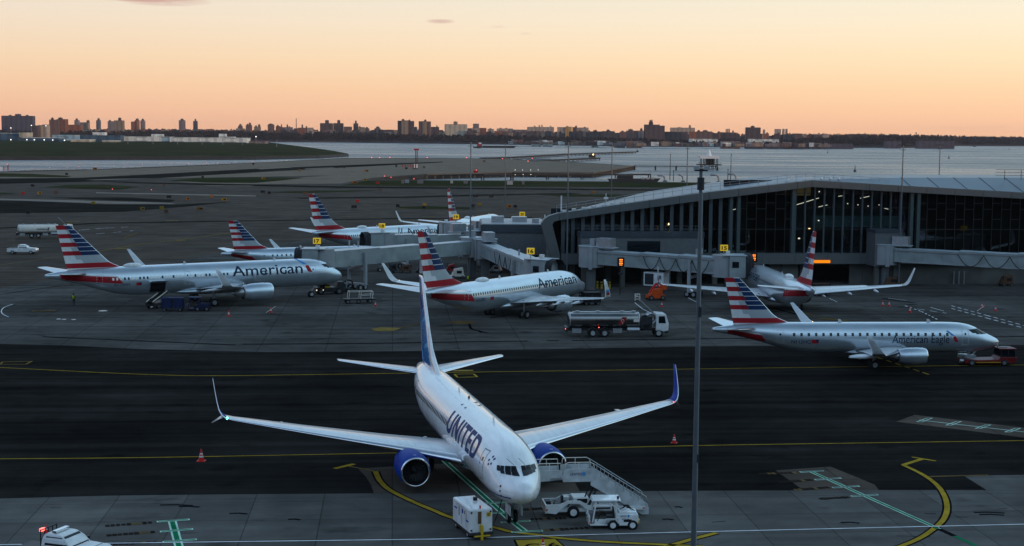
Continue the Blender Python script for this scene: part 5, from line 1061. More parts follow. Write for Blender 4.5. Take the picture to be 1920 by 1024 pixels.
# ------------------------------------------------------------------ terminal concourse
TA = R(7.0); TO = Vector((75.63, 245.16, 0))
tm = thing('terminal_building', 'long dark glazed concourse with a sweeping grey roof edge', 'terminal', TO, TA)
def lerp_list(T_, u):
    for (a, ya), (c, yc) in zip(T_, T_[1:]):
        if u <= c: return ya + (yc - ya) * (u - a) / (c - a)
    return T_[-1][1]
F_BOT = [(-68.6, 10.75), (-46.3, 13.85), (-26.5, 16.3), (10.7, 14.45), (42, 12.95)]
F_TOP = [(-70.6, 11.15), (-68.9, 11.84), (-46.4, 15.1), (-26.5, 17.4), (10.6, 15.5), (42, 14.1)]
b = MB(); u = -68.6
while u < 41.9:                                                     # metal fascia panels with open joints
    u2 = min(42, u + 4.95)
    if u < -26.5 < u2: u2 = -26.5
    a, c = u + .03, u2 - .03; b.prism([(a, -.6, lerp_list(F_BOT, a)), (c, -.6, lerp_list(F_BOT, c)), (c, -.6, lerp_list(F_TOP, c)), (a, -.6, lerp_list(F_TOP, a))], (0, 1.4, 0)); u = u2
b.build('fascia', FASC, tm)
b = MB(); b.prism([(-69.7, -.6, 3.6), (-68.3, -.6, 3.6), (-68.5, -.6, 5.3), (-69.75, -.6, 10.0), (-69.5, -.6, 10.5), (-68.63, -.6, 10.75), (-68.63, -.6, 11.95), (-70.3, -.6, 11.45), (-71.1, -.6, 10.9), (-71.5, -.6, 10.3)], (0, 1.4, 0)); b.build('end_frame', FASC, tm)
b = MB(); b.prism([(-69.7, .85, 3.6), (-61.2, 30, 3.6), (-61.6, 30, 9.6), (-71.5, .85, 10.3)], (.5, 0, 0)); b.build('end_wall', DBAND, tm)
b = MB(); u = -68.25
while u < 41.9:
    u2 = min(42, u + 5.6); b.box(((u + u2) / 2, .1, 4.4), (u2 - u - .05, 1.4, 1.75)); u = u2
b.build('floor_band', FASC, tm)
b = MB(); rows = []
RT = [(-71.0, 10.85, 10, 10.5, 9.8), (-68.9, 11.86, 10, 11.5, 10.8), (-46.4, 15.12, 10, 14.85, 14.1), (-26.5, 17.42, 10, 17.30, 16.9), (-9, 16.50, 5, 17.75, 17.3), (10.6, 15.52, 8, 17.75, 17.5), (42, 14.12, 11, 17.75, 17.5)]
for k in range(3): rows.append([Vector((q[0] + (0, 3, 10)[k] * (1 if q[0] < -60 else 0), (.8, q[2], 34)[k], (q[1], q[3], q[4])[k])) for q in RT])
n = len(RT)
for j in range(2): b.add(rows[j] + rows[j + 1], [(i, i + 1, n + i + 1, n + i) for i in range(n - 1)])
b.add(rows[2] + [Vector((p.x, 34, 3)) for p in rows[2]], [(i, i + 1, n + i + 1, n + i) for i in range(n - 1)], 1)
b.build('roof', [ROOFM, DBAND], tm)
b = MB()
for i in range(10): u = -9 + i * 5; b.beam((u, .8, lerp_list([(q[0], q[1]) for q in RT], u) + .03), (u, lerp_list([(q[0], q[2]) for q in RT], u), 17.78), .12, .06)
b.build('roof_seam', DBAND, tm)
b = MB(); pts = []
for i in range(36): u = -68.5 + i * 1.62; z = lerp_list(F_TOP, u) + .0; b.cyl((u, 3.2, z - .2), (u, 3.2, z + 1.05), .035, n=5); pts.append((u, 3.2, z + 1.05))
for dz in (0, -.45): b.tube([(p[0], p[1], p[2] + dz) for p in pts], .035, 5)
b.build('roof_railing', LGREY, tm)
b = MB()
for i in range(7): u = -67.5 + i * 1.6; b.box((u, 1.6, lerp_list(F_TOP, u) + .12), (.6, .5, .3))
b.build('roof_vent', WHITE, tm)
b = MB()
for u in (-24, -22.5, -21): b.ball((u, 2, 17.6), .25, 8)
b.cyl((-60.4, 2.6, 12.5), (-60.4, 2.6, 15.0), .06, n=5); b.box((-60.4, 2.6, 14.2), (.7, .3, .3)); b.cyl((-67.9, 2.2, 12), (-67.9, 2.2, 14.6), .12, n=6); b.build('roof_mast', WHITE, tm)
b = MB(); b.beam((-30.0, 3, 17.1), (-28.4, 3, 17.9), .16, .16); b.beam((-26.9, 3, 17.6), (-25.3, 3, 17.8), .16, .16); b.build('roof_lamp_arm', WHITE, tm)
b = MB()
for x in (36.0, 39, 42): b.cyl((x - 26, 6, 17.4), (x - 26, 6, 19.2), .05, n=5)
for z in (18.2, 18.7, 19.2): b.beam((8.4, 6, z), (16.5, 6, z), .06, .06)
b.build('roof_guard', DARK, tm)
# glazing: one pane per bay with its own transoms, fins between
FINM = mat('glass_fin', (.070, .082, .088), .4, var=.12); FRAMEM = mat('window_frame', (.040, .038, .036), .5, var=.1); W_ = 1.64; i = 0; u = -68.2
while u < 41.8:
    u2 = min(42, u + W_); zb = 5.28; zt = min(lerp_list(F_BOT, u), lerp_list(F_BOT, u2)) - .02
    clear = -29.4 < (u + u2) / 2 < -8.6; deep = u < -40.2
    if -40.4 < u < -37.4 or -8.9 < u < -7.4: pm = GLASS
    else: pm = GLASS if clear else SMOKE
    b = MB(); b.add([(u + .05, .95, zb), (u2 - .05, .95, zb), (u2 - .05, .95, zt + .3), (u + .05, .95, zt + .3)], [(0, 1, 2, 3)])
    hs = [9.2] + ([] if deep else ([12.6 + (i % 2) * -1.7, 15.0 + (i % 2) * -1.4] if not clear else [12.8, 15.2]))
    for h in hs:
        if h < zt - .3: b.box(((u + u2) / 2, .9, h), (u2 - u - .1, .14, .12), m=1)
    b.build('window_pane', [pm, FRAMEM], tm)
    d = .95 if deep else (.75 if clear else .28); b = MB(); b.box((u + (.34 if deep else 0), .95 - d / 2, (zb + zt) / 2), (.07 if not (deep or clear) else (.58 if deep else .24), d * (.35 if deep else .6), zt - zb)); b.build('mullion', FINM if (deep or clear) else FRAMEM, tm)
    i += 1; u = u2
for u in (-39.9, -38.6, -29.3, -8.9, -7.7): b = MB(); zt = lerp_list(F_BOT, u); b.box((u, .42, (5.28 + zt) / 2), (.55, .9, zt - 5.28 - .02)); b.build('pilaster', mat('pale_glass_panel', (.075, .095, .095), .25, var=.1) if u == -39.9 else MATS['pale_glass_panel'], tm)
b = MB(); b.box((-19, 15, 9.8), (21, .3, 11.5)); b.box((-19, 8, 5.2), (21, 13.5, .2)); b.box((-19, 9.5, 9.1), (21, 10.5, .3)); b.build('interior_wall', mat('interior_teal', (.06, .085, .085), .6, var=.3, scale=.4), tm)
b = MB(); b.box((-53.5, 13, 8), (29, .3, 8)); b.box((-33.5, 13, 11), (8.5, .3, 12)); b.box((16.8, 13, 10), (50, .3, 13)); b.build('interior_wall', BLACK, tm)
b = MB(); b.box((-17.5, 3.2, 10.4), (15, .06, 1.9)); b.build('glass_balustrade', mat('balustrade_glass', (.10, .19, .19), .15, var=.2), tm)
for (u, v, z, l, sl) in [(-26, 4, 13.6, 4.6, .30), (-23.3, 3, 13.0, 1.5, .22), (-19.5, 5, 14.6, .9, .12), (-15.3, 5, 14.4, 1.6, .22), (-38.3, 5, 12.2, 1.3, .25), (-11, 6, 12.4, .7, -.2)]:
    b = MB(); b.beam((u - l / 2, v, z - sl * l / 2), (u + l / 2, v, z + sl * l / 2), .10, .06); b.build('strip_lamp', L_STRIP, tm)
b = MB(); b.beam((-62.2, 2.4, 6.6), (-62.75, 2.4, 9.3), .14, .10); b.build('strip_lamp', L_STRIP, tm)
for k, (u, v, z, r, m_) in enumerate([(-22.6, 6, 9.9, .10, L_STRIP), (-25.2, 4, 9.1, .10, L_WARM), (-24.3, 2, 10.6, .10, L_STRIP), (-27.6, 2, 7.6, .14, L_STRIP), (-29.2, 2, 8.8, .10, L_STRIP), (-19, 3, 13.4, .07, L_STRIP), (-17.2, 3, 13.2, .07, L_STRIP), (-15.4, 3, 13.0, .07, L_STRIP), (-24, 3, 15.4, .09, L_STRIP), (-13.5, 3, 13.2, .06, L_STRIP), (-49.9, 2.4, 9.95, .17, L_WARM), (-36, 3, 7.9, .09, L_STRIP), (-13.2, 2, 8.9, .06, L_STRIP)]):
    b = MB(); b.ball((u, v, z), (r * 1.5, r, r), 8); b.build('interior_lamp', m_, tm)
b = MB(); b.box((-21.5, 5.5, 10.7), (1.5, .1, .9)); b.build('lit_room', L_ROOM, tm); b = MB(); b.box((-27, 6, 15.3), (5, .1, 1.4)); b.build('lit_ceiling', emit('dim_ceiling', (.6, .42, .14), .05), tm)
b = MB(); b.box((-24.9, -.72, 3.95), (3.7, .12, .46)); b.build('amber_display', L_BAR, tm)
# ground storey: concrete walls, openings, columns
b = MB()
for a, c in ((-19.1, -16.9), (-16.85, 17.0), (18.7, 42), (-33.0, -31.0), (-30.9, -28.0), (-39, -36)): b = MB(); b.box(((a + c) / 2, 1.0, 1.75), (c - a - .03, .5, 3.5)); b.build('ground_wall', CONCW, tm)
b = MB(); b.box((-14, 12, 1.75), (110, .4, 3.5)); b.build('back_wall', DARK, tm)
b = MB(); b.box((17.85, 1.4, 1.5), (1.6, .2, 3.0)); b.build('service_door', DARK, tm)
for u in (-66, -60, -54, -48, -42, -27): b = MB(); b.box((u, 2, 1.76), (.8, .8, 3.5)); b.build('column', CONCW, tm)
# lower block standing out in front of the left glazing
b = MB(); b.box((-55.4, -1.55, 6.0), (20.2, 3.4, 4.2)); b.build('gate_block', GREYP, tm); b = MB(); b.box((-55.4, -1.57, 8.55), (20.4, 3.6, .88)); b.build('parapet', DBAND, tm)
b = MB(); b.box((-55.2, -3.29, 6.55), (5.4, .1, 2.0)); b.build('gate_window', GLASSD, tm); b = MB()
for u in [-65.4 + 1.25 * k for k in range(17)]: b.cyl((u, -3.2, 8.98), (u, -3.2, 10.0), .03, n=5)
for z in (9.5, 10.0): b.beam((-65.4, -3.2, z), (-45.4, -3.2, z), .05, .05)
b.build('block_railing', GREYP, tm)
for u in (-64.8, -58.5, -51): b = MB(); b.box((u, -2.4, 1.95), (.8, .8, 3.9)); b.build('column', CONCW, tm)
b = MB(); b.box((-14.3, -1.9, 6.2), (4.6, 4.0, 5.6)); b.build('gate_block', GREYP, tm); b = MB(); b.box((-14.3, -1.9, 9.2), (4.8, 4.2, .5)); b.build('parapet', DBAND, tm)
for u in (-16, -12.8): b = MB(); b.box((u, -3.2, 1.7), (.7, .7, 3.4)); b.build('column', CONCW, tm)
for i in range(3): b = MB(); b.cyl((-1 + i * .9, .3, 2.2), (-1 + i * .9, .3, 0), .12, n=8); b.build('wall_pipe', STEEL, tm)
# the lower gate building left of the concourse
gt = thing('gate_building', 'low grey gate building with a dark roof band left of the glazed concourse', 'building', (0, 256, 0), R(2)); b = MB(); b.box((.3, 8, 5.4), (11.4, 17, 4.0)); b.build('wall', GREYP, gt)
b = MB(); b.box((.3, 8, 8.05), (11.7, 17.4, 1.35)); b.build('parapet', DBAND, gt); b = MB(); b.box((.3, 8, 8.8), (11.2, 16.8, .16)); b.build('roof', LGREY, gt)
for x in (-4.5, 0, 5.2): b = MB(); b.cyl((x, .8, 0), (x, .8, 3.4), .4, n=10); b.build('column', CONCW, gt)
b = MB(); b.box((.3, 12, 1.7), (11, .4, 3.4)); b.build('back_wall', DARK, gt); b = MB(); b.box((-2.5, 5, 9.4), (2.2, 2, 1.1)); b.build('roof_unit', STEEL, gt); b = MB(); b.box((1.5, 7, 9.3), (2.6, 2.2, .9)); b.build('roof_unit', STEEL, gt); b = MB(); b.box((4.2, 3, 9.25), (1.2, 1.0, .8)); b.build('roof_unit', STEEL, gt)

# ------------------------------------------------------------------ jet bridges
def number_sign(t, c, txt, rz, s=1.0):
    b = MB(); b.box((c[0], c[1], c[2] - .75 * s), (.12, .12, .8 * s)); b.build('sign_post', STEEL, t)
    sg = MB(); sg.box(c, (1.25 * s, .62 * s, .98 * s), rz); sgo = sg.build('number_sign', L_SIGN, t)
    b = MB(); u = Vector((math.cos(rz), math.sin(rz), 0)); q = Vector((-u.y, u.x, 0))
    flat_text(b, txt, .62 * s, Vector(c) - q * (.315 * s) + Vector((0, 0, -.30 * s)), u, (0, 0, 1), 0, .035, True, .88 * s); flat_text(b, txt, .62 * s, Vector(c) - u * (.63 * s) + Vector((0, 0, -.30 * s)), -q, (0, 0, 1), 0, .035, True, .46 * s); b.build('number', BLACK, sgo)
def jet_bridge(label, A, zA, B, zB, cabdir, num, hood=True, cables=(), unit=None, wheels=True, roof_unit=True, legs=True, signz=1.0, sects=(0, .36, .68, 1.0), sign_off=(0, 0)):
    A = Vector((A[0], A[1], 0)); B = Vector((B[0], B[1], 0)); d = B - A; ln = d.length; hd = math.atan2(d.y, d.x)
    t = thing('jet_bridge', label, 'jet bridge', A, hd, 'passenger boarding bridges')
    b = MB(); b.cyl((0, 0, zA - .25), (0, 0, zA + 3.0), 2.0, n=24); b.build('rotunda', LGREY, t); b = MB(); b.cyl((0, 0, 0), (0, 0, zA - .25), .75, n=16); b.build('rotunda_column', GREYP, t)
    b = MB(); b.cyl((0, 0, zA + 3.0), (0, 0, zA + 3.14), 2.12, n=24); b.build('rotunda_roof', BRTOP, t)
    b = MB(); b.box((.9, -1.9, zA + 1.3), (.6, .25, 3.6)); b.box((.2, .2, zA + 3.7), (.8, .8, 1.1)); b.build('rotunda_frame', LGREY, t)
    x0 = 1.8; L_ = ln - x0; k = (zB - zA) / ln
    for i in range(3):
        a, c = x0 + L_ * sects[i], x0 + L_ * sects[i + 1] - (.0 if i == 2 else -.6); w_, h_ = 2.3 + .24 * i, 2.15 + .13 * i
        za, zc = zA + k * a + .3, zA + k * c + .3; P = []
        for x, z in ((a, za), (c, zc)): P.append([Vector((x, y, z + q)) for y, q in ((-w_ / 2, 0), (w_ / 2, 0), (w_ / 2, h_), (-w_ / 2, h_))])
        b = MB(); b.loft(P, smooth=False)
        for e in range(int((c - a) / 2.2)): x = a + 1.1 + e * 2.2; z = zA + k * x + .3; b.box((x, -w_ / 2 - .012, z + h_ / 2), (.06, .03, h_ - .2), m=0)
        tn = b.build('tunnel', BRIDGE, t)
        b = MB(); b.loft([[Vector((x, y, z + h_ + q)) for y, q in ((-w_ / 2 - .05, .0), (w_ / 2 + .05, .0), (w_ / 2 + .05, .10), (-w_ / 2 - .05, .10))] for x, z in ((a - .02, za), (c + .02, zc))], smooth=False)
        b.build('tunnel_roof', BRTOP, tn)
        b = MB(); b.beam((a, -w_ / 2 - .1, za + h_ * .92), (c, -w_ / 2 - .1, zc + h_ * .92), .12, .16); b.beam((a, -w_ / 2 - .06, za + .12), (c, -w_ / 2 - .06, zc + .12), .10, .22); b.build('side_rail', LGREY, tn)
    cr = cabdir - hd; cb = Vector((ln + 1.0, 0, 0)); M = Matrix.Rotation(cr, 3, 'Z'); zt = zB + 3.2
    b = MB(); b.cyl((cb.x - .6, 0, zB - .1), (cb.x - .6, 0, zt), 1.75, n=20); b.build('cab_rotunda', LGREY, t)
    b = MB(); b.box(cb + M @ Vector((1.3, 0, 0)) + Vector((0, 0, zB + 1.55)), (2.4, 3.5, 3.2), rot=M); cbo = b.build('cab', BRIDGE, t)
    b = MB(); b.box(cb + M @ Vector((.9, 0, 0)) + Vector((0, 0, zt + .06)), (3.6, 3.7, .12), rot=M); b.build('cab_roof', BRTOP, t)
    b = MB(); b.box(cb + M @ Vector((1.0, -1.78, 0)) + Vector((0, 0, zB + 1.9)), (1.0, .05, .9), rot=M); b.build('cab_window', GLASSD, cbo)
    if hood:
        rings = []
        for f, s_ in ((0, 1.0), (.25, 1.05), (.5, .98), (.75, 1.05), (1.0, .98), (1.2, 1.02)):
            ring = [Vector((0, -1.75 * s_, -.2)), Vector((0, -1.75 * s_, 2.2))] + [Vector((0, -1.75 * s_ * math.cos(a), 2.2 + 1.15 * s_ * math.sin(a))) for a in [math.pi * q / 10 for q in range(1, 10)]] + [Vector((0, 1.75 * s_, 2.2)), Vector((0, 1.75 * s_, -.2))]
            rings.append([cb + M @ (p + Vector((2.5 + f, 0, 0))) + Vector((0, 0, zB)) for p in ring])
        b = MB(); b.loft(rings, smooth=False, caps=False); b.build('canopy', CANOPY, t)
    if legs:
        xs = ln * .80; z = zB; lg = bpy.data.objects.new('support_leg', None); COL.objects.link(lg); lg.parent = t; b = MB()
        for s_ in (-1, 1): b.box((xs, s_ * 1.75, (z + 2.2) / 2 + .5), (.42, .42, z + 1.4))
        b.box((xs, 0, z - .35), (.5, 3.8, .4)); b.box((xs, 0, .95), (.5, 3.4, .35)); b.build('leg_frame', LGREY, lg)
        for s_ in (-1, 1):
            for e in (-1, 1): b = MB(); wheel(b, (xs + e * .55, s_ * 1.1, .5), .5, .35); b.build('wheel', [RUBBER, LGREY], lg)
        b = MB()
        for s_ in (-1, 1): b.cyl((xs + .8, s_ * .95, zB + 3.1), (xs + .8, s_ * .95, zB + 4.0), .14, n=8)
        b.build('lift_screw', LGREY, t)
    if roof_unit: b = MB(); b.box((2.6, 0, zA + 3.7), (2.6, 1.7, 1.5)); b.build('air_conditioner', STEEL, t); b = MB(); b.box((2.6, 0, zA + 2.95), (3.4, 2.2, .12)); b.build('unit_tray', BRTOP, t)
    for (xa, xb, n_, drop) in cables:
        for q in range(n_):
            a, c = xa + (xb - xa) * q / n_, xa + (xb - xa) * (q + 1) / n_; P = []
            for s_ in range(9): f = s_ / 8; x = a + (c - a) * f; P.append((x, -1.62, zA + k * x + 2.2 - drop * (1 - (2 * f - 1) ** 2)))
            b = MB(); b.tube(P, .06, 5); b.build('cable_loop', RUBBER, t)
    if unit: b = MB(); x = ln * unit; z = zA + k * x; b.box((x, -.2, z - 1.25), (3.4, 1.9, 2.1)); un = b.build('air_unit', WHITE, t); b = MB(); b.box((x - .75, -1.17, z - 1.25), (1.5, .04, 1.7)); b.build('grille', DARK, un); b = MB(); b.box((x + 1.0, -1.17, z - .9), (.6, .04, .6)); b.box((x + 1.0, -1.17, z - 1.8), (.6, .04, .35)); b.build('panel', GREYP, un); b = MB(); b.box((x - 1.2, 0, z - .12), (.15, .15, .3)); b.box((x + 1.2, 0, z - .12), (.15, .15, .3)); b.build('hanger', DARK, un)
    b = MB(); b.box(cb + M @ Vector((.2, 1.0, 0)) + Vector((0, 0, zt + .35)), (.6, .5, .5), rot=M); b.build('roof_lamp', WHITE, t)
    number_sign(t, (cb.x - .2 + sign_off[0], -.9 + sign_off[1], zt + 1.0 * signz + .15), num, -hd, .9)
    return t
jet_bridge('long pale jet bridge reaching left to the long leftmost airliner, sign 17', (-6.9, 250.5), 3.75, (-28.6, 222.2), 3.75, R(33 + 180) - R(35), '17', unit=.30, roof_unit=False, cables=())
jet_bridge('jet bridge with sign 18 behind the long pale one', (-7.5, 268), 3.7, (-22.5, 262.6), 3.5, R(200), '18', roof_unit=True)
jet_bridge('short jet bridge with sign 19 behind the gate building', (-5.5, 272), 3.8, (-11.5, 284.0), 4.0, R(110), '19', roof_unit=True, legs=False)
jet_bridge('jet bridge with sign 20 beyond the gate building roof', (4, 276), 3.8, (1.2, 292), 4.2, R(95), '20', roof_unit=True, legs=False)
jet_bridge('jet bridge with sign 16 and light crumpled roof sloping to the middle airliner', (-4.6, 248.8), 3.6, (3.4, 213.5), 3.25, R(-34.5), '16', cables=((15, 27, 3, 2.0),))
jet_bridge('jet bridge with sign 15 and hanging cable loops in front of the concourse', (12.6, 231.5), 3.9, (31.6, 219.8), 3.5, R(0), '15', cables=((10, 21, 4, 1.9),), unit=.52)
jet_bridge('jet bridge running off the right edge of the view', (61.6, 240.5), 3.95, (88.5, 226.6), 3.6, R(-5), '14', cables=((12, 24, 3, 1.9),))

# docking displays with orange figures
def display(px, py, Y, label, mast=True):
    p = atY(px, py, Y); t = thing('docking_display', label, 'display', (p.x, p.y, 0), TA, 'aircraft docking displays'); b = MB(); b.box((0, 0, p.z), (1.05, .3, 1.5)); b.build('housing', BLACK, t); b = MB()
    if mast: b.cyl((0, .3, 0), (0, .3, p.z), .1, n=8); b.box((0, .1, p.z - 1.75), (.7, .5, .28))
    else: b.box((0, .9, p.z), (.2, 1.5, .2))
    b.build('bracket', DARK, t); b = MB()
    for z, w_ in ((.42, .5), (.14, .28), (-.14, .5), (-.40, .26)):
        for s_ in (-1, 1): b.box((s_ * .14, -.16, p.z + z), (w_ * .42, .03, .16))
    b.build('lit_figures', L_ORANGE, t)
display(1164, 492, 224, 'lit orange docking display in front of the cabled jet bridge'); display(1360.5, 484, 233, 'lit orange docking display just left of the yellow sign 15'); display(1413.5, 483, 238, 'lit orange docking display on the concourse right of the yellow sign 15', mast=False)
# ------------------------------------------------------------------ vehicles and people
DRED = mat('dark_red_paint', (.13, .010, .010), .4, var=.3)
STAIRW = mat('scuffed_white', (.46, .48, .49), .45, var=.25, scale=1.5)
def P_(v): return (v.x, v.y, 0)
def wheels(t, spots, r=.42, w_=.28, hub=LGREY):
    for x, y in spots: b = MB(); wheel(b, (x, y, r), r, w_); b.build('wheel', [RUBBER, hub], t)
def fuel_truck(label, loc, rz, tank_m, text, emblem=True, cab_m=WHITE):
    """x forward, tank 8.6 m"""
    t = thing('fuel_truck', label, 'fuel truck', loc, rz); b = MB(); ring = lambda x, k=1.0: [Vector((x, 1.22 * k * math.copysign(abs(math.cos(a)) ** .75, math.cos(a)), 2.05 + .92 * k * math.copysign(abs(math.sin(a)) ** .8, math.sin(a)))) for a in [2 * math.pi * i / 32 for i in range(32)]]
    b.loft([ring(-6.2, .55), ring(-6.15, .9), ring(-6.0, 1.0), ring(-3, 1.0), ring(0, 1.0), ring(2.45, 1.0), ring(2.6, .92), ring(2.65, .55)], smooth=True); tk = b.build('tank', tank_m, t)
    b = MB(); 
    for x in (-6.0, 2.45): b.loft([[Vector((x + dx, p.y * 1.03, 2.05 + (p.z - 2.05) * 1.03)) for p in ring(0)] for dx in (-.06, .06)])
    b.build('tank_rim', STEEL, tk); b = MB(); b.box((-1.8, 0, 3.0), (7.6, .7, .08)); 
    for x in (-5, -2.5, .5, 1.9): b.cyl((x, 0, 3.0), (x, 0, 3.14), .28, n=10)
    b.build('tank_walkway', STEEL, tk)
    b = MB(); b.box((-.5, 0, .92), (12.2, .9, .34)); b.box((-6.4, 0, .95), (.3, 2.4, .5)); b.box((5.9, 0, .7), (.3, 2.3, .4)); b.build('chassis', DARK, t)
    b = MB()
    for x in (-5.2, -.2): b = MB(); b.box((x, -1.0, .85), (1.1, .5, .55)); b.build('locker', STEEL, t)
    b = MB(); b.cyl((1.0, -1.05, .95), (2.5, -1.05, .95), .34, n=12); b.build('side_tank', STEEL, t)
    b = MB(); b.box((3.35, 0, 1.75), (1.5, 2.2, 1.4)); b.cyl((3.2, -.9, 2.2), (3.2, .9, 2.2), .55, n=14); b.box((3.5, -1.0, 1.3), (.9, .2, .6)); b.build('pump_unit', DARK, t); b = MB(); b.lathe([(-.9, .62), (-.9, .5), (.9, .5), (.9, .62)], (4.0, 0, 2.3), (0, 1, 0), 16); b.build('hose_reel', STEEL, t)
    b = MB(); b.prism([(4.55, -1.15, .75), (6.05, -1.15, .75), (6.12, -1.15, 1.65), (5.75, -1.15, 2.85), (4.55, -1.15, 2.95)], (0, 2.3, 0)); cb = b.build('cab', cab_m, t, bevel=.06)
    for y in (-1.17, 1.15): b = MB(); b.prism([(4.85, y, 1.75), (5.75, y, 1.75), (5.60, y, 2.62), (4.85, y, 2.62)], (0, .02, 0)); b.build('side_window', GLASSD, cb)
    b = MB(); q = [(6.13, -.95, 1.72), (6.13, .95, 1.72), (5.80, .95, 2.75), (5.80, -.95, 2.75)]; b.add(q, [(0, 1, 2, 3)]); b.build('windscreen', GLASSD, cb)
    wheels(t, [(-3.2, -.98), (-3.2, .98), (-1.75, -.98), (-1.75, .98), (4.9, -.98), (4.9, .98)], .52, .34); b = MB()
    for x in (-3.2, -1.75): b.lathe([(-.2, .66), (.2, .66), (.2, .62), (-.2, .62)], (x, -.98, .55), (0, 1, 0), 20)
    b.build('mudguard', STEEL, t)
    b = MB(); b.box((-6.56, -1.0, 1.05), (.04, .2, .12)); b.box((-2.5, -1.25, 1.25), (.1, .04, .08)); b.build('tail_lamp', L_RED if emblem else REDP, t)
    if text:
        b = MB(); fl = 1
        bm = text_mesh(text, .42, .02); bm_grid_cut(bm, 1, .12); bm.verts.index_update(); x0 = -2.95 if emblem else -2.0; P = []
        for v in bm.verts: z = 1.85 + v.co.y; s_ = max(0, min(1, abs((z - 2.05) / .92))) ** (1 / .8); y = -1.22 * math.sqrt(max(0, 1 - s_ * s_)) ** .75; P.append(Vector((x0 + v.co.x * 1.15, y - .02, z)))
        b.add(P, [[v.index for v in f.verts] for f in bm.faces]); bm.free(); b.build('lettering', BLACK, tk)
        if emblem:
            b = MB(); b.prism([(-.15, -1.245, 1.6), (.45, -1.245, 1.6), (.95, -1.245, 2.5), (.35, -1.245, 2.5)], (0, .03, 0), 0); b.lathe([(0, .16), (.01, .20), (.02, .20)], (.40, -1.27, 2.05), (0, 1, 0), 14, 1); b.box((.40, -1.265, 1.80), (.06, .02, .25), m=1); b.build('emblem', [REDP, WHITE], tk); b = MB(); b.box((2.1, -1.24, 2.1), (.65, .04, .35)); b.build('placard', WARMW, tk)
        else: b = MB(); b.prism([(.2, -1.24, 1.7), (.5, -1.24, 1.7), (.75, -1.24, 2.4), (.6, -1.24, 2.45)], (0, .03, 0)); b.build('emblem', BLACK, tk)
    b = MB(); b.cyl((4.3, -.6, 2.95), (2.6, .6, 4.6), .04, n=5); b.build('boom', LGREY, t)
    return t
p = G(1150, 632.5); fuel_truck('polished fuel tanker with a white cab crossing the apron in the middle', (p.x + .6, p.y + 1.0, 0), R(4.0), TANKM, 'swissport')
p = G(62, 446.0); fuel_truck('fuel tanker at the far left behind the flag tail, coloured cream for sunlight', (p.x + 2.6, p.y + 1.5, 0), R(16), WARMW, 'swissport', emblem=False)  # cream tank colour stands in for warm low sun on white
def pickup(label, loc, rz, m=WHITE, bar=False, name='pickup_truck'):
    t = thing(name, label, 'pickup truck', loc, rz); b = MB()
    r_ = .78 if bar else 1.12
    b.prism([(-2.8, -.95, .45), (2.75, -.95, .45), (2.85, -.95, .95), (2.6, -.95, 1.15), (1.15, -.95, 1.22), (-.75, -.95, 1.17), (-.8, -.95, r_), (-2.8, -.95, r_)], (0, 1.9, 0)); bd = b.build('body', m, t, bevel=.07)
    b = MB(); r = [[Vector((x, s_ * y, z)) for x, y, z in ()]]
    b.loft([[Vector((x0, -w_, z)), Vector((x1, -w_, z)), Vector((x1, w_, z)), Vector((x0, w_, z))] for z, x0, x1, w_ in ((1.15, -.75, 1.35, .93), (1.55, -.70, .95, .86), (1.80, -.62, .55, .76), (1.86, -.5, .4, .66))], smooth=False); cb = b.build('cab', m, t, bevel=.05)
    for s_ in (-1, 1): b = MB(); b.add([(-.5, s_ * .925, 1.24), (1.02, s_ * .925, 1.24), (.62, s_ * .80, 1.72), (-.45, s_ * .80, 1.72)], [(0, 1, 2, 3)]); b.build('side_window', GLASSD, cb)
    b = MB(); b.add([(1.27, -.82, 1.24), (1.27, .82, 1.24), (.66, .70, 1.76), (.66, -.70, 1.76)], [(0, 1, 2, 3)]); b.build('windscreen', GLASSD, cb); b = MB(); b.add([(-.76, -.75, 1.3), (-.76, .75, 1.3), (-.66, .66, 1.72), (-.66, -.66, 1.72)], [(0, 1, 2, 3)]); b.build('rear_window', GLASSD, cb)
    b = MB(); b.box((-1.85, 0, r_ + .015), (1.75, 1.6, .05)); b.build('cargo_bed', DARK, t); b = MB(); b.box((2.86, 0, .62), (.12, 1.8, .22)); b.box((-2.86, 0, .6), (.12, 1.8, .2)); b.build('bumper', STEEL, t)
    for s_ in (-1, 1): b = MB(); b.box((2.84, s_ * .72, .9), (.06, .3, .16)); b.build('headlight', L_STRIP if not bar else ALU, t)
    for s_ in (-1, 1):
        b = MB(); b.box((1.0, s_ * 1.08, 1.32), (.10, .22, .18)); b.build('mirror', BLACK, t)
        b = MB()
        for x in (-.62, 1.08): b.box((x, s_ * .957, .85), (.02, .012, .6))
        b.box((-.35, s_ * .962, 1.02), (.2, .02, .04)); b.build('door_seam', DARK, t)
    b = MB(); b.box((2.2, 0, 1.20), (.02, 1.5, .02)); b.build('hood_seam', DARK, t)
    wheels(t, [(-1.75, -.84), (-1.75, .84), (1.8, -.84), (1.8, .84)], .38, .25)
    if bar:
        b = MB(); b.box((-.05, 0, 1.95), (.28, 1.2, .12)); lb = b.build('light_bar', ALU, t); b = MB(); b.box((-.9, 0, 2.0), (.06, 1.5, .07)); b.box((-.9, 0, 1.5), (.05, 1.5, .05))
        for y in (-.72, -.36, 0, .36, .72): b.box((-.9, y, 1.45), (.05, .05, 1.1))
        b.build('headache_rack', DARK, t); b = MB(); b.box((-.95, -.5, 1.98), (.14, .34, .16)); b.build('warning_lamp', L_RED, t); b = MB(); b.box((-.25, .1, 1.88), (.25, .12, .03)); b.build('roof_vent', DARK, t)
    return t
p = G(119, 994.5, 1.9); pickup('white pickup cut off by the bottom left corner with a red warning lamp', (p.x - .1, p.y, 0), R(-20), bar=True)
p = G(40, 476.5); pickup('small white pickup alone on the tarmac at the far left', (p.x, p.y + .8, 0), R(4))
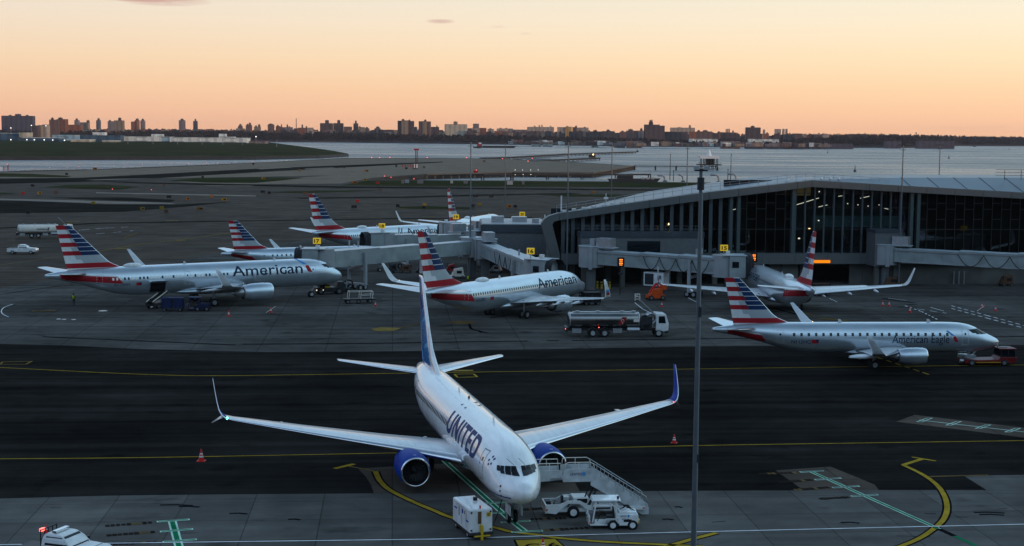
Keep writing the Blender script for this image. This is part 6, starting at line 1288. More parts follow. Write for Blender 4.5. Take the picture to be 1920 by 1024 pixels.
# ground power unit by the nose wheel
gx, gy, ga = -2.62, 88.75, math.atan2(3.35, -1.22); f_ = Vector((math.cos(ga), math.sin(ga), 0))
t = thing('ground_power_unit', 'white boxy ground power cart beside the nose wheel of the nearest airliner', 'power cart', (-1.73 + f_.x * 1.75, 87.05 + f_.y * 1.75, 0), ga); b = MB(); b.box((0, 0, 1.16), (3.4, 1.46, 1.42)); hb = b.build('housing', WHITE, t, bevel=.05); b = MB(); b.box((0, 0, .40), (3.7, 1.5, .14)); b.box((-1.78, 0, .32), (.35, 1.0, .25)); b.build('chassis', DARK, t)
b = MB(); b.box((0, 0, 1.885), (3.3, 1.38, .03)); b.build('lid', UWHITE, t); wheels(t, [(1.2, .6), (1.2, -.6), (-1.1, .6), (-1.1, -.6)], .30, .2); b = MB(); b.box((-1.85, .02, .50), (.3, .14, .9)); b.box((-1.9, 0, .30), (.12, 1.0, .1)); b.box((1.95, .4, .5), (.25, .3, .3)); b.build('tow_bar', YELLOW, t)
b = MB(); b.box((-1.715, .1, 1.38), (.04, .22, .75)); b.build('exhaust_grille', RUST, t); b = MB(); b.box((-1.72, -.48, 1.55), (.03, .26, .26)); b.build('warning_label', YELLOW, t); b = MB(); b.box((-1.72, -.48, 1.57), (.035, .18, .05)); b.box((-1.72, -.48, 1.49), (.035, .14, .03)); b.build('warning_text', BLACK, t)
for y in (-.6, .62):
    for z in (.62, 1.72): b = MB(); b.box((-1.715, y, z), (.05, .10, .10)); b.build('marker_lamp', RUST if z < 1 else DARK, t)
b = MB(); b.cyl((.5, -.35, 1.9), (.5, -.35, 2.1), .14, n=10); b.build('exhaust', BLACK, t); b = MB(); b.cyl((-1.5, .0, 1.9), (-1.5, 0, 2.08), .06, n=8); b.build('beacon', ORANGE, t)
for (x, z, w_, h_, m_) in ((.4, 1.35, .10, .55, DARK), (1.1, 1.4, .5, .09, UBLUE), (-.3, 1.5, .18, .28, UBLUE), (-.7, 1.5, .08, .2, DARK), (-1.2, 1.1, .5, .09, UBLUE), (.1, 1.75, 1.2, .02, GREYP), (-.15, 1.2, .02, 1.1, GREYP), (-1.0, 1.2, .02, 1.1, GREYP)): b = MB(); b.box((x, .735, z), (w_, .02, h_)); b.build('side_panel' if m_ is not UBLUE else 'side_decal', m_, t)
gp = t.matrix_basis @ Vector((0, 0, 0)); ups = U_.location + Vector((math.cos(R(-76.6)), math.sin(R(-76.6)), 0)) * -3.4
t = thing('power_cable', 'black power cable hanging from the belly of the nearest airliner to the power cart', 'cable', (-1.2, 88.2, 0)); a = Vector((-.1, .1, .45)); c = Vector((ups.x + 1.2 - .75, ups.y - 88.2, 1.75)); b = MB(); b.tube([a + (c - a) * f + Vector((0, 0, -.55 * math.sin(math.pi * f) * (1 - f * .3))) for f in [i / 10 for i in range(11)]], .035, 6); b.build('cable', RUBBER, t); b = MB(); b.cyl(c, c + Vector((.05, 0, .25)), .07, n=8); b.build('plug', BLACK, t)
# passenger stairs truck at the far side door
t = thing('passenger_stairs', 'white passenger stairs truck raised beside the nearest airliner', 'stairs truck', (2.15, 92.85, 0), R(7)); t.scale = (.95, .95, .98)
b = MB(); b.prism([(.05, -.95, .42), (.75, -.95, .32), (1.25, -.95, .75), (1.6, -.95, 1.0), (2.35, -.95, 1.0), (2.9, -.95, .55), (6.9, -.95, .5), (6.9, -.95, .72), (3.0, -.95, .86), (2.4, -.95, 1.18), (1.5, -.95, 1.18), (1.0, -.95, .95), (.12, -.95, .95)], (0, .12, 0)); b.prism([(.05, .83, .42), (6.9, .83, .5), (6.9, .83, .72), (3.0, .83, .86), (2.4, .83, 1.18), (1.5, .83, 1.18), (1.0, .83, .95), (.12, .83, .95)], (0, .12, 0)); b.box((.08, 0, .66), (.1, 1.9, .55)); b.box((3.6, 0, .52), (6.4, 1.6, .18)); b.build('chassis', WHITE, t)
b = MB(); b.box((2.5, 0, 1.08), (1.1, 1.2, .5)); b.box((1.6, .4, 1.0), (.5, .5, .4)); b.build('engine_cover', WHITE, t, bevel=.05); b = MB(); b.box((1.0, -.3, .82), (.5, .5, .12)); b.box((1.25, -.3, 1.15), (.12, .5, .6)); b.build('seat', DARK, t); b = MB(); b.cyl((.55, -.3, .6), (.75, -.3, 1.05), .03, n=6); b.lathe([(-.01, .17), (.01, .17)], (.76, -.3, 1.07), (.4, 0, 1), 14); b.build('steering_wheel', BLACK, t); b = MB(); b.box((.6, 0, .5), (1.0, 1.5, .08)); b.box((.35, .35, .75), (.4, .6, .4)); b.build('cab_floor', DARK, t)
wheels(t, [(1.95, -.88), (1.95, .88), (5.6, -.85), (5.6, .85)], .42, .26, WHITE)
b = MB(); b.cyl((3.1, -.5, .75), (3.75, -.5, 2.2), .07, n=8); b.cyl((3.1, .5, .75), (3.75, .5, 2.2), .07, n=8); b.cyl((2.7, -.45, .9), (3.1, -.45, 2.3), .05, n=6); b.build('lift_ram', DARK, t)
ang = math.atan2(-2.35, 3.55); s0, s1 = Vector((3.25, 0, 2.62)), Vector((6.95, 0, .32))
b = MB(); ns = 13
for i in range(ns): p = s0.lerp(s1, (i + .5) / ns); b.box((p.x, 0, p.z), (.34, 1.3, .06))
st_ = b.build('stair_flight', STEEL, t)
for y in (-.72, .72):
    b = MB(); b.prism([(3.15, y, 2.15), (6.75, y, .12), (7.2, y, .12), (7.2, y, .62), (3.35, y, 3.02), (3.15, y, 3.02)], (0, .06, 0)); b.prism([(3.3, y, 3.05), (7.15, y, .68), (7.15, y, .80), (3.3, y, 3.20)], (0, .09, 0)); b.build('stair_side', STAIRW, t)
    b = MB(); top = []
    for i in range(8): p = s0.lerp(s1, i / 7); q = (p.x + .05, y, p.z + 1.0); b.cyl((p.x + .05, y, p.z + .4), q, .025, n=5); top.append(q)
    b.tube(top + [(top[-1][0] + .2, y, top[-1][2] - .6)], .03, 6); b.build('stair_handrail', STEEL, t)
b = MB(); b.box((1.9, 0, 2.62), (3.0, 1.5, .12)); b.box((.15, 0, 2.60), (1.9, 1.4, .12)); b.build('platform', STEEL, t)
for y in (-.78, .72):
    b = MB(); b.prism([(1.25, y, 2.42), (3.10, y, 2.42), (3.42, y, 2.62), (3.42, y, 3.28), (1.35, y, 3.28), (1.18, y, 2.6)], (0, .06, 0)); b.build('platform_side', STAIRW, t)
    b = MB(); b.prism([(-.75, y * .9, 2.42), (1.15, y * .9, 2.55), (1.15, y * .9, 3.2), (-.75, y * .9, 3.2)], (0, .05, 0)); b.build('platform_side', STAIRW, t)
    b = MB(); b.tube([(1.38, y, 3.28), (1.42, y, 3.66), (1.6, y, 3.72), (3.1, y, 3.72), (3.32, y, 3.6), (3.38, y, 3.28)], .028, 6); b.cyl((2.3, y, 3.28), (2.3, y, 3.72), .022, n=5); b.tube([(-.7, y * .9, 3.2), (-.6, y * .9, 3.55), (-.4, y * .9, 3.66), (1.05, y * .9, 3.66), (1.1, y * .9, 3.2)], .028, 6); b.cyl((.3, y * .9, 3.2), (.3, y * .9, 3.66), .022, n=5); b.build('platform_railing', WARMW, t)
b = MB(); b.box((-.78, 0, 2.55), (.2, 1.4, .25)); b.build('door_bumper', RUBBER, t)
for hx in (1.1, 1.6, 2.9): b = MB(); b.tube([(hx, -.6, .7), (hx + .25, -.7, 1.15), (hx + .6, -.5, 1.0), (hx + .9, -.2, .8)], .04, 5); b.build('hose', RUBBER, t)
b = MB(); b.box((3.9, -.96, .66), (1.2, .03, .12)); b.build('chassis_panel', DARK, t); b = MB(); b.box((2.6, -.62, 1.1), (.7, .03, .28)); b.build('engine_grille', BLACK, t)
for hx in (.12, 6.8): b = MB(); b.box((hx, -.97, .62), (.14, .03, .08)); b.build('reflector', ORANGE, t)
b = MB(); b.box((1.5, 0, 2.45), (2.6, 1.1, .22)); b.build('platform_beam', DARK, t); b = MB(); b.beam((3.3, 0, 2.2), (6.6, 0, .25), .9, .14); b.build('stair_beam', DARK, t)
b = MB(); flat_text(b, 'UNITED', .17, (1.72, -.79, 2.86), (1, 0, 0), (0, 0, 1), 0, .01, width=.80); b.build('lettering', DBLUE, t); b = MB(); b.box((2.66, -.79, 2.95), (.20, .02, .22)); b.build('emblem', SKYBLUE, t)
# white tow tractor
def tow_tractor(label, loc, rz, m=WHITE, dec=True, name='tow_tractor'):
    t = thing(name, label, 'tow tractor', loc, rz); b = MB(); b.prism([(-1.45, -.66, .30), (-.45, -.66, .30), (-.38, -.66, .72), (.30, -.66, .72), (.38, -.66, .30), (1.5, -.66, .30), (1.58, -.66, .5), (1.58, -.66, .98), (.25, -.66, 1.05), (.22, -.66, 1.05), (.15, -.66, .74), (-.5, -.66, .74), (-.62, -.66, .38), (-1.4, -.66, .38), (-1.5, -.66, .95), (-1.58, -.66, .95)], (0, .06, 0))
    b.box((.9, 0, .72), (1.32, 1.25, .62)); b.box((-.9, 0, .34), (1.1, 1.25, .1)); b.box((-1.5, 0, .66), (.1, 1.25, .6)); b.build('body', m, t, bevel=.03); b = MB(); b.box((.95, .05, 1.07), (1.1, 1.0, .06)); b.build('hood', m, t)
    b = MB()
    for x, y in ((-1.3, -.6), (-1.3, .6), (.2, -.6), (.2, .6)): b.beam((x, y, .5), (x + (.22 if x < 0 else -.04), y, 1.86), .07, .09)
    b.box((-.55, 0, 1.84), (1.6, 1.26, .06)); b.build('cab_frame', m, t); b = MB(); b.tube([(-1.05, -.62, 1.84), (-.3, -.62, 1.8), (.05, -.62, 1.5), (.12, -.62, 1.0)], .04, 6); b.build('door_hoop', m, t); b = MB(); b.box((-.42, 0, 1.90), (1.75, 1.4, .09)); b.build('roof', UWHITE if dec else m, t, bevel=.02)
    b = MB(); b.box((-.15, -.25, .70), (.5, .5, .35)); b.box((.05, -.25, 1.1), (.12, .5, .6)); b.build('seat', DARK, t); b = MB(); b.cyl((-.95, -.25, .5), (-.72, -.25, 1.1), .03, n=6); b.lathe([(-.012, .18), (.012, .18)], (-.70, -.25, 1.12), (.4, 0, 1), 14); b.build('steering_wheel', BLACK, t)
    b = MB(); b.box((-1.32, -.1, .75), (.3, .9, .6)); b.build('dashboard', GREYP, t); b = MB(); b.cyl((.3, -.4, 1.95), (.3, -.4, 2.12), .07, n=8); b.build('beacon', BLACK if dec else ORANGE, t)
    wheels(t, [(-.02, -.60), (-.02, .60), (1.22, -.58), (1.22, .58)], .33, .24, WHITE if dec else GREYP)
    b = MB(); b.box((.9, -.664, .62), (.5, .02, .16)); b.build('side_grille', BLACK, t)
    for y in (-.45, .45): b = MB(); b.cyl((-1.56, y, .8), (-1.61, y, .8), .09, n=10); b.build('headlight', ALU, t)
    for x in (-1.45, 1.45): b = MB(); b.box((x, -.665, .50), (.12, .02, .07)); b.build('reflector', ORANGE, t)
    b = MB(); b.box((0.1, 0, .27), (2.9, 1.1, .12)); b.build('underframe', DARK, t)
    b = MB(); b.tube([(.5, .3, 1.1), (.9, .42, 1.25), (1.3, .2, 1.12), (1.5, -.2, 1.05)], .035, 5); b.build('hose', RUBBER, t)
    b = MB(); b.box((1.66, 0, .45), (.14, .5, .2)); b.box((1.62, .3, .6), (.1, .2, .2)); b.build('tow_hitch', YELLOW if dec else DARK, t)
    if dec:
        b = MB(); flat_text(b, 'UNITED', .09, (.42, -.665, .86), (1, 0, 0), (0, 0, 1), 0, .01, width=.42); flat_text(b, 'BT7108', .10, (.55, -.665, .66), (1, 0, 0), (0, 0, 1), 0, .01, width=.45); b.build('lettering', DBLUE, t); b = MB(); b.box((.95, -.665, .91), (.12, .02, .14)); b.build('emblem', SKYBLUE, t)
        b = MB(); b.prism([(.55, -.3, 1.1), (1.0, -.3, 1.1), (.9, -.3, 1.3)], (0, .5, 0)); b.build('crumpled_sheet', UWHITE, t)
    return t
a_, c_ = G(1148, 994.4), G(1191.6, 992.3); tow_tractor('white tow tractor with a flat roof parked in front of the stairs', (a_.x + .02, a_.y + .62, 0), R(3))
# equipment around the leftmost airliner
def box_cart(label, loc, rz, m=NAVY, l=2.9):
    t = thing('baggage_cart', label, 'baggage cart', loc, rz); b = MB(); b.box((0, 0, .45), (l, 1.5, .12)); b.build('deck', DARK, t); b = MB(); b.box((-.02, .72, 1.15), (l, .05, 1.3)); b.box((-l / 2 + .03, 0, 1.15), (.06, 1.45, 1.3)); b.box((l / 2 - .03, 0, 1.15), (.06, 1.45, 1.3)); b.box((0, 0, 1.84), (l + .1, 1.55, .07)); b.build('body', m, t)
    for x in (-l / 4 - .02, l / 4 + .02): b = MB(); b.box((x, -.74, 1.15), (l / 2 - .22, .04, 1.25)); b.build('curtain', m, t)
    b = MB(); b.box((0, -.76, 1.15), (.14, .05, 1.3)); b.build('post', DARK, t); wheels(t, [(-l / 2 + .4, -.6), (-l / 2 + .4, .6), (l / 2 - .4, -.6), (l / 2 - .4, .6)], .26, .16, GREYP); b = MB(); b.beam((l / 2, 0, .4), (l / 2 + .9, 0, .35), .06, .06); b.build('tow_bar', DARK, t); return t
p = G(322, 584.5); box_cart('navy covered baggage cart under the belt loader', (p.x, p.y + .7, 0), R(6))
p = G(373, 584); t = tow_tractor('dark navy baggage tractor next to the covered cart', (p.x - .2, p.y + .6, 0), R(4), NAVY, False, 'baggage_tractor')
p = G(293, 580); t = thing('belt_loader', 'dark belt loader raised into the open hold of the leftmost airliner', 'belt loader', (p.x, p.y + 2.2, 0), R(70)); b = MB(); b.box((0, 0, .62), (4.6, 1.7, .45)); b.box((-1.4, .6, 1.1), (.8, .5, .6)); b.build('chassis', DARK, t); b = MB(); b.beam((-2.6, 0, .9), (3.2, 0, 2.75), .85, .22); b.build('conveyor', BLACK, t); b = MB()
for y in (-.5, .5): b.beam((-2.6, y, 1.05), (3.2, y, 2.95), .06, .12)
b.build('side_rail', WARMW, t); b = MB(); b.beam((.6, -.4, .8), (1.6, -.4, 2.2), .1, .1); b.beam((.6, .4, .8), (1.6, .4, 2.2), .1, .1); b.build('lift_arm', STEEL, t); wheels(t, [(-1.6, -.75), (-1.6, .75), (1.5, -.75), (1.5, .75)], .36, .22, GREYP)
# open cargo hold and its door on the leftmost airliner
fu = Fus(SPEC['a']['st']); b = MB(); band(b, fu, [(28.2, 2.25), (30.4, 2.25), (30.4, 3.55), (28.2, 3.55)], -1, 4, 4, .03); b.build('cargo_hold', BLACK, A_); b = MB(); q0, q1 = fu.S(28.1, 3.6, -1), fu.S(30.5, 3.6, -1); b.add([q0, q1, q1 + Vector((0, -1.25, .25)), q0 + Vector((0, -1.25, .25)), q0 + Vector((0, 0, .08)), q1 + Vector((0, 0, .08)), q1 + Vector((0, -1.25, .33)), q0 + Vector((0, -1.25, .33))], [(0, 1, 2, 3), (7, 6, 5, 4), (0, 3, 7, 4), (1, 5, 6, 2), (3, 2, 6, 7)]); b.build('cargo_door', SILVER, A_)
for (px, py, s_) in ((300, 574.5, .5), (276, 577, .35)): 
    p = G(px, py); t = thing('paper_sheet', 'white sheet lying on the apron behind the covered cart' if s_ > .4 else 'small white scrap on the apron left of the belt loader', 'litter', P_(p)); b = MB(); b.prism([(0, 0, .02), (s_ * 2, .1, .03), (s_ * 2.1, .5, .12), (.1, .5, .05)], (0, 0, .02)); b.build('sheet', WHITE, t)
for i, (px, py) in enumerate(((193, 583.5), (138, 600), (120, 599.6), (110, 599))):
    p = G(px, py); t = thing('ground_lamp', f'pale flush lamp set in the apron left of the belt loader, {ORD[i]} from the right', 'ground lamp', P_(p), 0, 'flush apron lamps'); b = MB(); b.cyl((0, 0, .01), (0, 0, .08), .5 if i == 0 else .25, n=12); b.build('lens', WARMW, t); b = MB(); b.cyl((0, 0, .0), (0, 0, .05), .62 if i == 0 else .32, n=12); b.build('rim', STEEL, t)
# nose gear tug and dollies near the leftmost nose
p = G(612, 553); t = thing('pushback_tractor', 'dark low tractor hitched under the nose of the leftmost airliner', 'pushback tractor', (p.x, p.y + 1.2, 0), R(20)); b = MB(); b.box((.3, 0, .75), (4.4, 2.1, .7)); b.prism([(1.2, -1.0, 1.1), (2.5, -1.0, 1.1), (2.4, -1.0, 1.9), (1.4, -1.0, 1.9)], (0, 2.0, 0)); b.build('body', DARK, t, bevel=.05); b = MB(); b.box((-.6, -.2, 1.35), (1.6, 1.5, .5)); b.build('hood', BLACK, t); b = MB(); b.box((-.2, -1.06, 1.2), (.8, .04, .3)); b.box((-1.2, -1.06, .9), (.3, .04, .2)); b.build('warning_panel', YELLOW, t); wheels(t, [(-1.2, -.95), (-1.2, .95), (1.6, -.95), (1.6, .95)], .5, .35, GREYP)
for x in (-1.9, -.9): b = MB(); b.ball((x, -1.08, .75), .09, 6); b.build('marker_lamp', L_STRIP, t)
b = MB(); b.beam((-1.9, 0, .6), (-3.2, -.6, .5), .14, .14); b.build('tow_bar', LGREY, t)
p = G(640, 549); t = thing('baggage_dolly', 'cluttered black dolly with pale pipes right of the leftmost nose', 'dolly', (p.x, p.y + 1.0, 0), R(24)); b = MB(); b.box((0, 0, .5), (2.6, 1.5, .25)); b.build('deck', DARK, t); b = MB(); b.cyl((-1.0, -.3, 1.1), (.9, -.2, 1.5), .12, n=8); b.cyl((-.6, .2, 1.4), (1.0, .3, 1.1), .10, n=8); b.cyl((.5, -.6, .7), (.6, -.5, 1.9), .06, n=6); b.build('pipe', LGREY, t); b = MB(); b.lathe([(-.2, .75), (-.2, .55), (.2, .55), (.2, .75)], (1.0, -.2, 1.2), (.3, 1, 0), 16); b.build('hose_coil', RUBBER, t); wheels(t, [(-.9, -.65), (-.9, .65), (.9, -.65), (.9, .65)], .28, .18, GREYP)
p = G(672, 570); t = thing('baggage_dolly', 'flat black dolly with a bent pipe frame on the open apron', 'dolly', (p.x, p.y + .9, 0), R(16)); b = MB(); b.box((0, 0, .62), (4.6, 1.6, .18)); b.build('deck', BLACK, t); b = MB()
for x in (-1.6, .1, 1.8):
    for y in (-.75, .75): b.cyl((x, y, .7), (x + .1, y, 1.75), .04, n=6)
for y in (-.75, .75): b.tube([(-1.5, y, 1.75), (.2, y, 1.75), (1.9, y, 1.75), (2.0, y, 1.2)], .04, 6); b.cyl((.1, y, 1.2), (1.9, y, 1.25), .03, n=5)
b.cyl((-1.5, -.75, 1.75), (-1.5, .75, 1.75), .04, n=6); b.cyl((1.9, -.75, 1.75), (1.9, .75, 1.75), .04, n=6); b.build('pipe_frame', WARMW, t); wheels(t, [(-1.7, -.7), (-1.7, .7), (-.2, -.7), (1.5, -.7), (1.5, .7)], .32, .2, GREYP); b = MB(); b.beam((2.3, 0, .55), (3.4, 0, .62), .07, .07); b.build('tow_bar', DARK, t)
# people
def person(label, loc, rz, pose='stand', vest=VEST):
    t = thing('person', label, 'person', loc, rz); V = [(0, 0, .92), (0, 0, 1.12), (0, 0, 1.36), (0, 0, 1.47), (0, .01, 1.60), (0, .02, 1.72), (.09, 0, .90), (.11, .02, .50), (.12, -.02, .08), (.12, .12, .04), (-.09, 0, .90), (-.11, -.04, .50), (-.12, -.10, .08), (-.12, .04, .04), (.19, 0, 1.38), (.25, .02, 1.12), (.22, .16, .92), (.21, .22, .86), (-.19, 0, 1.38), (-.26, -.02, 1.12), (-.24, .08, .88), (-.23, .12, .80)]
    E_ = [(0, 1), (1, 2), (2, 3), (3, 4), (4, 5), (0, 6), (6, 7), (7, 8), (8, 9), (0, 10), (10, 11), (11, 12), (12, 13), (2, 14), (14, 15), (15, 16), (16, 17), (2, 18), (18, 19), (19, 20), (20, 21)]
    Rr = [.14, .14, .16, .06, .085, .07, .09, .065, .045, .04, .09, .065, .045, .04, .065, .048, .036, .03, .065, .048, .036, .03]
    me = bpy.data.meshes.new('body'); me.from_pydata(V, E_, []); o = bpy.data.objects.new('body', me); COL.objects.link(o); o.parent = t; me.materials.append(CLOTH)
    sk = o.modifiers.new('skin', 'SKIN'); 
    for i, r in enumerate(Rr): me.skin_vertices[0].data[i].radius = (r, r * .85)
    me.skin_vertices[0].data[0].use_root = True; o.modifiers.new('sub', 'SUBSURF').levels = 1
    b = MB(); b.loft([[Vector((w_ * math.cos(a), .80 * w_ * math.sin(a), z)) for a in [2 * math.pi * q / 14 for q in range(14)]] for z, w_ in ((.92, .20), (1.1, .205), (1.3, .225), (1.42, .17), (1.45, .10))]); b.build('safety_vest', vest, t)
    b = MB(); b.ball((0, .01, 1.64), (.085, .10, .115), 12); b.ball((0, .115, 1.63), .018, 6); b.build('face', SKIN, t); b = MB(); b.ball((0, .0, 1.69), (.095, .11, .08), 12); b.box((0, .11, 1.68), (.12, .08, .02)); b.build('cap', CLOTH, t); return t
p = G(138.5, 573); person('ground worker in a yellow safety vest standing left of the belt loader', P_(p), R(160))
p = G(886, 527); t_ = person('ground worker in a yellow vest in the shade under the gate building', (p.x - .6, p.y - 6, 0), R(200))
# cones
cone_b = None
def cone(label, px, py, h=.95, loc=None, stick=False):
    global cone_b
    p = G(px, py) if loc is None else Vector(loc)
    if cone_b is None:
        cone_b = thing('traffic_cone', label, 'traffic cone', p, 0, 'traffic cones'); b = MB(); b.lathe([(.04, .17), (.28, .125)], (0, 0, 0), (0, 0, 1), 14, 0); b.lathe([(.28, .125), (.38, .105)], (0, 0, 0), (0, 0, 1), 14, 1); b.lathe([(.38, .105), (.46, .09)], (0, 0, 0), (0, 0, 1), 14, 0); b.lathe([(.46, .09), (.54, .072)], (0, 0, 0), (0, 0, 1), 14, 1); b.lathe([(.54, .072), (.80, .03), (.81, 0)], (0, 0, 0), (0, 0, 1), 14, 0); b.build('body', [CONE, WHITE], cone_b); b = MB(); b.box((0, 0, .025), (.46, .46, .05)); b.build('base', CONE, cone_b); c = cone_b
    else: c = copy_tree(cone_b); c.location = p; c['label'] = label; c.rotation_euler.z = px * .37
    s_ = h / .81; c.scale = (s_ * 1.15, s_ * 1.15, s_)
    return c
cone('red cone alone on the dark taxiway left of the nearest airliner', 377.5, 865, .95); cone('red cone on the taxiway under the right wing tip', 1264, 831, .75); cone('cone right in front of the covered cart and tractor', 429, 593, .8); cone('cone with a pole leaning beside it on the open apron', 508, 586, .75); cone('cone standing by the flat black dolly', 704, 574, .7)
cone('left cone of the pair under the far right wing', 1655, 574, .8); cone('right cone of the pair under the far right wing', 1667, 574, .8); cone('single cone below the cone pair by the dashed marking', 1706, 586, .85); cone('cone with a white rod leaning at it by the dashed marking', 1841, 577, .75); cone('rightmost cone near the dashed marking', 1866.5, 583, .75)
cone('far cone of the two behind the tanker cab', 1241, 575, .75); cone('near cone of the two behind the tanker cab', 1240, 596, .85); cone('cone on the yellow letter panel at the bottom edge', 1018, 1032, .75); p = G(86, 992, 1.75); cone('cone stuck on the rack of the bottom left pickup', 0, 0, .5, loc=(p.x, p.y, p.z - .2))
for (px, py, dx, dz, lb) in ((503, 587, -1.0, .9, 'thin pale pole leaning beside a cone on the open apron'), (1832, 584, 1.1, .8, 'white rod leaning on a cone by the dashed marking')):
    p = G(px, py); t = thing('pole', lb, 'pole', P_(p)); b = MB(); b.cyl((-.3 if dx < 0 else 0, 0, .05), (abs(dx), .3, dz), .035, n=6); b.build('rod', WARMW, t); b = MB(); b.ball((abs(dx), .3, dz), .06, 6); b.build('tip', ORANGE, t)
# red tug with the regional jet
p = G(1862, 687); t = thing('pushback_tractor', 'dark red towbarless tug pulling the small regional jet', 'pushback tractor', (p.x - .3, p.y + 1.2, 0), R(4)); b = MB(); b.prism([(-2.9, -1.1, .30), (2.7, -1.1, .30), (2.95, -1.1, .55), (2.9, -1.1, .95), (1.1, -1.1, .98), (.9, -1.1, .70), (-1.2, -1.1, .66), (-2.9, -1.1, .74)], (0, 2.2, 0)); b.build('body', DRED, t, bevel=.05)
b = MB()
for x, y in ((1.15, -.95), (1.15, .95), (2.75, -.95), (2.75, .95), (1.95, -.95), (1.95, .95)): b.cyl((x, y, .95), (x * .92 + .16, y * .95, 1.78), .06, n=6)
b.box((1.95, 0, 1.02), (1.6, 1.9, .14)); b.build('cab_frame', BLACK, t); b = MB(); b.box((1.95, 0, 1.84), (1.9, 2.0, .12)); cb = b.build('cab_roof', DRED, t, bevel=.03); b = MB(); b.box((1.95, 0, 1.42), (1.5, 1.72, .66)); b.build('cab_glass', GLASSD, t); b = MB(); b.box((1.7, -.1, 1.95), (.7, .35, .12)); b.cyl((1.3, .4, 1.9), (1.3, .4, 2.1), .07, n=8); b.build('roof_light', LGREY, cb)
b = MB(); b.box((-2.2, -.6, 1.0), (1.2, .6, .35)); b.box((-2.6, .3, .95), (1.0, .5, .4)); b.cyl((-3.3, -.7, .55), (-2.2, -.7, .55), .2, n=8); b.build('wheel_clamp', STEEL, t); wheels(t, [(-2.1, -1.0), (-2.1, 1.0), (1.5, -1.0), (1.5, 1.0)], .36, .3, GREYP); b = MB(); b.beam((-1.6, -1.115, .42), (1.1, -1.115, .42), .02, .06); b.build('reflective_strip', YELLOW, t)
# orange lift and clutter by the terminal
p = G(1230, 564); t = thing('boom_lift', 'orange folded boom lift standing near the jet bridge with cable loops', 'boom lift', (p.x, p.y + 1.0, 0), R(12)); b = MB(); b.box((0, 0, .55), (2.6, 1.7, .5)); b.build('chassis', ORANGE, t, bevel=.05); b = MB(); b.prism([(-1.0, -.6, .85), (1.0, -.6, .85), (.8, -.6, 1.75), (-.5, -.6, 1.6)], (0, 1.2, 0)); b.build('turntable', ORANGE, t); b = MB(); b.beam((-.9, 0, 1.2), (.1, 0, 2.5), .25, .28); b.beam((.1, .25, 2.5), (1.2, .25, 1.3), .22, .24); b.build('boom', CONE, t); b = MB(); b.box((1.3, .25, 1.6), (.7, 1.2, .06)); b.box((1.3, -.3, 2.0), (.7, .04, .8)); b.box((1.3, .8, 2.0), (.7, .04, .8)); b.build('basket', ORANGE, t); wheels(t, [(-.9, -.8), (-.9, .8), (.9, -.8), (.9, .8)], .40, .28, GREYP)
p = G(1195, 564); t = thing('hand_cart', 'small pale wire trolley on the apron left of the orange lift', 'trolley', P_(p)); b = MB()
for x in (-.35, .35):
    for y in (-.3, .3): b.cyl((x, y, 0), (x, y, 1.0), .04, n=6)
for z in (.25, .6, 1.0): b.box((0, 0, z), (.75, .65, .04))
b.build('frame', WARMW, t); b = MB(); b.ball((-.1, 0, .75), (.22, .2, .14), 8); b.build('bag', WHITE, t)
p = G(1090, 573); t = tow_tractor('dark tractor parked under the nose of the middle airliner', (p.x - .3, p.y + 1, 0), R(10), BLACK, False, 'baggage_tractor'); p = G(1100, 577); box = box_cart('black baggage cart behind the far wing tip of the middle airliner', (p.x + .8, p.y + 3.5, 0), R(14), BLACK, 2.6)
p = G(1535, 560); t = box_cart('dark baggage cart beyond the tail of the airliner seen from behind', (p.x + 1.2, p.y + 4.0, 0), R(5), BLACK, 2.6)
for i, (px, py) in enumerate(((1120, 541), (1128, 541.5), (1138, 541), (1143, 542))):
    p = G(px, py); t = thing('bollard', f'yellow bollard by the concourse column, {ORD[i]} from the left', 'bollard', P_(p), 0, 'yellow bollards'); b = MB(); b.cyl((0, 0, 0), (0, 0, 1.15), .16, n=10); b.build('post', YELLOW, t); b = MB(); b.cyl((0, 0, .8), (0, 0, .95), .165, n=10); b.build('reflective_band', BLACK, t)
rr = random.Random(9)
for i, (px, py, m_, lb) in enumerate(((760, 505, RUST, 'rusty covered machine under the long jet bridge'), (735, 508, DARK, 'dark machine under the long jet bridge'), (790, 512, DARK, 'dark crate behind the middle airliner tail'), (845, 478, REDP, 'red cart under the gate end of the long jet bridge'), (858, 522, WARMW, 'pale cabinet in front of the gate building column'), (930, 505, STEEL, 'steel stair frame under the sign 16 jet bridge'), (1672, 538, RUST, 'brown barrier below the rotunda of the right jet bridge'), (1886, 536, RUST, 'brown machine below the wing at the right edge'), (1905, 518, LGREY, 'pale ground cart at the right edge under the jet bridge'), (965, 495, DARK, 'dark machine beyond the sign 16 jet bridge'))):
    p = G(px, max(py, 512)); t = thing('service_cart' if i != 5 else 'stair_frame', lb, 'service cart' if i != 5 else 'stairs', (p.x, p.y, 0), rr.uniform(-.4, .4)); b = MB(); w_ = rr.uniform(1.6, 2.8); h_ = rr.uniform(1.0, 1.5); b.box((0, 0, .45), (w_ + .3, 1.3, .14), m=0); b.prism([(-w_ / 2, -.6, .5), (w_ / 2, -.6, .5), (w_ / 2 - .2, -.6, .5 + h_), (-w_ / 2 + .5, -.6, .5 + h_ * .8)], (0, 1.2, 0)); b.build('body', m_, t, bevel=.04); b = MB(); b.cyl((-w_ / 2 + .3, -.4, .5), (-w_ / 2 + .3, -.4, 1.5 + h_ * .4), .04, n=6); b.box((.2, -.62, .5 + h_ * .45), (w_ * .4, .04, h_ * .35)); b.build('fitting', BLACK, t); wheels(t, [(-w_ / 2 + .3, -.6), (-w_ / 2 + .3, .6), (w_ / 2 - .3, -.6), (w_ / 2 - .3, .6)], .26, .16, GREYP)

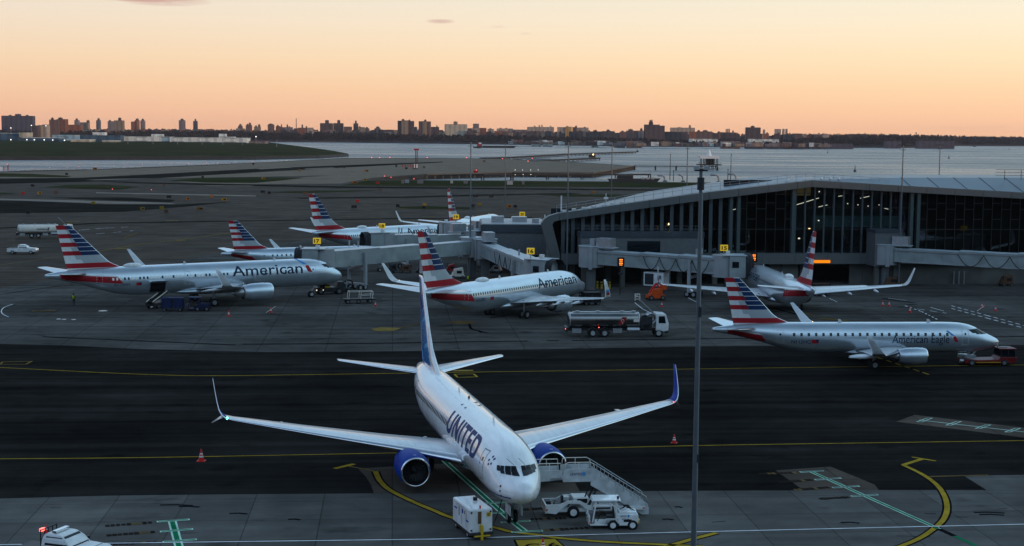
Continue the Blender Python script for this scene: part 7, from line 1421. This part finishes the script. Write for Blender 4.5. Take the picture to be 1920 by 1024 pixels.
# ------------------------------------------------------------------ masts
def mast(px, ytop, Y, label, r0=.20, r1=.10, near=False):
    p = atY(px, ytop, Y); t = thing('light_mast', label, 'light mast', (p.x, Y, 0), 0, 'apron light masts'); b = MB(); b.cyl((0, 0, 0), (0, 0, p.z), r0, r1, 16); b.build('pole', mat('mast_grey', (.13, .155, .175), .4, metal=.5, var=.08) if 'mast_grey' not in MATS else MATS['mast_grey'], t)
    if near:
        b = MB(); b.box((0, 0, p.z + .05), (.62, .2, .10)); b.cyl((0, 0, p.z - .9), (0, 0, p.z - .3), .17, n=10); b.build('crossarm', DARK, t)
        for x in (-.24, .24): b = MB(); b.box((x, -.16, p.z + .16), (.26, .28, .18)); b.build('lamp', LGREY, t)
        b = MB(); b.box((r0 * .9, 0, 9), (.12, .16, .4)); b.box((r0 * .6, -.1, 16.2), (.14, .1, .5)); b.build('junction_box', DARK, t); b = MB(); b.beam((.155, .08, 3), (.10, .05, p.z - 1), .03, .03); b.build('conduit', LGREY, t)
    else:
        b = MB(); b.box((0, 0, p.z), (1.9, .14, .12)); b.box((0, 0, p.z - .8), (1.0, .1, .08)); b.build('crossarm', DARK, t)
        for x in (-.85, -.42, .42, .85): b = MB(); b.box((x, -.15, p.z + .14), (.3, .35, .14)); b.build('lamp', GREYP, t)
    return t
mast(1314.5, 321, 70.0, 'tall grey light mast close in front, cutting down through the view', .13, .08, True)
for px, yt, Y, lb in ((883, 265, 249, 'light mast in front of the long jet bridge rotunda'), (948, 268, 300, 'light mast rising behind the gate building'), (1066, 266, 233.2, 'light mast in front of the rounded concourse end'), (1148, 267, 290, 'light mast behind the left part of the concourse roof'), (1289.5, 272, 300, 'light mast behind the concourse roof left of the near mast'), (1694, 272, 239.0, 'light mast in front of the right part of the concourse'), (1763, 272, 300, 'light mast behind the right part of the concourse roof')): mast(px, yt, Y, lb, .14, .09)
for i, (px, y0, y1, Y) in enumerate(((1257, 290, 348, 800), (1263, 320, 345, 780), (1371, 290, 345, 800), (1365, 318, 345, 790))):
    p = atY(px, y0, Y); t = thing('marker_mast', f'thin dark mast on the shore behind the concourse, {ORD[i]} from the left', 'mast', (p.x, Y, 0), 0, 'thin shore masts'); b = MB(); b.cyl((0, 0, 0), (0, 0, p.z), .22, .14, 6); b.build('pole', PILE, t); b = MB(); b.box((0, 0, p.z), (.5, .5, .5)); b.build('lamp', PILE, t)
# gantries of the shore boat lift
for i, (x0, x1, y) in enumerate(((1233, 1247, 329), (1272, 1281, 328), (1332, 1348, 328), (1364, 1380, 326))):
    p0, p1 = atY(x0, y, 770), atY(x1, y, 770); t = thing('gantry', f'bent pipe gantry at the shore behind the roof, {ORD[i]} from the left', 'gantry', (p1.x, 770, 0), 0, 'pipe gantries on the shore'); d = p0.x - p1.x; b = MB(); b.tube([(d, 0, p0.z), (-1.2, 0, p0.z), (-.2, 0, p0.z - 1.0), (0, 0, p0.z - 2.5), (0, 0, 0)], .55, 8); b.build('pipe', LGREY, t); b = MB(); b.box((0, 0, .3), (2, 2, .6)); b.build('footing', PILE, t)
p0 = G(1200, 347.5); t = thing('boat', 'low dark workboat lying at the shore behind the grass', 'boat', (p0.x, p0.y + 40, 0)); b = MB(); b.prism([(-12, 0, 0), (12, 0, 0), (14, 0, 2.2), (-13, 0, 1.8)], (0, 6, 0)); b.build('hull', DARK, t); b = MB(); b.box((-4, 3, 2.8), (8, 4, 2.0)); b.build('cabin', DARK, t)
for x in (5, 7.5, 10): b = MB(); b.box((x, 0, 2.2), (1.6, .5, 1.0)); b.build('crate', LGREY, t)

# ------------------------------------------------------------------ airfield signs and lights
SIGN_P = {'yellow': (SIGNY, 'yellow airfield sign'), 'black': (BLACK, 'dark airfield sign seen from its back'), 'orange': (mat('sign_orange', (.22, .09, .01), .4), 'orange airfield sign'), 'red': (REDP, 'dark red airfield sign'), 'brown': (RUST, 'brown airfield sign')}
sg = [('yellow', 74, 366, 9), ('red', 43, 366.5, 8), ('brown', 105, 364, 8), ('black', 61, 351, 8), ('black', 125, 329, 6), ('orange', 178, 319, 9), ('black', 53, 403, 9), ('black', 317, 373, 11), ('orange', 352, 377, 9), ('orange', 397, 372, 6), ('yellow', 420, 378, 12), ('yellow', 175, 385, 6), ('yellow', 267, 396, 9), ('yellow', 303, 394.5, 6), ('brown', 312, 401, 6), ('orange', 375, 396, 15), ('yellow', 129, 428, 7), ('black', 380, 335, 5), ('brown', 308, 350, 4), ('black', 475, 310, 4),
      ('yellow', 494, 337.5, 8), ('black', 645, 316, 5), ('orange', 562, 322, 5), ('orange', 687, 323, 9), ('orange', 664, 345, 14), ('yellow', 684, 340, 8), ('red', 708, 346, 8), ('black', 493, 363, 10), ('brown', 572, 366, 6), ('black', 664, 392, 12), ('red', 670, 381, 4), ('black', 746, 390, 6), ('black', 795, 393, 6), ('black', 887, 390, 5), ('black', 891, 371, 11), ('black', 921, 372, 10), ('orange', 954, 391, 11), ('black', 966, 391, 8), ('brown', 795, 316, 5), ('brown', 908, 304.5, 5), ('yellow', 899, 388, 5), ('brown', 713, 359, 4), ('orange', 1112, 364, 6), ('black', 505, 365, 5), ('black', 743, 314, 4), ('black', 762, 318, 5), ('yellow', 796, 388, 5)]
cnt = {}
for c_, px, py, wd in sorted(sg, key=lambda q: q[1]):
    cnt[c_] = cnt.get(c_, 0) + 1
    p = G(px, py); w_ = max(1.2, .85 * wd * p.y / F_PX); h_ = min(1.5, max(.9, 3.6 * p.y / F_PX)); m_, lb = SIGN_P[c_]; tot = sum(1 for q in sg if q[0] == c_)
    t = thing('airfield_sign', f'{lb} on the tarmac, {ORD[cnt[c_] - 1]} of {tot} from the left', 'airfield sign', P_(p), rr.uniform(-.2, .2), f'{c_} airfield signs')
    b = MB(); b.box((0, 0, .35 + h_ / 2), (w_, .25, h_)); bd = b.build('panel', m_, t); b = MB()
    for s_ in (-1, 1): b.cyl((s_ * w_ * .35, 0, 0), (s_ * w_ * .35, 0, .36), .06, n=6)
    b.build('leg', DARK, t)
    if c_ in ('yellow', 'orange') and wd > 7:
        b = MB(); b.box((w_ * .18, -.13, .35 + h_ / 2), (w_ * .5, .02, h_ * .55)); b.build('sign_field', BLACK, bd)
def lights(spots, label, m_, group, r, name='runway_light'):
    for i, (px, py) in enumerate(sorted(spots)):
        p = G(px, py); k = r * p.y / F_PX; t = thing(name, label if len(spots) > 30 else f'{label}, {ORD[i]} from the left', 'runway light', P_(p), 0, group); b = MB(); b.cyl((0, 0, 0), (0, 0, .5), .08, n=6); b.build('stem', DARK, t); b = MB(); b.ball((0, 0, .5 + k * .6), (k, k, k), 6); b.build('lamp', m_, t)
lights([(211, 357.5), (284, 358.5), (697, 297), (712, 296.8), (731, 296.6), (801, 296.8), (875, 297), (733, 334.5), (721, 332.5), (893, 321), (942, 299), (776, 337.5), (998, 298.5), (1110 - 120, 303.5), (14, 310)], 'small red airfield light', L_RED, 'red airfield lights', .62)
lights([(60 + i * 29 + (i % 3) * 4, 319.2 - (60 + i * 29) * .0305 - .3) for i in range(15)], 'pink light along the shoreline of the inlet', L_PINK, 'pink shoreline lights', .42)
lights([(966, 320.5), (980, 320.5), (995, 320.5), (1009, 320.3), (966, 329.5), (981, 329.3), (995, 329.2)], 'white light on the deck edge', L_WHITE, 'white deck edge lights', .45)
rk = MB(); b_ = random.Random(2)
for i in range(330):
    px = b_.uniform(0, 652); py = lerp_list([(0, 321.6), (65, 319.0), (182, 317.0), (260, 313.6), (390, 308.5), (495, 304.0), (652, 295.7)], px); p = G(px, py + .2); s_ = b_.uniform(.25, .7)
    rk.ball((p.x, p.y, .1), (s_ * 1.6, s_, s_ * .7), 5)
tag(rk.build('shoreline_stones', LGREY), 'pale stones and low markers lined up along the water edge', 'stones', kind='stuff')
# localizer: striped box, red array and lattice mast on the runway end
p = G(776, 317); s_ = p.y / F_PX; t = thing('navigation_shelter', 'red and white striped equipment box on the runway', 'equipment box', P_(p)); b = MB()
for i in range(4): b.box(((-3.6 + i * 2.2 - .0) * s_ + 1, 0, 1.7 * s_ * 1.0 + 1.4), (2.2 * s_, 2.5, 7.2 * s_), m=i % 2)
b.build('cabin', [REDP, WHITE], t); b = MB(); b.box((1, 0, .3), (9 * s_, 3, .6)); b.build('base', DARK, t)
p = G(765, 317); t = thing('antenna_array', 'row of red antenna frames left of the striped box', 'antenna', P_(p)); b = MB()
for i in range(5): x = -3.6 + i * 1.8; b.cyl((x, 0, 0), (x, 0, 2.8), .12, n=5); b.box((x, 0, 2.2), (.8, .2, 1.0), m=0)
b.build('frame', REDP, t)
p = G(780, 316); h_ = atY(780, 281, p.y).z; t = thing('lattice_mast', 'dark lattice mast with a red top behind the striped box', 'mast', (p.x, p.y + 4, 0)); b = MB()
for sx in (-.7, .7):
    for sy in (-.7, .7): b.cyl((sx, sy, 0), (sx, sy, h_), .14, n=5)
k = 0
while k < h_ - 1.2:
    for sy in (-.7, .7): b.beam((-.7, sy, k), (.7, sy, k + 1.2), .12, .12); b.beam((.7, sy, k), (-.7, sy, k + 1.2), .12, .12)
    k += 1.2
b.build('lattice', PILE, t); b = MB(); b.box((0, 0, h_ + .2), (3.4, 1.6, 1.2)); b.build('platform', REDP, t)
p = G(10, 321); t = thing('antenna_array', 'red and white antenna posts at the left edge of the shoreline', 'antenna', P_(p)); b = MB(); b.box((-3.4, 0, 1.2), (3.2, 1, 2.4), m=1); b.box((1.6, 0, 2.0), (.5, .4, 4.0), m=0); b.cyl((-.8, 0, 0), (-.8, 0, 3), .2, n=5); b.build('frame', [REDP, WHITE], t)
p = G(892, 325); t = thing('antenna_array', 'small red frame on the edge of the runway deck', 'antenna', P_(p)); b = MB(); b.box((0, 0, 1.0), (2.6, .5, 1.6)); b.cyl((-.9, 0, 0), (-.9, 0, 1), .1, n=5); b.cyl((.9, 0, 0), (.9, 0, 1), .1, n=5); b.build('frame', REDP, t)
for i, (px, py) in enumerate(((755, 345), (763, 344), (788, 345), (847, 344.5), (873, 345), (956, 347), (981, 346.5))):
    p = G(px, py); t = thing('equipment_cabinet', f'small pale cabinet on the green strip below the deck, {ORD[i]} from the left', 'cabinet', P_(p), 0, 'cabinets on the green strip'); b = MB(); b.box((0, 0, 1.0), (1.2 + (i % 3) * .8, .8, 1.6)); b.build('case', LGREY if i % 2 else GREYP, t); b = MB(); b.box((0, 0, .1), (1.6, 1.0, .2)); b.build('base', DARK, t)
# ------------------------------------------------------------------ unseen garage and terminal front, added and sized to keep low sun off the stands
t = thing('shade_garage', 'unseen garage and terminal front behind the viewpoint, added to shade the stands', 'building', (0, 0, 0))
b = MB()
for k in range(7): b.box((20, -24, 3.2 * k + .3), (150, 30, .6))
for x in range(-52, 96, 8):
    for y in (-10.5, -38): b.box((x, y, 10), (.8, .8, 20))
b.build('deck', CONCW, t); b = MB()
for k in range(1, 7): b.box((20, -9.3, 3.2 * k + .9), (150, .3, 1.2))
b.build('parapet', CONCW, t); b = MB(); b.box((345, -40, 14), (500, 60, 28)); b.build('wall', CONCW, t); b = MB()
for k in range(6): b.box((345, -9.9, 3 + 4.2 * k), (496, .3, 2.2))
b.build('window_band', GLASSD, t); b = MB(); b.box((345, -40, 28.3), (502, 62, .6)); b.build('roof', LGREY, t)
